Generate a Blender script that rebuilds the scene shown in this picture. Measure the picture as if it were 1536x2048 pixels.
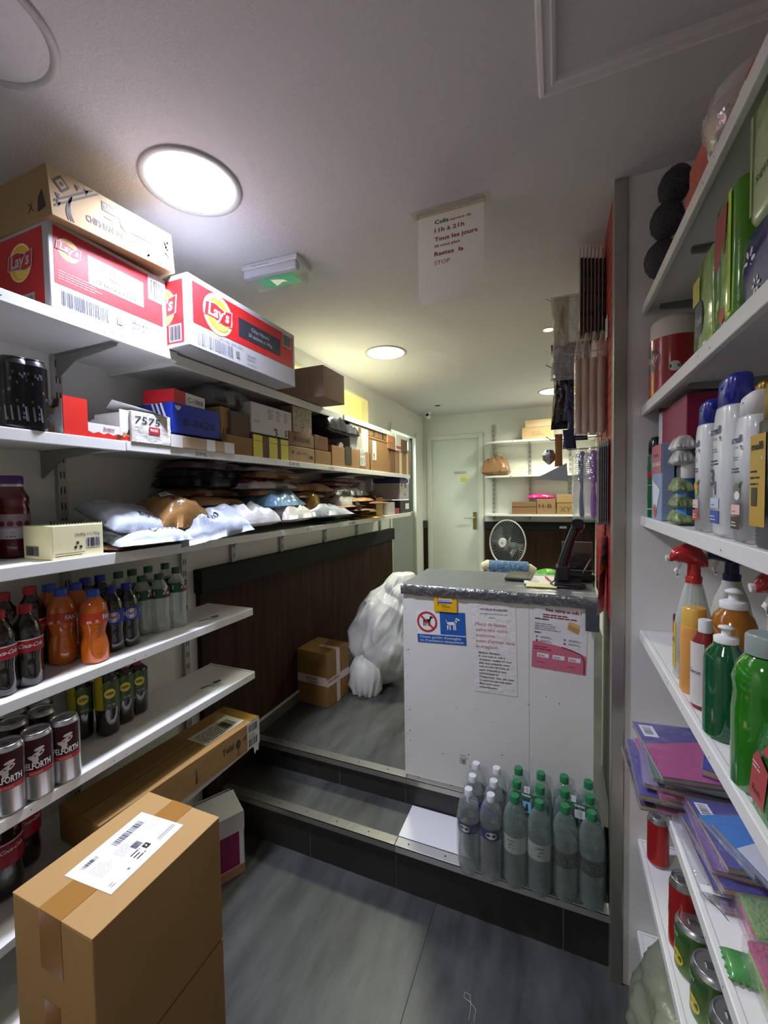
import bpy, bmesh, math, random
from math import sin, cos, pi, radians, hypot, sqrt, atan2
from mathutils import Vector, Matrix, noise, Euler
random.seed(7)
for o in list(bpy.data.objects): bpy.data.objects.remove(o)
SC = bpy.context.scene
COL = SC.collection
# ------------------------------------------------------------------ camera
EYE = 1.55
FPX, YAW, PITCH, ROLL = 835.86, -0.392829, -0.0401763, -0.0158460
cy_, sy_, cp_, sp_ = cos(YAW), sin(YAW), cos(PITCH), sin(PITCH)
FW = Vector((sy_*cp_, cy_*cp_, sp_))
RT0 = Vector((cy_, -sy_, 0)); UP0 = RT0.cross(FW)
RT = cos(ROLL)*RT0 + sin(ROLL)*UP0
UP = -sin(ROLL)*RT0 + cos(ROLL)*UP0
cam = bpy.data.cameras.new('camera'); co = bpy.data.objects.new('camera', cam); COL.objects.link(co)
m = Matrix((RT, UP, -FW)).transposed().to_4x4(); m.translation = (0, 0, EYE); co.matrix_world = m
cam.sensor_fit = 'VERTICAL'; cam.sensor_height = 24.0; cam.lens = FPX/2048*24.0; cam.clip_start = 0.02
SC.camera = co
# ------------------------------------------------------------------ world, exposure
w = bpy.data.worlds.new('world'); SC.world = w; w.use_nodes = True
w.node_tree.nodes['Background'].inputs[0].default_value = (0.5, 0.52, 0.55, 1)
w.node_tree.nodes['Background'].inputs[1].default_value = 0.02
vs = SC.view_settings; vs.view_transform = 'Standard'; vs.look = 'None'; vs.gamma = 1; vs.use_curve_mapping = False
vs.exposure = 1.12
LAMP_FRONT, LAMP_BACK, FILL_REAR = 10, 8.5, 6.5     # watts
CEIL = EYE + 0.915
PLAT, STEP = 0.31, 0.186
# ------------------------------------------------------------------ measuring helpers (rays through photo pixels onto real planes)
def ray(px, py): return ((px-768)*RT - (py-1024)*UP + FPX*FW)/FPX
def onx(X, px, py):
    d = ray(px, py); k = X/d.x; return Vector((X, d.y*k, d.z*k+EYE))
def ony(Y, px, py):
    d = ray(px, py); k = Y/d.y; return Vector((d.x*k, Y, d.z*k+EYE))
def onz(Z, px, py):
    d = ray(px, py); k = (Z-EYE)/d.z; return Vector((d.x*k, d.y*k, Z))
def zrow(x, y, row):                 # height at which a vertical line at x,y meets the photo row
    b = row-1024
    a0 = Vector((x, y, 0)); Z = Vector((0, 0, 1))
    # -(P.UP)*F/(P.FW) = b
    n = -FPX*a0.dot(UP) - b*a0.dot(FW); dd = FPX*Z.dot(UP) + b*Z.dot(FW)
    return n/dd + EYE
# ------------------------------------------------------------------ materials
_mc = {}
def lin(h):
    h = h.lstrip('#'); v = [int(h[i:i+2], 16)/255 for i in (0, 2, 4)]
    return tuple((c/12.92 if c <= .04045 else ((c+.055)/1.055)**2.4) for c in v)+(1,)
def M(hexc, rough=.6, metal=0, bump=0, bs=40, var=0, vs_=6, emit=0, stretch=None, name=None, coat=0):
    key = (hexc, rough, metal, bump, bs, var, vs_, emit, stretch, coat)
    if key in _mc: return _mc[key]
    mt = bpy.data.materials.new(name or 'mat_'+hexc.strip('#')); mt.use_nodes = True
    nt = mt.node_tree; b = nt.nodes['Principled BSDF']
    b.inputs['Base Color'].default_value = lin(hexc); b.inputs['Roughness'].default_value = rough
    b.inputs['Metallic'].default_value = metal
    if coat: b.inputs['Coat Weight'].default_value = coat; b.inputs['Coat Roughness'].default_value = .08
    if emit:
        b.inputs['Emission Color'].default_value = lin(hexc); b.inputs['Emission Strength'].default_value = emit
    tc = nt.nodes.new('ShaderNodeTexCoord'); mp = nt.nodes.new('ShaderNodeMapping')
    nt.links.new(tc.outputs['Object'], mp.inputs[0])
    if stretch: mp.inputs['Scale'].default_value = stretch
    if var or not bump:
        n = nt.nodes.new('ShaderNodeTexNoise'); n.inputs['Scale'].default_value = vs_; n.inputs['Detail'].default_value = 5
        nt.links.new(mp.outputs[0], n.inputs[0])
        r = nt.nodes.new('ShaderNodeMapRange'); r.inputs[1].default_value = .3; r.inputs[2].default_value = .7
        v_ = var or .03
        r.inputs[3].default_value = 1-v_; r.inputs[4].default_value = 1+v_*.6
        nt.links.new(n.outputs[0], r.inputs[0])
        mx = nt.nodes.new('ShaderNodeVectorMath'); mx.operation = 'SCALE'
        mx.inputs[0].default_value = lin(hexc)[:3]; nt.links.new(r.outputs[0], mx.inputs['Scale'])
        nt.links.new(mx.outputs[0], b.inputs['Base Color'])
    if bump:
        n2 = nt.nodes.new('ShaderNodeTexNoise'); n2.inputs['Scale'].default_value = bs; n2.inputs['Detail'].default_value = 4
        nt.links.new(mp.outputs[0], n2.inputs[0])
        bp = nt.nodes.new('ShaderNodeBump'); bp.inputs['Strength'].default_value = bump; bp.inputs['Distance'].default_value = .01
        nt.links.new(n2.outputs[0], bp.inputs['Height']); nt.links.new(bp.outputs[0], b.inputs['Normal'])
    _mc[key] = mt; return mt
def film(hexc='#ffffff', op=.25, rough=.08, bump=.4, bs=60, name='clear_film', edge=.45):
    """thin clear plastic: see-through with a gloss that follows the viewing angle of the sheet"""
    key = ('film', hexc, op, rough, bump, bs, edge)
    if key in _mc: return _mc[key]
    mt = bpy.data.materials.new(name); mt.use_nodes = True; nt = mt.node_tree
    b = nt.nodes['Principled BSDF']; b.inputs['Base Color'].default_value = lin(hexc); b.inputs['Roughness'].default_value = rough
    out = nt.nodes['Material Output']
    tr = nt.nodes.new('ShaderNodeBsdfTransparent'); c = lin(hexc); tr.inputs[0].default_value = (c[0]**.35, c[1]**.35, c[2]**.35, 1)
    lw = nt.nodes.new('ShaderNodeLayerWeight'); lw.inputs[0].default_value = .35
    mr = nt.nodes.new('ShaderNodeMapRange'); mr.inputs[3].default_value = op; mr.inputs[4].default_value = min(1, op+edge)
    nt.links.new(lw.outputs['Facing'], mr.inputs[0])
    mx = nt.nodes.new('ShaderNodeMixShader')
    nt.links.new(mr.outputs[0], mx.inputs[0]); nt.links.new(tr.outputs[0], mx.inputs[1]); nt.links.new(b.outputs[0], mx.inputs[2])
    gl = nt.nodes.new('ShaderNodeBsdfGlossy'); gl.inputs['Roughness'].default_value = rough; pw = nt.nodes.new('ShaderNodeMath'); pw.operation = 'POWER'; pw.inputs[1].default_value = 3.0; nt.links.new(lw.outputs['Facing'], pw.inputs[0]); fr = nt.nodes.new('ShaderNodeMapRange'); fr.inputs[3].default_value = .08; fr.inputs[4].default_value = .75; nt.links.new(pw.outputs[0], fr.inputs[0])
    m2 = nt.nodes.new('ShaderNodeMixShader'); nt.links.new(fr.outputs[0], m2.inputs[0]); nt.links.new(mx.outputs[0], m2.inputs[1]); nt.links.new(gl.outputs[0], m2.inputs[2])
    nt.links.new(m2.outputs[0], out.inputs[0])
    if bump:
        n2 = nt.nodes.new('ShaderNodeTexNoise'); n2.inputs['Scale'].default_value = bs; n2.inputs['Detail'].default_value = 3
        tc = nt.nodes.new('ShaderNodeTexCoord'); nt.links.new(tc.outputs['Object'], n2.inputs[0])
        bp = nt.nodes.new('ShaderNodeBump'); bp.inputs['Strength'].default_value = bump; bp.inputs['Distance'].default_value = .01
        nt.links.new(n2.outputs[0], bp.inputs['Height']); nt.links.new(bp.outputs[0], b.inputs['Normal']); nt.links.new(bp.outputs[0], lw.inputs['Normal']); nt.links.new(bp.outputs[0], gl.inputs['Normal'])
    _mc[key] = mt; return mt
WHITE = M('#e6e4e0', .45); PAPER = M('#dddbda', .7); INK = M('#17161a', .6); CARD = M('#a5824f', .8, var=.08, vs_=9, name='cardboard')
CARD2 = M('#8f6f45', .8, var=.1, vs_=7, name='cardboard_dark'); TAPE = M('#8a5f2c', .3, name='brown_tape')
CLEAR = film()
SHEET = bpy.data.materials.new('thin_paper_sheet'); SHEET.use_nodes = True; _n = SHEET.node_tree
_d = _n.nodes.new('ShaderNodeBsdfDiffuse'); _d.inputs[0].default_value = lin('#e6e4e4'); _t = _n.nodes.new('ShaderNodeBsdfTranslucent'); _t.inputs[0].default_value = lin('#e6e4e4')
_x = _n.nodes.new('ShaderNodeMixShader'); _x.inputs[0].default_value = .4; _n.links.new(_d.outputs[0], _x.inputs[1]); _n.links.new(_t.outputs[0], _x.inputs[2]); _n.links.new(_x.outputs[0], _n.nodes['Material Output'].inputs[0])
# ------------------------------------------------------------------ mesh builder
_tc = {}
def glyphs(s, bold):
    k = (s, bold)
    if k not in _tc:
        cu = bpy.data.curves.new('t', 'FONT'); cu.body = s; cu.size = 1; cu.resolution_u = 2; cu.offset = .028 if bold else 0
        ob = bpy.data.objects.new('t', cu); me = bpy.data.meshes.new_from_object(ob)
        V = [v.co.copy() for v in me.vertices]; Fs = [tuple(p.vertices) for p in me.polygons]
        bpy.data.objects.remove(ob); bpy.data.meshes.remove(me); bpy.data.curves.remove(cu)
        if V:
            x0 = min(v.x for v in V); x1 = max(v.x for v in V)
        else: x0 = 0; x1 = 1
        _tc[k] = (V, Fs, x0, x1)
    return _tc[k]
class MB:
    def __init__(s): s.v = []; s.f = []; s.m = []; s.s = []; s.mats = []
    def mi(s, mat):
        if mat not in s.mats: s.mats.append(mat)
        return s.mats.index(mat)
    def add(s, V, Fs, mat, T=None, smooth=False):
        b = len(s.v); i = s.mi(mat)
        for v in V:
            v = Vector(v); s.v.append(T @ v if T else v)
        for f in Fs: s.f.append([b+k for k in f]); s.m.append(i); s.s.append(smooth)
        return s
    def box(s, a, b, mat, bev=0, T=None, faces=None):
        x0, y0, z0 = a; x1, y1, z1 = b
        if bev:
            bm = bmesh.new(); bmesh.ops.create_cube(bm, size=1)
            for v in bm.verts: v.co = Vector(((x0+x1)/2+v.co.x*(x1-x0), (y0+y1)/2+v.co.y*(y1-y0), (z0+z1)/2+v.co.z*(z1-z0)))
            bmesh.ops.bevel(bm, geom=bm.edges[:], offset=bev, segments=2, profile=.5, affect='EDGES')
            bm.verts.index_update()
            s.add([v.co.copy() for v in bm.verts], [[v.index for v in f.verts] for f in bm.faces], mat, T, False); bm.free()
            return s
        V = [(x0,y0,z0),(x1,y0,z0),(x1,y1,z0),(x0,y1,z0),(x0,y0,z1),(x1,y0,z1),(x1,y1,z1),(x0,y1,z1)]
        Q = dict(b=(0,3,2,1), t=(4,5,6,7), f=(0,1,5,4), r=(1,2,6,5), k=(2,3,7,6), l=(3,0,4,7))
        s.add(V, [Q[k] for k in (faces or 'btfrkl')], mat, T); return s
    def lathe(s, prof, mat, seg=24, T=None, cap=True, fn=None):
        V = []; Fs = []
        for r, z in prof:
            for k in range(seg):
                a = 2*pi*k/seg; rr = r*(fn(a, z) if fn else 1); V.append((rr*cos(a), rr*sin(a), z))
        n = len(prof)
        for i in range(n-1):
            for k in range(seg):
                k2 = (k+1) % seg; Fs.append((i*seg+k, i*seg+k2, (i+1)*seg+k2, (i+1)*seg+k))
        s.add(V, Fs, mat, T, True)
        if cap:
            s.add(V[:seg], [tuple(range(seg))[::-1]], mat, T); s.add(V[-seg:], [tuple(range(seg))], mat, T)
        return s
    def tube(s, pts, r, mat, seg=8, cap=True):
        pts = [Vector(p) for p in pts]; V = []; Fs = []
        up = Vector((0, 0, 1))
        for i, p in enumerate(pts):
            t = (pts[min(i+1, len(pts)-1)]-pts[max(i-1, 0)]).normalized()
            a = t.cross(up)
            if a.length < .05: a = t.cross(Vector((1, 0, 0)))
            a.normalize(); b = t.cross(a)
            rr = r[i] if isinstance(r, (list, tuple)) else r
            for k in range(seg): V.append(p+a*rr*cos(2*pi*k/seg)+b*rr*sin(2*pi*k/seg))
        for i in range(len(pts)-1):
            for k in range(seg):
                k2 = (k+1) % seg; Fs.append((i*seg+k, (i+1)*seg+k, (i+1)*seg+k2, i*seg+k2))
        s.add(V, Fs, mat, None, True)
        if cap: s.add(V[:seg], [tuple(range(seg))], mat); s.add(V[-seg:], [tuple(range(seg))[::-1]], mat)
        return s
    # --- marks on a surface given by a callable F(a, b, lift) ---
    def rect(s, F, a0, b0, a1, b1, mat, l=1, n=1, nb=1):
        V = []; Fs = []
        for j in range(nb+1):
            for i in range(n+1): V.append(F(a0+(a1-a0)*i/n, b0+(b1-b0)*j/nb, l))
        for j in range(nb):
            for i in range(n): Fs.append((j*(n+1)+i, j*(n+1)+i+1, (j+1)*(n+1)+i+1, (j+1)*(n+1)+i))
        s.add(V, Fs, mat, None, n > 1 or nb > 1); return s
    def poly(s, F, pts, mat, l=1):
        s.add([F(a, b, l) for a, b in pts], [tuple(range(len(pts)))], mat); return s
    def disc(s, F, a, b, ra, mat, l=1, rb=None, n=24, rot=0):
        rb = rb or ra; P = []
        for k in range(n):
            t = 2*pi*k/n; x = ra*cos(t); y = rb*sin(t); P.append((a+x*cos(rot)-y*sin(rot), b+x*sin(rot)+y*cos(rot)))
        # fan so it can bend
        V = [F(a, b, l)]+[F(x, y, l) for x, y in P]
        s.add(V, [(0, k+1, (k+1) % n+1) for k in range(n)], mat); return s
    def ring(s, F, a, b, r0, r1, mat, l=1, n=28):
        V = []; 
        for k in range(n):
            t = 2*pi*k/n; V += [F(a+r0*cos(t), b+r0*sin(t), l), F(a+r1*cos(t), b+r1*sin(t), l)]
        s.add(V, [(2*k, 2*k+1, (2*k+3) % (2*n), (2*k+2) % (2*n)) for k in range(n)], mat); return s
    def text(s, F, a, b, h, t, mat, w=None, bold=False, l=2, rot=0, center=False, it=0):
        V, Fs, x0, x1 = glyphs(t, bold); k = h/.72; kx = k
        if w: kx = w/max(1e-6, x1-x0)
        off = -(x1-x0)*kx/2 if center else 0
        W = []
        for v in V:
            x = (v.x-x0)*kx+off + it*v.y*k; y = v.y*k
            W.append(F(a+x*cos(rot)-y*sin(rot), b+x*sin(rot)+y*cos(rot), l))
        s.add(W, Fs, mat); return s
    def bars(s, F, a, b, w_, h, mat, l=2, n=16, vert=False, seed=1):
        R = random.Random(seed); x = 0; st = w_/(n*2)
        while x < w_-st:
            bw = st*R.choice((.6, 1, 1.8))
            if vert: s.rect(F, a, b+x, a+h, b+min(w_, x+bw), mat, l)
            else: s.rect(F, a+x, b, a+min(w_, x+bw), b+h, mat, l)
            x += bw+st*R.choice((.6, 1, 1.6))
        return s
    def lines(s, F, a, b, w_, h, n, mat, l=2, th=.3, seed=1):      # small print as fine broken lines
        R = random.Random(seed); d = h/n
        for i in range(n):
            x = 0; ww = w_*R.uniform(.6, 1)
            while x < ww:
                e = min(ww, x+d*R.uniform(1, 3)); s.rect(F, a+x, b+h-(i+1)*d, a+e, b+h-(i+1)*d+d*th, mat, l); x = e+d*.35
        return s
    def build(s, name, parent=None, loc=None, rot=None, smooth_all=False):
        me = bpy.data.meshes.new(name); me.from_pydata([tuple(v) for v in s.v], [], s.f)
        for mt in s.mats: me.materials.append(mt)
        me.polygons.foreach_set('material_index', s.m); me.polygons.foreach_set('use_smooth', s.s); me.update()
        o = bpy.data.objects.new(name, me); COL.objects.link(o)
        if parent: o.parent = parent
        if loc is not None: o.location = loc
        if rot is not None: o.rotation_euler = rot
        return o
def plane(o, u, v, lift=.0004):
    o = Vector(o); u = Vector(u).normalized(); v = Vector(v).normalized(); n = u.cross(v)
    return lambda a, b, l=1: o+u*a+v*b+n*(l*lift)
def boxF(w_, d, h, side, lift=.0004):
    if side == 'f': return plane((-w_/2, 0, 0), (1,0,0), (0,0,1), lift)
    if side == 'l': return plane((-w_/2, d, 0), (0,-1,0), (0,0,1), lift)
    if side == 'r': return plane((w_/2, 0, 0), (0,1,0), (0,0,1), lift)
    if side == 't': return plane((-w_/2, 0, h), (1,0,0), (0,1,0), lift)
def cylF(r, cx=0, cy=0, rot=0, lift=.0004):      # a = arc length from the front (-y), b = height
    return lambda a, b, l=1: Vector((cx+(r+l*lift)*sin(a/r+rot), cy-(r+l*lift)*cos(a/r+rot), b))
def tag(o, label=None, cat=None, group=None, kind=None):
    if label: o['label'] = label
    if cat: o['category'] = cat
    if group: o['group'] = group
    if kind: o['kind'] = kind
    return o
def thing(name, label, cat, loc, rz=0, group=None, rot=None):
    o = bpy.data.objects.new(name, None); COL.objects.link(o); o.location = loc
    o.rotation_euler = rot if rot else (0, 0, rz); o.empty_display_size = .05
    return tag(o, label, cat, group)
def struct(mb, name, label=None): return tag(mb.build(name), label, None, None, 'structure')
def dup(root, loc, rz=None, label=None, group=None, rot=None):
    r = root.copy(); COL.objects.link(r); r.location = loc
    if rz is not None: r.rotation_euler = (0, 0, rz)
    if rot: r.rotation_euler = rot
    if label: r['label'] = label
    if group: r['group'] = group
    for ch in list(root.children):
        c = ch.copy(); COL.objects.link(c); c.parent = r
        for g in list(ch.children):
            d = g.copy(); COL.objects.link(d); d.parent = c
    return r
LRZ = pi/2       # things on the left wall face +x
RRZ = -pi/2      # things on the right wall face -x
# ================================================================== ROOM
WALL = M('#d9d8d0', .8, bump=.15, bs=120, var=.03, vs_=2, name='painted_wall')
CEILM = M('#cfcccd', .85, bump=.25, bs=160, var=.02, vs_=2, name='painted_ceiling')
PILM = M('#dcd9d4', .6, var=.05, vs_=3, bump=.08, bs=60, name='pillar_paint')
def floor_mat():
    mt = bpy.data.materials.new('grey_stone_vinyl'); mt.use_nodes = True; nt = mt.node_tree; b = nt.nodes['Principled BSDF']
    tc = nt.nodes.new('ShaderNodeTexCoord'); mp = nt.nodes.new('ShaderNodeMapping'); mp.inputs['Scale'].default_value = (5.5, 1.6, 1); mp.inputs['Rotation'].default_value = (0, 0, radians(-28))
    nt.links.new(tc.outputs['Object'], mp.inputs[0])
    n = nt.nodes.new('ShaderNodeTexNoise'); n.inputs['Scale'].default_value = 1.6; n.inputs['Detail'].default_value = 7; n.inputs['Roughness'].default_value = .6
    nt.links.new(mp.outputs[0], n.inputs[0])
    cr = nt.nodes.new('ShaderNodeValToRGB'); e = cr.color_ramp.elements
    e[0].position = .3; e[0].color = lin('#2a2a29'); e[1].position = .75; e[1].color = lin('#555553')
    nt.links.new(n.outputs[0], cr.inputs[0])
    # plank joints
    br = nt.nodes.new('ShaderNodeTexBrick'); br.inputs['Scale'].default_value = 1; br.inputs['Mortar Size'].default_value = 0
    br.inputs['Brick Width'].default_value = 2.2; br.inputs['Row Height'].default_value = .62; br.offset = .5
    m2 = nt.nodes.new('ShaderNodeMapping'); m2.inputs['Rotation'].default_value = (0, 0, radians(90)); m2.inputs['Location'].default_value = (1.05, .515, 0)
    nt.links.new(tc.outputs['Object'], m2.inputs[0]); nt.links.new(m2.outputs[0], br.inputs[0])
    mx = nt.nodes.new('ShaderNodeMixRGB'); mx.inputs[2].default_value = lin('#1b1a19')
    nt.links.new(br.outputs['Fac'], mx.inputs[0]); nt.links.new(cr.outputs[0], mx.inputs[1]); nt.links.new(mx.outputs[0], b.inputs['Base Color'])
    b.inputs['Roughness'].default_value = .42
    bp = nt.nodes.new('ShaderNodeBump'); bp.inputs['Strength'].default_value = .15; bp.inputs['Distance'].default_value = .01
    nt.links.new(n.outputs[0], bp.inputs['Height']); nt.links.new(bp.outputs[0], b.inputs['Normal'])
    return mt
FLOORM = floor_mat()
RISER = M('#2b2928', .45, var=.25, vs_=5, name='dark_riser_tile')
ALU = M('#b4b0a8', .33, metal=.9, bump=.1, bs=30, stretch=(1, 1, .1), name='aluminium')
X0, X1, YB, YF = -1.48, .53, 4.81, -2.6
SY, PY = 1.475, 1.69        # faces of the two risers
mb = MB()
mb.rect(plane((X0-.3, YF, 0), (1,0,0), (0,1,0)), 0, 0, X1-X0+.6, SY-YF, FLOORM)
mb.rect(plane((X0-.3, SY, STEP), (1,0,0), (0,1,0)), 0, 0, 2.5, PY-SY, FLOORM)
mb.rect(plane((X0-1.3, PY, PLAT), (1,0,0), (0,1,0)), 0, 0, 3.6, YB-PY+.1, FLOORM)
_sx = onz(0, 854, 1865).x; mb.rect(plane((_sx, YF, .0006), (1,0,0), (0,1,0)), 0, 0, .0025, SY-YF, M('#191817', .6))
xs = [X0-.2, -.98, -.585, .02, .6]
for k in range(len(xs)-1):
    mb.box((xs[k]+.002, SY, 0), (xs[k+1]-.002, SY+.02, STEP-.004), RISER)
xs = [X0-.2, -.95, -.62, -.40, .15, .6]
for k in range(len(xs)-1):
    mb.box((xs[k]+.002, PY, STEP), (xs[k+1]-.002, PY+.02, PLAT-.004), RISER)
GROUT = M('#8c8069', .8)
mb.box((X0-.2, SY+.004, 0), (.6, SY+.022, STEP-.004), GROUT); mb.box((X0-.2, PY+.004, STEP), (.6, PY+.022, PLAT-.004), GROUT)
struct(mb, 'floor')
# nosings
SCREW = M('#2a2826', .5)
def nosing(name, y, z, xa, xb, mat):
    b = MB(); b.box((xa, y-.012, z-.004), (xb, y+.03, z+.003), mat, .001); b.box((xa, y-.012, z-.026), (xb, y-.008, z), mat)
    x = xa+.05
    while x < xb-.02:
        b.lathe([(.0035, z+.003), (.0035, z+.0036)], SCREW, 10, Matrix.Translation((x, y+.009, 0))); x += .145
    struct(b, name)
nosing('trim_1', SY, STEP, X0, -.585, ALU); nosing('trim_2', SY, STEP, -.583, .16, M('#d8d8d6', .25, metal=.8))
nosing('trim_3', PY, PLAT, X0, -.612, ALU); nosing('trim_4', PY, PLAT, -.610, .16, ALU)
# ceiling
mb = MB(); mb.box((X0-.1, YF, CEIL), (X1+.1, YB+.1, CEIL+.05), CEILM); struct(mb, 'ceiling')
# picture-rail style moulding frame on the ceiling, right of the aisle
mb = MB(); mx0, my1 = -.040, 1.072
prof = [(0, .0), (.004, .010), (.012, .012), (.016, .006), (.026, .006), (.030, .012), (.036, .010), (.040, 0)]
MOULD = M('#dedbda', .7)
def mould(pa, pb, na, nb):     # pa, pb outer corners, na, nb inward mitre directions
    V = []
    for t, h in prof:
        V.append(Vector(pa)+Vector(na)*t - Vector((0, 0, h))); V.append(Vector(pb)+Vector(nb)*t - Vector((0, 0, h)))
    mb.add(V, [(2*i, 2*i+2, 2*i+3, 2*i+1) for i in range(len(prof)-1)], MOULD)
c1 = (mx0, my1, CEIL); c2 = (.50, my1, CEIL); c3 = (.50, -1.2, CEIL); c4 = (mx0, -1.2, CEIL)
mould(c1, c2, (1,-1,0), (-1,-1,0)); mould(c2, c3, (-1,-1,0), (-1,1,0)); mould(c3, c4, (-1,1,0), (1,1,0)); mould(c4, c1, (1,1,0), (1,-1,0))
struct(mb, 'trim_5', 'white moulding frame on the ceiling above the right shelves')
# left wall, with the lit hatch and the doorway near the back
mb = MB(); t = .1
hy0, hy1, hz0, hz1 = 2.10, 3.24, EYE+.50, EYE+.80
dy0, dy1, dz1 = 3.74, 4.52, EYE+.645
F = lambda ya, yb, za, zb: mb.box((X0-t, ya, za), (X0, yb, zb), WALL)
F(YF, hy0, 0, CEIL); F(hy0, hy1, 0, hz0); F(hy0, hy1, hz1, CEIL); F(hy1, dy0, 0, CEIL); F(dy0, dy1, dz1, CEIL); F(dy1, YB+t, 0, CEIL); F(dy0, dy1, 0, PLAT)
struct(mb, 'wall_left')
# recess behind the hatch
mb = MB(); YEL = M('#d9cd7c', .8, var=.08, vs_=3, emit=.42, name='lit_yellow_pane')
mb.box((X0-.06, hy0, hz0), (X0-.05, hy1, hz1), YEL)
fr = M('#e8e3c0', .5)
for a, b in (((X0-.05, hy0-.01, hz1-.006), (X0+.008, hy1+.012, hz1+.012)), ((X0-.05, hy1-.006, hz0), (X0+.008, hy1+.012, hz1+.012)), ((X0-.05, hy0-.01, hz0-.01), (X0+.008, hy1+.012, hz0+.008)), ((X0-.05, hy0-.012, hz0), (X0+.008, hy0+.006, hz1+.012))): mb.box(a, b, fr)
struct(mb, 'window_1', 'lit yellow hatch window above the left shelves')
# side room behind the doorway
mb = MB(); SR = M('#e4ebe2', .8)
for a, b in (((-2.5, 3.3, PLAT), (-2.4, 5.2, CEIL)), ((-2.5, 3.2, PLAT), (X0-t, 3.3, CEIL)), ((-2.5, 5.2, PLAT), (X0-t, 5.3, CEIL)), ((-2.5, 3.2, CEIL), (X0-t, 5.3, CEIL+.05)), ((-2.5, 3.2, PLAT-.05), (X0-t, 5.3, PLAT))): mb.box(a, b, SR)
struct(mb, 'wall_side')
GREYP = M('#8b918b', .6, var=.04, name='grey_door_panel'); BLK = M('#141414', .5)
mb = MB(); mb.box((X0-.05, dy0+.02, PLAT+.005), (X0-.02, dy1-.04, EYE-.205), GREYP)
mb.box((X0-.055, dy0+.02, EYE-.205), (X0-.015, dy1-.04, EYE-.19), M('#a5aaa4', .5))
mb.box((X0-.07, dy1-.040, PLAT), (X0-.03, dy1-.022, dz1-.01), BLK)
struct(mb, 'door_2', 'grey half door panel at the end of the left shelves')
mb = MB(); FR = M('#d5d6cc', .55)
mb.box((X0-.09, dy1-.02, PLAT), (X0+.012, dy1+.035, dz1+.04), FR); mb.box((X0-.09, dy0-.03, PLAT), (X0+.012, dy0+.012, dz1+.04), FR); mb.box((X0-.09, dy0, dz1-.012), (X0+.012, dy1, dz1+.04), FR)
struct(mb, 'trim_6')
# back wall with door
bx0, bx1, bz1 = -1.378, -.815, EYE+.638
mb = MB(); B = lambda xa, xb, za, zb: mb.box((xa, YB, za), (xb, YB+.1, zb), WALL)
B(X0-.1, bx0, 0, CEIL); B(bx0, bx1, bz1, CEIL); B(bx1, 1.2, 0, CEIL); struct(mb, 'wall_back')
DOORM = M('#cfd2ca', .5, var=.03, vs_=1.5, name='door_paint')
mb = MB(); mb.box((bx0+.004, YB+.02, PLAT+.005), (bx1-.004, YB+.055, bz1-.004), DOORM, .002)
d1 = struct(mb, 'door_1', 'plain white door in the back wall')
mb = MB(); BR = M('#a08d62', .35, metal=.8)
hx = -.872; mb.box((hx-.02, YB+.012, EYE-.408), (hx+.02, YB+.02, EYE-.208), BR, .003)
mb.tube([(hx, YB+.015, EYE-.275), (hx, YB-.03, EYE-.275), (hx-.02, YB-.035, EYE-.275), (hx-.115, YB-.035, EYE-.272)], .008, M('#cfc8b4', .3, metal=.8)); mb.build('door_handle', d1)
mb = MB(); F = plane((0, YB+.0195, 0), (1,0,0), (0,0,1)); mb.rect(F, -1.115, EYE+.228, -.965, EYE+.265, M('#b9b9b6', .4)); mb.text(F, -1.10, EYE+.238, .016, 'INTERDIT AU PUBLIC', M('#77777a', .6), w=.12); mb.build('door_sign', d1)
mb = MB(); F = plane((0, YB+.0195, 0), (1,0,0), (0,0,1)); mb.rect(F, -1.035, EYE+.135, -.955, EYE+.212, M('#d8d277', .7)); mb.lines(F, -1.03, EYE+.145, .07, .05, 3, M('#8a8858', .7)); mb.build('yellow_note', d1)
mb = MB()
mb.box((bx0-.045, YB-.012, PLAT), (bx0+.004, YB+.03, bz1+.045), FR, .002); mb.box((bx1-.004, YB-.012, PLAT), (bx1+.045, YB+.03, bz1+.045), FR, .002); mb.box((bx0-.045, YB-.013, bz1-.004), (bx1+.045, YB+.03, bz1+.045), FR, .002)
struct(mb, 'trim_7')
# right side
mb = MB(); mb.box((X1, YF, 0), (X1+.1, 1.52, CEIL), WALL); struct(mb, 'wall_right')
mb = MB(); mb.box((.19, 1.44, 0), (X1, 1.50, CEIL), PILM); struct(mb, 'wall_pillar', 'white wall end that closes the right shelves')
mb = MB(); mb.box((.19, 1.50, 0), (.36, 2.10, CEIL), WALL); mb.box((.36, 2.0, 0), (.46, YB, CEIL), WALL); struct(mb, 'wall_right_back')
mb = MB(); mb.box((.1555, 1.432, .0), (.190, 1.4395, CEIL), ALU, .0015); mb.box((.1555, 1.4395, .0), (.159, 1.475, CEIL), ALU)
struct(mb, 'trim_8', 'full height aluminium corner profile beside the right shelves')
mb = MB(); mb.box((.165, 1.44, 0), (.19, 1.475, CEIL), WALL); mb.box((.158, 1.475, STEP), (.19, 1.52, EYE-.42), M('#3a2c28', .6)); struct(mb, 'trim_9')
mb = MB(); mb.box((X0-.1, YF-.1, 0), (X1+.1, YF, CEIL), WALL); struct(mb, 'wall_front')
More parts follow.
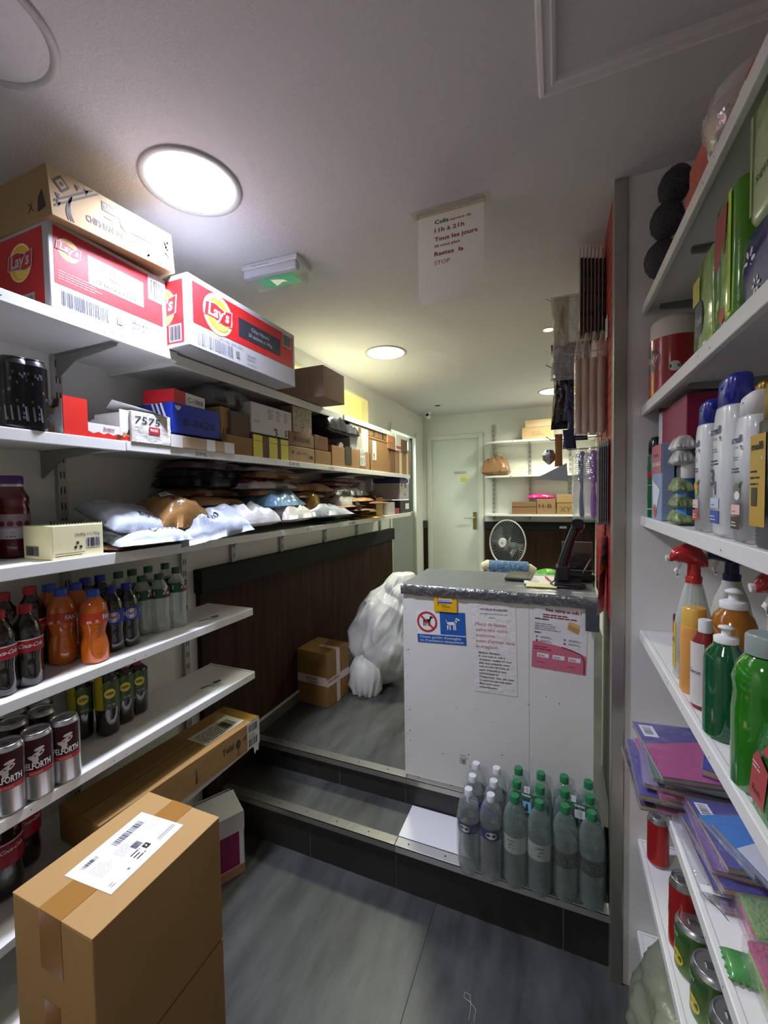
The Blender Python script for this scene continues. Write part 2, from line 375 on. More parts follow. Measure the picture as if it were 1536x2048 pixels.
# dark wainscot
def wood(name='dark_wood_laminate'):
    mt = bpy.data.materials.new(name); mt.use_nodes = True; nt = mt.node_tree; b = nt.nodes['Principled BSDF']
    tc = nt.nodes.new('ShaderNodeTexCoord'); mp = nt.nodes.new('ShaderNodeMapping'); mp.inputs['Scale'].default_value = (9, 9, .7)
    n = nt.nodes.new('ShaderNodeTexNoise'); n.inputs['Scale'].default_value = 3; n.inputs['Detail'].default_value = 6
    cr = nt.nodes.new('ShaderNodeValToRGB'); e = cr.color_ramp.elements; e[0].position = .3; e[0].color = lin('#21140e'); e[1].position = .7; e[1].color = lin('#3d271a')
    nt.links.new(tc.outputs['Object'], mp.inputs[0]); nt.links.new(mp.outputs[0], n.inputs[0]); nt.links.new(n.outputs[0], cr.inputs[0]); nt.links.new(cr.outputs[0], b.inputs['Base Color'])
    b.inputs['Roughness'].default_value = .75; b.inputs['Specular IOR Level'].default_value = .2; return mt
WOOD = wood(); GRAN = M('#0b0b0c', .8, var=.5, vs_=160, name='black_speckled_ledge')
mb = MB(); mb.box((X0, 1.375, PLAT), (-1.452, 3.70, EYE-.41), WOOD); mb.box((X0, 1.365, EYE-.42), (-1.43, 3.71, EYE-.315), GRAN, .003)
mb.box((X0, 1.375, 0), (-1.452, PY+.01, PLAT), WOOD); mb.box((-1.452, PY, PLAT), (-1.442, 3.70, PLAT+.06), M('#5b574f', .5))
mb.box((-1.452, PY, PLAT+.06), (-1.440, 3.70, PLAT+.068), M('#c9c2b2', .5))
struct(mb, 'trim_10', 'dark wood wainscot with a black ledge on the left wall')
mb = MB(); mb.box((-.757, YB-.02, PLAT), (.36, YB, EYE-.315), WOOD); mb.box((-.757, YB-.035, EYE-.40), (.36, YB, EYE-.315), GRAN, .002); mb.box((X0, YB-.02, PLAT), (-1.43, YB, EYE-.32), WOOD); mb.box((X0, YB-.03, EYE-.40), (-1.43, YB, EYE-.31), M('#3a3a3c', .4))
struct(mb, 'trim_11', 'dark wood wainscot on the back wall')
# ------------------------------------------------------------------ lamps
def ceiling_lamp(x, y, r, s, col, label, lit=True, spread=150, lsz=1.7):
    t = thing('ceiling_lamp', label, 'ceiling light', (x, y, CEIL), group='round recessed ceiling lamps')
    b = MB(); b.lathe([(r*.86, -.0001), (r*.87, -.004), (r*.93, -.007), (r*1.0, -.004), (r*1.0, 0)], M('#b7b5b2', .5), 48, cap=False); b.build('rim', t)
    b = MB(); b.lathe([(r*.87, -.003), (r*.86, -.0034)], M(col, .5, emit=4) if lit else M('#d6d3d3', .6, bump=.2, bs=90), 48); b.build('diffuser', t)
    if lit:
        L = bpy.data.lights.new('lamp_light', 'AREA'); L.shape = 'DISK'; L.size = r*lsz; L.energy = s; L.spread = radians(spread); L.color = tuple(lin(col))[:3]
        o = bpy.data.objects.new('lamp_light', L); COL.objects.link(o); o.parent = t; o.location = (0, 0, -.006)
ceiling_lamp(-.985, .952, .139, LAMP_FRONT, '#dde5ff', 'large lit round ceiling lamp nearest the camera, above the crisp cartons', spread=130, lsz=.95)
ceiling_lamp(-1.02, 2.53, .135, LAMP_BACK, '#fbffe6', 'lit round ceiling lamp behind the emergency exit light')
ceiling_lamp(-.03, 4.11, .135, LAMP_BACK, '#fbffe6', 'lit round ceiling lamp above the back shelves, farthest of all')
ceiling_lamp(-1.03, .47, .139, 0, '#999999', 'unlit round ceiling lamp at the top left corner of the photo', False)
ceiling_lamp(-.8, -.63, .139, FILL_REAR, '#f4f2f0', 'added fill lamp behind the viewer, unseen, brightening the right shelves')  # unseen fill lamp, added to put more light on the right shelves
p = onz(CEIL, 1097, 659)
t = thing('ceiling_spotlight', 'small warm ceiling spotlight above the counter', 'spotlight', (p.x, p.y, CEIL))
b = MB(); b.lathe([(.026, -.0001), (.028, -.004), (.038, -.004), (.040, 0)], M('#c8c4bb', .4), 28, cap=False); b.build('rim', t)
b = MB(); b.lathe([(.027, -.002), (.024, -.0025)], M('#ffb060', .5, emit=9), 24); b.build('bulb', t)
L = bpy.data.lights.new('side_room_lamp', 'AREA'); L.energy = 26; L.size = .5; L.color = (.93, 1, .95); o = bpy.data.objects.new('side_room_lamp', L); COL.objects.link(o); o.location = (-1.95, 4.3, CEIL-.02)
b = MB(); b.lathe([(.03, -.001), (.03, -.003)], M('#2c2b2a', .6), 20); tag(b.build('ceiling_vent', loc=onz(CEIL, 875, 811)), 'small dark round opening in the ceiling near the back door', 'vent')
# security camera
p = onz(CEIL, 856, 826)
t = thing('security_camera', 'small white security camera in the back left ceiling corner', 'camera', (p.x+.01, p.y-.02, CEIL))
b = MB(); b.lathe([(.035, 0), (.035, -.014), (.028, -.02)], WHITE, 20); b.build('base', t)
b = MB(); T = Matrix.Translation((.0, -.01, -.045)) @ Matrix.Rotation(radians(70), 4, 'X'); b.lathe([(.022, -.02), (.027, -.01), (.027, .03), (.022, .038)], WHITE, 20, T); b.build('body', t)
b = MB(); b.lathe([(.018, .038), (.016, .0405)], M('#0d0d10', .1), 16, T); b.build('lens', t)
# emergency exit light
t = thing('exit_light', 'white emergency exit light with green pictogram under the ceiling', 'emergency light', (-1.03, 1.405, CEIL), radians(3))
b = MB(); b.box((-.125, -.05, -.022), (.125, .062, 0), M('#cfcfd2', .45), .004)
b.lines(plane((-.125, -.0505, -.022), (1,0,0), (0,0,1)), .05, .006, .12, .01, 1, M('#8f8fa0', .6), 1); b.build('housing', t)
b = MB(); b.box((-.118, -.045, -.052), (.118, -.02, -.02), M('#bdbdc4', .4), .004); b.build('battery_cover', t)
b = MB(); b.box((-.115, -.044, -.064), (.115, .056, -.021), film('#eef2f0', .05, .08, .15, 80, 'exit_cover', .25), .006); b.build('cover', t)
b = MB(); b.box((-.07, -.018, -.056), (.085, .05, -.052), M('#128a62', .5, emit=.35))
F = plane((-.07, .05, -.0565), (1,0,0), (0,-1,0)); W_ = M('#e8e4c4', .5, emit=.3)
b.poly(F, [(.05, .01), (.09, .03), (.11, .025), (.10, .045), (.05, .06)], W_, 1); b.build('pictogram', t)
# paper sign hanging from the ceiling
t = thing('paper_sign', 'white paper sign with red lettering taped to hang from the ceiling', 'sign', (-.421, 1.35, CEIL-.296))
def sgn(a, b_, l=1): return Vector((a, -.012*sin(a/.212*pi)*(1.15-b_/.297)-.006*sin(b_*12)-l*.0004, b_ - .004*sin(a/.212*pi)))
b = MB(); b.rect(sgn, 0, 0, .212, .296, SHEET, 0, 12, 16)
RED = M('#8c2f34', .7); DK = M('#2b292e', .7)
b.text(sgn, .056, .253, .0135, 'Colis', DK, bold=True, w=.046); b.text(sgn, .106, .253, .008, 'service de', RED, bold=True, w=.067)
b.text(sgn, .056, .225, .0135, '11h à 21h', RED, bold=True, w=.096); b.text(sgn, .056, .196, .0135, 'Tous les jours', RED, bold=True, w=.137)
b.text(sgn, .056, .176, .008, 'Sil vous plait', RED, bold=True, w=.084); b.text(sgn, .056, .148, .0135, 'Restez  la', RED, bold=True, w=.094)
b.text(sgn, .056, .119, .0135, 'STOP', RED, w=.052); b.build('sheet', t)
b = MB(); FT = film('#e8e0d0', .06, .1, .6, 90, 'clear_tape', .2)
b.box((-.02, -.02, .2955), (.235, .022, .2985), FT); b.box((-.004, -.004, .28), (.216, -.002, .298), FT); b.build('tape', t)
# ================================================================== SHELVES
SHM = M('#dedcd8', .38, var=.03, vs_=4, name='white_shelf_steel'); RAILM = M('#a9a7a4', .4, metal=.3, name='slotted_rail_steel'); SLOT = M('#3a3230', .8)
ZL = [None, EYE+.472, EYE+.165, EYE-.150, EYE-.452, EYE-.713, EYE-.993, EYE-1.20]     # tops of the left shelves
XE, XW = -1.14, -1.48
def shelf(name, label, ya, yb, xa, xb, z, lip=.028, side=1, ends=True, group=None, braks=(), th=.012, marks=None):
    """side=1: front lip on the +x side, side=-1: on the -x side"""
    o = thing(name, label, 'shelf', ((xa+xb)/2, (ya+yb)/2, z), group=group)
    hx, hy = (xb-xa)/2, (yb-ya)/2
    fx = hx if side > 0 else -hx
    b = MB(); b.box((-hx if side > 0 else -hx+.011, -hy+.0005, -th), (hx-.011 if side > 0 else hx, hy-.0005, 0), SHM)
    b.box((min(fx, fx-side*.012), -hy, -lip), (max(fx, fx-side*.012), hy, .0015), SHM, .002)
    if ends:
        e = .0022; b.box((-hx+e, hy-.007, -lip+.001), (hx-e, hy+.0006, .003), SHM, .001); b.box((-hx+e, -hy-.0006, -lip+.001), (hx-e, -hy+.007, .003), SHM, .001)
    R = random.Random(int(z*1000)); F = plane((fx, -hy, -lip), (0, side, 0), (0, 0, 1)) if side > 0 else plane((fx, hy, -lip), (0,-1,0), (0,0,1))
    for k in range(int(hy*12)): b.disc(F, R.uniform(0, 2*hy), lip*R.uniform(.3, .7), .0016, SLOT, 1, n=8)
    if marks:
        for (yy, s_, h_, w_) in marks: b.text(F, yy-ya, lip*.25, h_, s_, M('#4a4664', .6), w=w_)
    b.build('board', o)
    for y in braks:
        b = MB(); L_ = (xb-xa)*.86; s = side; bx = -hx if side > 0 else hx
        zz = -th
        V = [(bx, 0, zz), (bx+s*L_, 0, zz), (bx+s*L_, 0, zz-.012), (bx+s*L_*.35, 0, zz-.028), (bx+s*.03, 0, zz-.065), (bx, 0, zz-.085)]
        W2 = [(v[0], -.004, v[2]) for v in V]+[(v[0], .004, v[2]) for v in V]; n = 6
        b.add([(x, yy+y-(ya+yb)/2, z_) for x, yy, z_ in W2], [tuple(range(6)), tuple(range(11, 5, -1))]+[(i, (i+1) % 6+0, (i+1) % 6+6, i+6) for i in range(6)], M('#8e8c8a', .4, metal=.4))
        b.box((min(bx, bx+s*L_), y-(ya+yb)/2-.009, zz-.003), (max(bx, bx+s*L_), y-(ya+yb)/2+.009, zz), M('#8e8c8a', .4, metal=.4)); b.build('bracket', o)
    return o
def rail(label, y, z0, z1, x=XW, side=1, ax='x', group='slotted wall rails'):
    t = thing('shelf_rail', label, 'wall rail', (x, y, z0) if ax == 'x' else (y, x, z0), 0 if ax == 'x' else (pi/2 if side < 0 else -pi/2))
    h = z1-z0; s = side if ax == 'x' else 1
    b = MB(); b.box((0 if s > 0 else -.018, -.013, 0), (.018 if s > 0 else 0, .013, h), RAILM, .001)
    F = plane((.018*s, -.013*s, 0), (0, s, 0), (0, 0, 1)); z = .02
    while z < h-.04:
        for c in (.006, .016): b.rect(F, c, z, c+.004, z+.022, SLOT)
        z += .05
    m_ = b.build('rail', t); t2 = m_; m_.parent = None; loc = t.location.copy(); rz = t.rotation_euler.z; bpy.data.objects.remove(t)
    m_.name = 'shelf_rail'; m_.location = loc; m_.rotation_euler = (0, 0, rz); tag(m_, label, 'wall rail', group); return m_
RY = [.846, 1.305, 1.60, 1.99, 2.48, 2.98, 3.45]
nm = ['nearest the viewer', 'second from the viewer, where the short shelves end', 'third from the viewer, first above the wainscot', 'fourth from the viewer, above the dark wainscot', 'fifth from the viewer, above the dark wainscot', 'sixth from the viewer, above the dark wainscot', 'farthest from the viewer, beside the doorway']
for i, y in enumerate(RY):
    rail('slotted steel rail on the left wall, '+nm[i], y, .25 if i < 2 else EYE-.315, ZL[1]+.02 if i < 4 else EYE+.60)
# left shelves: boards end to end
G = 'white steel shelf boards on the left wall'
shelf('wall_shelf', 'topmost left shelf board, near part carrying the crisp cartons', .02, 1.02, XW, XE, ZL[1], group=G, braks=(.846,), marks=None)
shelf('wall_shelf', 'topmost left shelf board, middle part under the plain brown carton', 1.021, 2.18, XW, XE-.01, ZL[1]-.002, lip=.034, group=G, braks=(1.305, 1.99))
shelf('wall_shelf', 'topmost left shelf board, far part in front of the yellow hatch', 2.181, 3.34, XW, XE-.005, ZL[1], lip=.03, group=G, braks=(2.48, 2.98), marks=[(2.62, 'VOSC', .014, .16)])
shelf('wall_shelf', 'second left shelf board from the top, near part with black cans and snack trays', .02, .83, XW, XE, ZL[2], group=G, braks=(.80,))
shelf('wall_shelf', 'second left shelf board from the top, middle part below the blue shoe box', .831, 2.18, XW, XE+.001, ZL[2], lip=.026, group=G, braks=(1.305, 1.99), marks=[(1.08, 'DHL', .014, .05), (1.62, 'DHL', .016, .09), (1.98, 'UPS', .012, .06)])
shelf('wall_shelf', 'second left shelf board from the top, far part below the tall cartons', 2.181, 3.34, XW, XE, ZL[2], lip=.028, group=G, braks=(2.48, 2.98))
shelf('wall_shelf', 'third left shelf board from the top, near part with the red juice and cream box', .02, 1.10, XW, XE, ZL[3], lip=.03, group=G, braks=(.846,))
shelf('wall_shelf', 'third left shelf board from the top, middle part covered with parcel bags', 1.101, 2.10, XW, XE, ZL[3]-.001, lip=.026, group=G, braks=(1.6, 1.99), marks=[(1.75, 'GLS', .012, .05)])
shelf('wall_shelf', 'third left shelf board from the top, far part with the yellow envelope', 2.101, 3.34, XW, XE, ZL[3], lip=.028, group=G, braks=(2.48, 2.98), marks=[(2.2, '25 NN', .014, .09)])
shelf('wall_shelf', 'fourth left shelf board carrying the soda bottles', .02, 1.346, -1.385, XE, ZL[4], lip=.026, group=G, braks=(.846, 1.305))
shelf('wall_shelf', 'short fifth left shelf board carrying beer cans and iced tea', .02, 1.347, -1.38, XE, ZL[5], lip=.026, group=G, braks=(.846, 1.305))
shelf('wall_shelf', 'lowest visible left shelf board behind the large floor carton', .02, 1.30, XW, XE, ZL[6], lip=.022, group=G, braks=(.846,))
shelf('wall_shelf', 'bottom left shelf board near the floor at the photo edge', .02, .85, XW, XE+.02, ZL[7], lip=.03, group=G)
# stickers printed on the empty ends of the fourth and fifth shelves
def slab(label, cx, cy, z, rz):
    b = MB(); F = plane((-.05, -.01, .0004), (1,0,0), (0,1,0)); K = M('#4c4644', .7)
    b.rect(F, 0, .02, .04, .026, K); b.lines(F, .03, 0, .06, .02, 3, K, seed=4); b.rect(F, .055, .022, .085, .038, K, 1); b.lines(F, .045, -.014, .03, .01, 2, K, seed=2)
    return tag(b.build('shelf_sticker', loc=(cx, cy, z), rot=(0, 0, rz)), label, 'sticker', 'dark printed stickers on the empty shelf ends')
p = onz(ZL[4], 425, 1238); slab('dark worn sticker on the end of the fourth left shelf', p.x, p.y, ZL[4]+.001, 1.3)
p = onz(ZL[5], 430, 1370); slab('dark worn sticker on the end of the fifth left shelf', p.x, p.y, ZL[5]+.001, 1.3)
# right shelves
XR = .2295
ZR = [None, EYE+.539, EYE+.247, EYE-.076, EYE-.419, EYE-.728, EYE-1.066, EYE-1.36]
G = 'white steel shelf boards on the right wall'
nmr = ['topmost right shelf board under the red packets and clear bowl', 'second right shelf board from the top under the paper rolls', 'third right shelf board from the top under the shampoo bottles', 'fourth right shelf board from the top under the cleaning liquids', 'fifth right shelf board from the top under the notebooks', 'sixth right shelf board from the top under the red cans', 'bottom right shelf board near the floor']
for i in range(1, 8):
    shelf('wall_shelf', nmr[i-1], -.12, 1.438, XR, X1-.01, ZR[i], lip=.026, side=-1, group=G, braks=(1.12, 1.42) if i in (1, 2) else ((1.35,) if i == 3 else ()))
rail('slotted steel wall rail on the right wall behind the products', 1.12, .2, EYE+.62, X1, -1); 
# back shelves with rounded left ends
ZB = [EYE+.553, EYE+.190, EYE-.222]
def back_shelf(label, z, marks):
    t = thing('wall_shelf', label, 'shelf', (-.28, YB, z), group='curved end shelves on the back wall')
    b = MB(); xl, xr, d = -.46, .63, .24; rr = .16
    pts = [(xl, 0), (xl, -d+rr)]+[(xl+rr-rr*cos(a), -d+rr-rr*sin(a)) for a in [k*pi/2/8 for k in range(1, 9)]]+[(xr, -d), (xr, 0)]
    n = len(pts); V = [(x, y, 0) for x, y in pts]+[(x, y, -.02) for x, y in pts]
    b.add(V, [tuple(range(n)), tuple(range(2*n-1, n-1, -1))]+[(i, i+n, (i+1) % n+n, (i+1) % n) for i in range(n)], SHM)
    F = plane((xl+rr, -d, -.02), (1,0,0), (0,0,1))
    for a, s_, w_ in marks: b.text(F, a, .003, .013, s_, M('#3f3f48', .6), w=w_)
    b.build('board', t)
    for xx in (-.36, .01, .40):
        b = MB(); b.box((xx-.006, -.2, -.032), (xx+.006, 0, -.02), RAILM); b.box((xx-.006, -.06, -.06), (xx+.006, 0, -.03), RAILM); b.build('bracket', t)
back_shelf('upper curved shelf on the back wall right of the door', ZB[0], [(.14, 'A', .02)])
back_shelf('middle curved shelf on the back wall with the taped bag', ZB[1], [(.12, 'A', .02), (.42, 'MONDI', .12)])
back_shelf('lower curved shelf on the back wall above the fan', ZB[2], [])
for i, x in enumerate((-.655, -.27, .128)):
    rail('slotted steel rail on the back wall, '+['nearest the door', 'in the middle of the three', 'near the hanging brushes'][i], x, EYE-.29, EYE+(.76, .60, .75)[i], YB, 1, 'y')

# ================================================================== ITEM BUILDERS
def face_frames(w_, d, h): return {s: boxF(w_, d, h, s) for s in 'flrt'}
def carton(name, label, cat, loc, rz, w_, d, h, mat=None, deco=None, group=None, tape=None, label_on=None, rot=None, bev=.0025, body='body'):
    """front face centre-bottom at loc"""
    t = thing(name, label, cat, loc, rz, group, rot)
    b = MB(); b.box((-w_/2, 0, 0), (w_/2, d, h), mat or CARD, bev)
    F = face_frames(w_, d, h)
    if deco: deco(b, F, w_, d, h)
    b.build(body, t)
    if tape:
        b = MB(); tm = tape if not isinstance(tape, bool) else TAPE
        b.rect(F['t'], 0, d*.42, w_, d*.58, tm, 2); b.rect(F['l'], d*.42, h*.65, d*.58, h, tm, 2); b.rect(F['r'], d*.42, h*.65, d*.58, h, tm, 2); b.build('tape', t)
    if label_on:
        side, a, c, ww, hh = label_on
        b = MB(); b.rect(F[side], a, c, a+ww, c+hh, PAPER, 3); b.bars(F[side], a+ww*.08, c+hh*.1, ww*.5, hh*.28, INK, 4); b.lines(F[side], a+ww*.08, c+hh*.45, ww*.8, hh*.45, 5, M('#55555a', .7), 4); b.build('shipping_label', t)
    return t
def Lspan(xf, z, ca, cb, row, rtop=None):
    """y range of something whose front is in plane x=xf between photo columns"""
    ya = onx(xf, ca, row).y; yb = onx(xf, cb, row).y
    h = None
    if rtop: h = zrow(xf, ya, rtop)-z
    return ya, yb, h
def Lbox(name, label, cat, xf, z, ca, cb, row, rtop, d, **k):
    ya, yb, h = Lspan(xf, z, ca, cb, row, rtop)
    return carton(name, label, cat, (xf, (ya+yb)/2, z+.0005), LRZ, yb-ya, d, h, **k)
def pillow(w_, l, t, seed=0, crump=.25, nx=18, ny=14, edge=.0):
    R = random.Random(seed); ox, oy = R.uniform(0, 99), R.uniform(0, 99)
    def H(a, c):                      # a in 0..w, c in 0..l, height
        u = 2*a/w_-1; v = 2*c/l-1
        base = max(0, (1-abs(u)**3))*max(0, (1-abs(v)**3))
        nz = noise.noise(Vector((a*14+ox, c*14+oy, seed)))+.5*noise.noise(Vector((a*33+ox, c*33+oy, seed)))
        rd = 1-abs(noise.noise(Vector((a*9+c*5+oy, c*11-a*4+ox, seed*2.3))))*2
        rd2 = 1-abs(noise.noise(Vector((a*24-c*9+ox, c*21+a*12, seed*1.7))))*2.4
        return t*(base**.5)*(1+crump*nz)+ t*crump*(.5*rd+.25*rd2)*base**.3 + .002*nz
    return H
def mailer(name, label, cat, loc, rz, w_, l, t, mat, seed=0, crump=.3, deco=None, rot=None, group=None, lab=None, text=None, tcol='#222226', tz=.03, belly=0):
    """soft flat parcel bag lying on its belly, centre at loc"""
    o = thing(name, label, cat, loc, rz, group, rot); H = pillow(w_, l, t, seed, crump); nx, ny = 26, 20
    R = random.Random(seed+5); jag = [.005*noise.noise(Vector((q*.45, seed, 3.3))) for q in range(80)]
    V = []; Fs = []
    for j in range(ny+1):
        for i in range(nx+1):
            a = w_*i/nx; c = l*j/ny
            ex = jag[j] if i in (0, nx) else 0; ey = jag[i+25] if j in (0, ny) else 0
            V.append((a-w_/2+ex, c-l/2+ey, t*.22+H(a, c)*.8))
    nv = len(V)
    for j in range(ny+1):
        for i in range(nx+1):
            a = w_*i/nx; c = l*j/ny; u = 2*i/nx-1; v = 2*j/ny-1
            e = max(0, (1-abs(u)**3)*(1-abs(v)**3)); V.append((V[j*(nx+1)+i][0], V[j*(nx+1)+i][1], t*.22*(1-e**.4)))
    for j in range(ny):
        for i in range(nx):
            q = j*(nx+1)+i; Fs.append((q, q+1, q+nx+2, q+nx+1)); q += nv; Fs.append((q, q+nx+1, q+nx+2, q+1))
    b = MB(); b.add(V, Fs, mat, None, True)
    bd = [i for i in range(nx+1)]+[(j+1)*(nx+1)-1 for j in range(1, ny+1)]+[ny*(nx+1)+i for i in range(nx-1, -1, -1)]+[j*(nx+1) for j in range(ny-1, 0, -1)]
    k = len(bd); i0 = len(b.v)-len(V)
    for q in range(k): b.f.append([bd[q], bd[q]+nv, bd[(q+1) % k]+nv, bd[(q+1) % k]]); b.m.append(0); b.s.append(True)
    F = lambda a, c, l_=1: Vector((a-w_/2, c-l/2, t*.22+H(min(max(a, 0), w_), min(max(c, 0), l))*.8+.0008*l_))
    b.build('bag', o)
    if lab:
        a, c, ww, hh = lab; b = MB(); b.rect(F, a, c, a+ww, c+hh, PAPER, 2, 10, 8); b.bars(F, a+ww*.1, c+hh*.1, ww*.6, hh*.25, INK, 3.5); b.lines(F, a+ww*.1, c+hh*.45, ww*.8, hh*.45, 5, M('#55555a', .7), 3.5); b.build('shipping_label', o)
    if text:
        s_, a, c, h_, rt = text; b = MB(); b.text(F, a, c, h_, s_, M(tcol, .6), l=4, rot=rt, it=.1); b.build('handwriting', o)
    return o
def stand(z, col, rb, rt, r):
    P = onz(z, col, rb); d = Vector((P.x, P.y, 0)).normalized(); c = P+d*r
    return c.x, c.y, zrow(c.x, c.y, rt)-z
# profile helpers: fractions of height / radius
def prof(h, r, pts): return [(r*a, h*z_) for a, z_ in pts]
SODA = [(.80, 0), (.95, .015), (1, .05), (.99, .16), (.93, .27), (.94, .36), (1, .44), (1, .62), (.97, .70), (.80, .79), (.55, .86), (.42, .90), (.42, .925)]
FANT = [(.80, 0), (.96, .015), (1.0, .06), (1.0, .20), (.92, .30), (.78, .40), (.86, .47), (1, .56), (1, .72), (.90, .80), (.62, .87), (.42, .91), (.42, .93)]
def petal(a, z): return 1-.035*max(0, 1-z/.03)*(1+cos(5*a))
def soda(name, label, x, y, z, h, r, liquid, cap, band, deco, rz, group, pr=SODA, lab=(.44, .60), clear=False, capr=.46):
    t = thing(name, label, 'bottle', (x, y, z+.0005), rz, group)
    b = MB(); b.lathe(prof(h, r, pr), liquid, 28, fn=petal); b.build('bottle_body', t)
    b = MB(); b.lathe([(r*capr, h*.915), (r*capr, h*.992), (r*capr*.9, h)], cap, 20); b.lathe([(r*capr*1.02, h*.905), (r*capr*1.02, h*.914)], cap, 20); b.build('cap', t)
    b = MB(); F = cylF(r*1.012); L_ = 2*pi*r*1.012
    b.rect(F, -L_/2, h*lab[0], L_/2, h*lab[1], band, 1, 36)
    if deco: deco(b, F, h, r)
    b.build('wrap_label', t); return t
def can(name, label, x, y, z, h, r, side, top, deco, rz, group, low=None):
    t = thing(name, label, 'can', (x, y, z+.0005), rz, group)
    b = MB(); b.lathe([(r*.76, 0), (r*.80, .002), (r*.985, h*.045), (r, h*.06)], top, 28); b.lathe([(r, h*.06), (r, h*.50), (r, h*.90)], side, 32, cap=False); b.lathe([(r, h*.90), (r*.90, h*.955), (r*.84, h*.975)], top, 28, cap=False)
    if deco: deco(b, cylF(r), h, r)
    b.build('can_body', t)
    b = MB(); b.lathe([(r*.84, h*.973), (r*.87, h*.985), (r*.85, h), (r*.80, h*.992), (r*.76, h*.968)], top, 28, cap=False); b.lathe([(r*.77, h*.967), (r*.70, h*.969)], top, 28)
    b.box((-.006, -.014, h*.972), (.006, .006, h*.980), M('#8f8f90', .3, metal=.9), .002); b.build('lid', t); return t
# ================================================================== LEFT WALL, TOP SHELF
LRED = M('#c02226', .45, name='carton_red'); CW = M('#b4b2b3', .5, name='carton_white_dimmed'); LYEL = M('#eab62e', .5); DKG = M('#2c2f3a', .5); GR = M('#77787c', .6)  # white of the crisp cartons darkened to offset the strong lamp beside them
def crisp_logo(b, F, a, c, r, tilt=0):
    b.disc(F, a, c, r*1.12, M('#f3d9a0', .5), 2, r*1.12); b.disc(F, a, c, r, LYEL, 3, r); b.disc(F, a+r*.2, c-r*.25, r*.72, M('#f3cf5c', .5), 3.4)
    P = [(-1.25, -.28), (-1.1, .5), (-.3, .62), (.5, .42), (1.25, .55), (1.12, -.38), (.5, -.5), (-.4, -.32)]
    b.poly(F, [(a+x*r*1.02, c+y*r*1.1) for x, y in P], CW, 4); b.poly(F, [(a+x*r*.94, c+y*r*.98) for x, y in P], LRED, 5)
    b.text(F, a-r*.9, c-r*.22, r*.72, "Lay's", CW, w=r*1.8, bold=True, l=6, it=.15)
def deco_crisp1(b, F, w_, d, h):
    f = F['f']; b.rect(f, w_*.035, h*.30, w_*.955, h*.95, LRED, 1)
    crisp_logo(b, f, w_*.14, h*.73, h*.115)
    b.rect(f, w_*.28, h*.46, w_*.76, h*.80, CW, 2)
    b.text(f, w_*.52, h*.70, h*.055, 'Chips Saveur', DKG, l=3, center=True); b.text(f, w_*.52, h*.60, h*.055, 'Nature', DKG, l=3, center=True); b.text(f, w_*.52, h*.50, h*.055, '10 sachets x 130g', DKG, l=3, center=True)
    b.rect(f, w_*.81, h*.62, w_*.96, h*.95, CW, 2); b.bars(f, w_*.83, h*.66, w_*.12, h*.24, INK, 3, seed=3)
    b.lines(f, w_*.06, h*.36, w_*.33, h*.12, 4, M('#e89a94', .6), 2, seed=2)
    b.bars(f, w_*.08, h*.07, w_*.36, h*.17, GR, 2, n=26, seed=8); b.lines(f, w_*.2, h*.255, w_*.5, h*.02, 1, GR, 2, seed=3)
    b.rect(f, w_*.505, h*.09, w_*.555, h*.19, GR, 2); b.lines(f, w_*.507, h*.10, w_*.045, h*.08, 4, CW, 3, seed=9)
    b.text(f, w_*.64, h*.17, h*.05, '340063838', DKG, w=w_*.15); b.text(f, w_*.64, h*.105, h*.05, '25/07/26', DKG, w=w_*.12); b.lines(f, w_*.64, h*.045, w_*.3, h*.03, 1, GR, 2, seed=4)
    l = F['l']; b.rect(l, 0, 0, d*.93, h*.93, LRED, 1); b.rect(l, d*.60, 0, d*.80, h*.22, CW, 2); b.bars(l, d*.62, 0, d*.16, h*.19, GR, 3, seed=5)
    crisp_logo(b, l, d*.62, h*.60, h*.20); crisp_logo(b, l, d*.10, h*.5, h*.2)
def deco_crisp2(b, F, w_, d, h):
    f = F['f']; b.rect(f, w_*.03, h*.34, w_*.975, h*.92, LRED, 1)
    b.disc(f, w_*.22, h*.62, h*.30, M('#e9c08a', .5), 1.5, n=40); crisp_logo(b, f, w_*.22, h*.62, h*.235)
    b.rect(f, w_*.39, h*.46, w_*.82, h*.76, DKG, 2); b.text(f, w_*.60, h*.635, h*.062, 'Chips Nature', CW, l=3, center=True); b.text(f, w_*.60, h*.53, h*.062, '20 sachets x 145g', CW, l=3, center=True)
    b.rect(f, w_*.85, h*.68, w_*.955, h*.93, CW, 2); b.bars(f, w_*.86, h*.70, w_*.085, h*.2, INK, 3, seed=6)
    b.text(f, w_*.07, h*.265, h*.035, 'LAYS CHIPS NATURE 20X145G', GR, w=w_*.35); b.bars(f, w_*.06, h*.07, w_*.27, h*.17, GR, 2, n=24, seed=2); b.rect(f, w_*.36, h*.1, w_*.39, h*.2, GR, 2)
    b.text(f, w_*.46, h*.19, h*.04, '34063839', GR); b.text(f, w_*.46, h*.13, h*.04, '30/08/26', GR); b.lines(f, w_*.46, h*.07, w_*.15, h*.03, 1, GR, 2)
    l = F['l']; b.rect(l, 0, h*.06, d*.93, h*.93, LRED, 1); b.rect(l, d*.72, h*.08, d*.90, h*.32, CW, 2); b.bars(l, d*.74, h*.1, d*.14, h*.2, INK, 3, seed=7); crisp_logo(b, l, d*.62, h*.58, h*.25)
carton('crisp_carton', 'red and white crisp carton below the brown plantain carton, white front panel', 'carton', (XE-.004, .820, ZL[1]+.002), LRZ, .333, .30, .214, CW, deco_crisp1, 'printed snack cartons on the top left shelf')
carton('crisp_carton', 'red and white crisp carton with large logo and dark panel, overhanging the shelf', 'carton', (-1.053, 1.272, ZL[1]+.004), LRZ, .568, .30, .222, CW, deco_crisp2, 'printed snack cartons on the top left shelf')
CW = M('#dedcdc', .5)
BI = M('#3d2c22', .7)
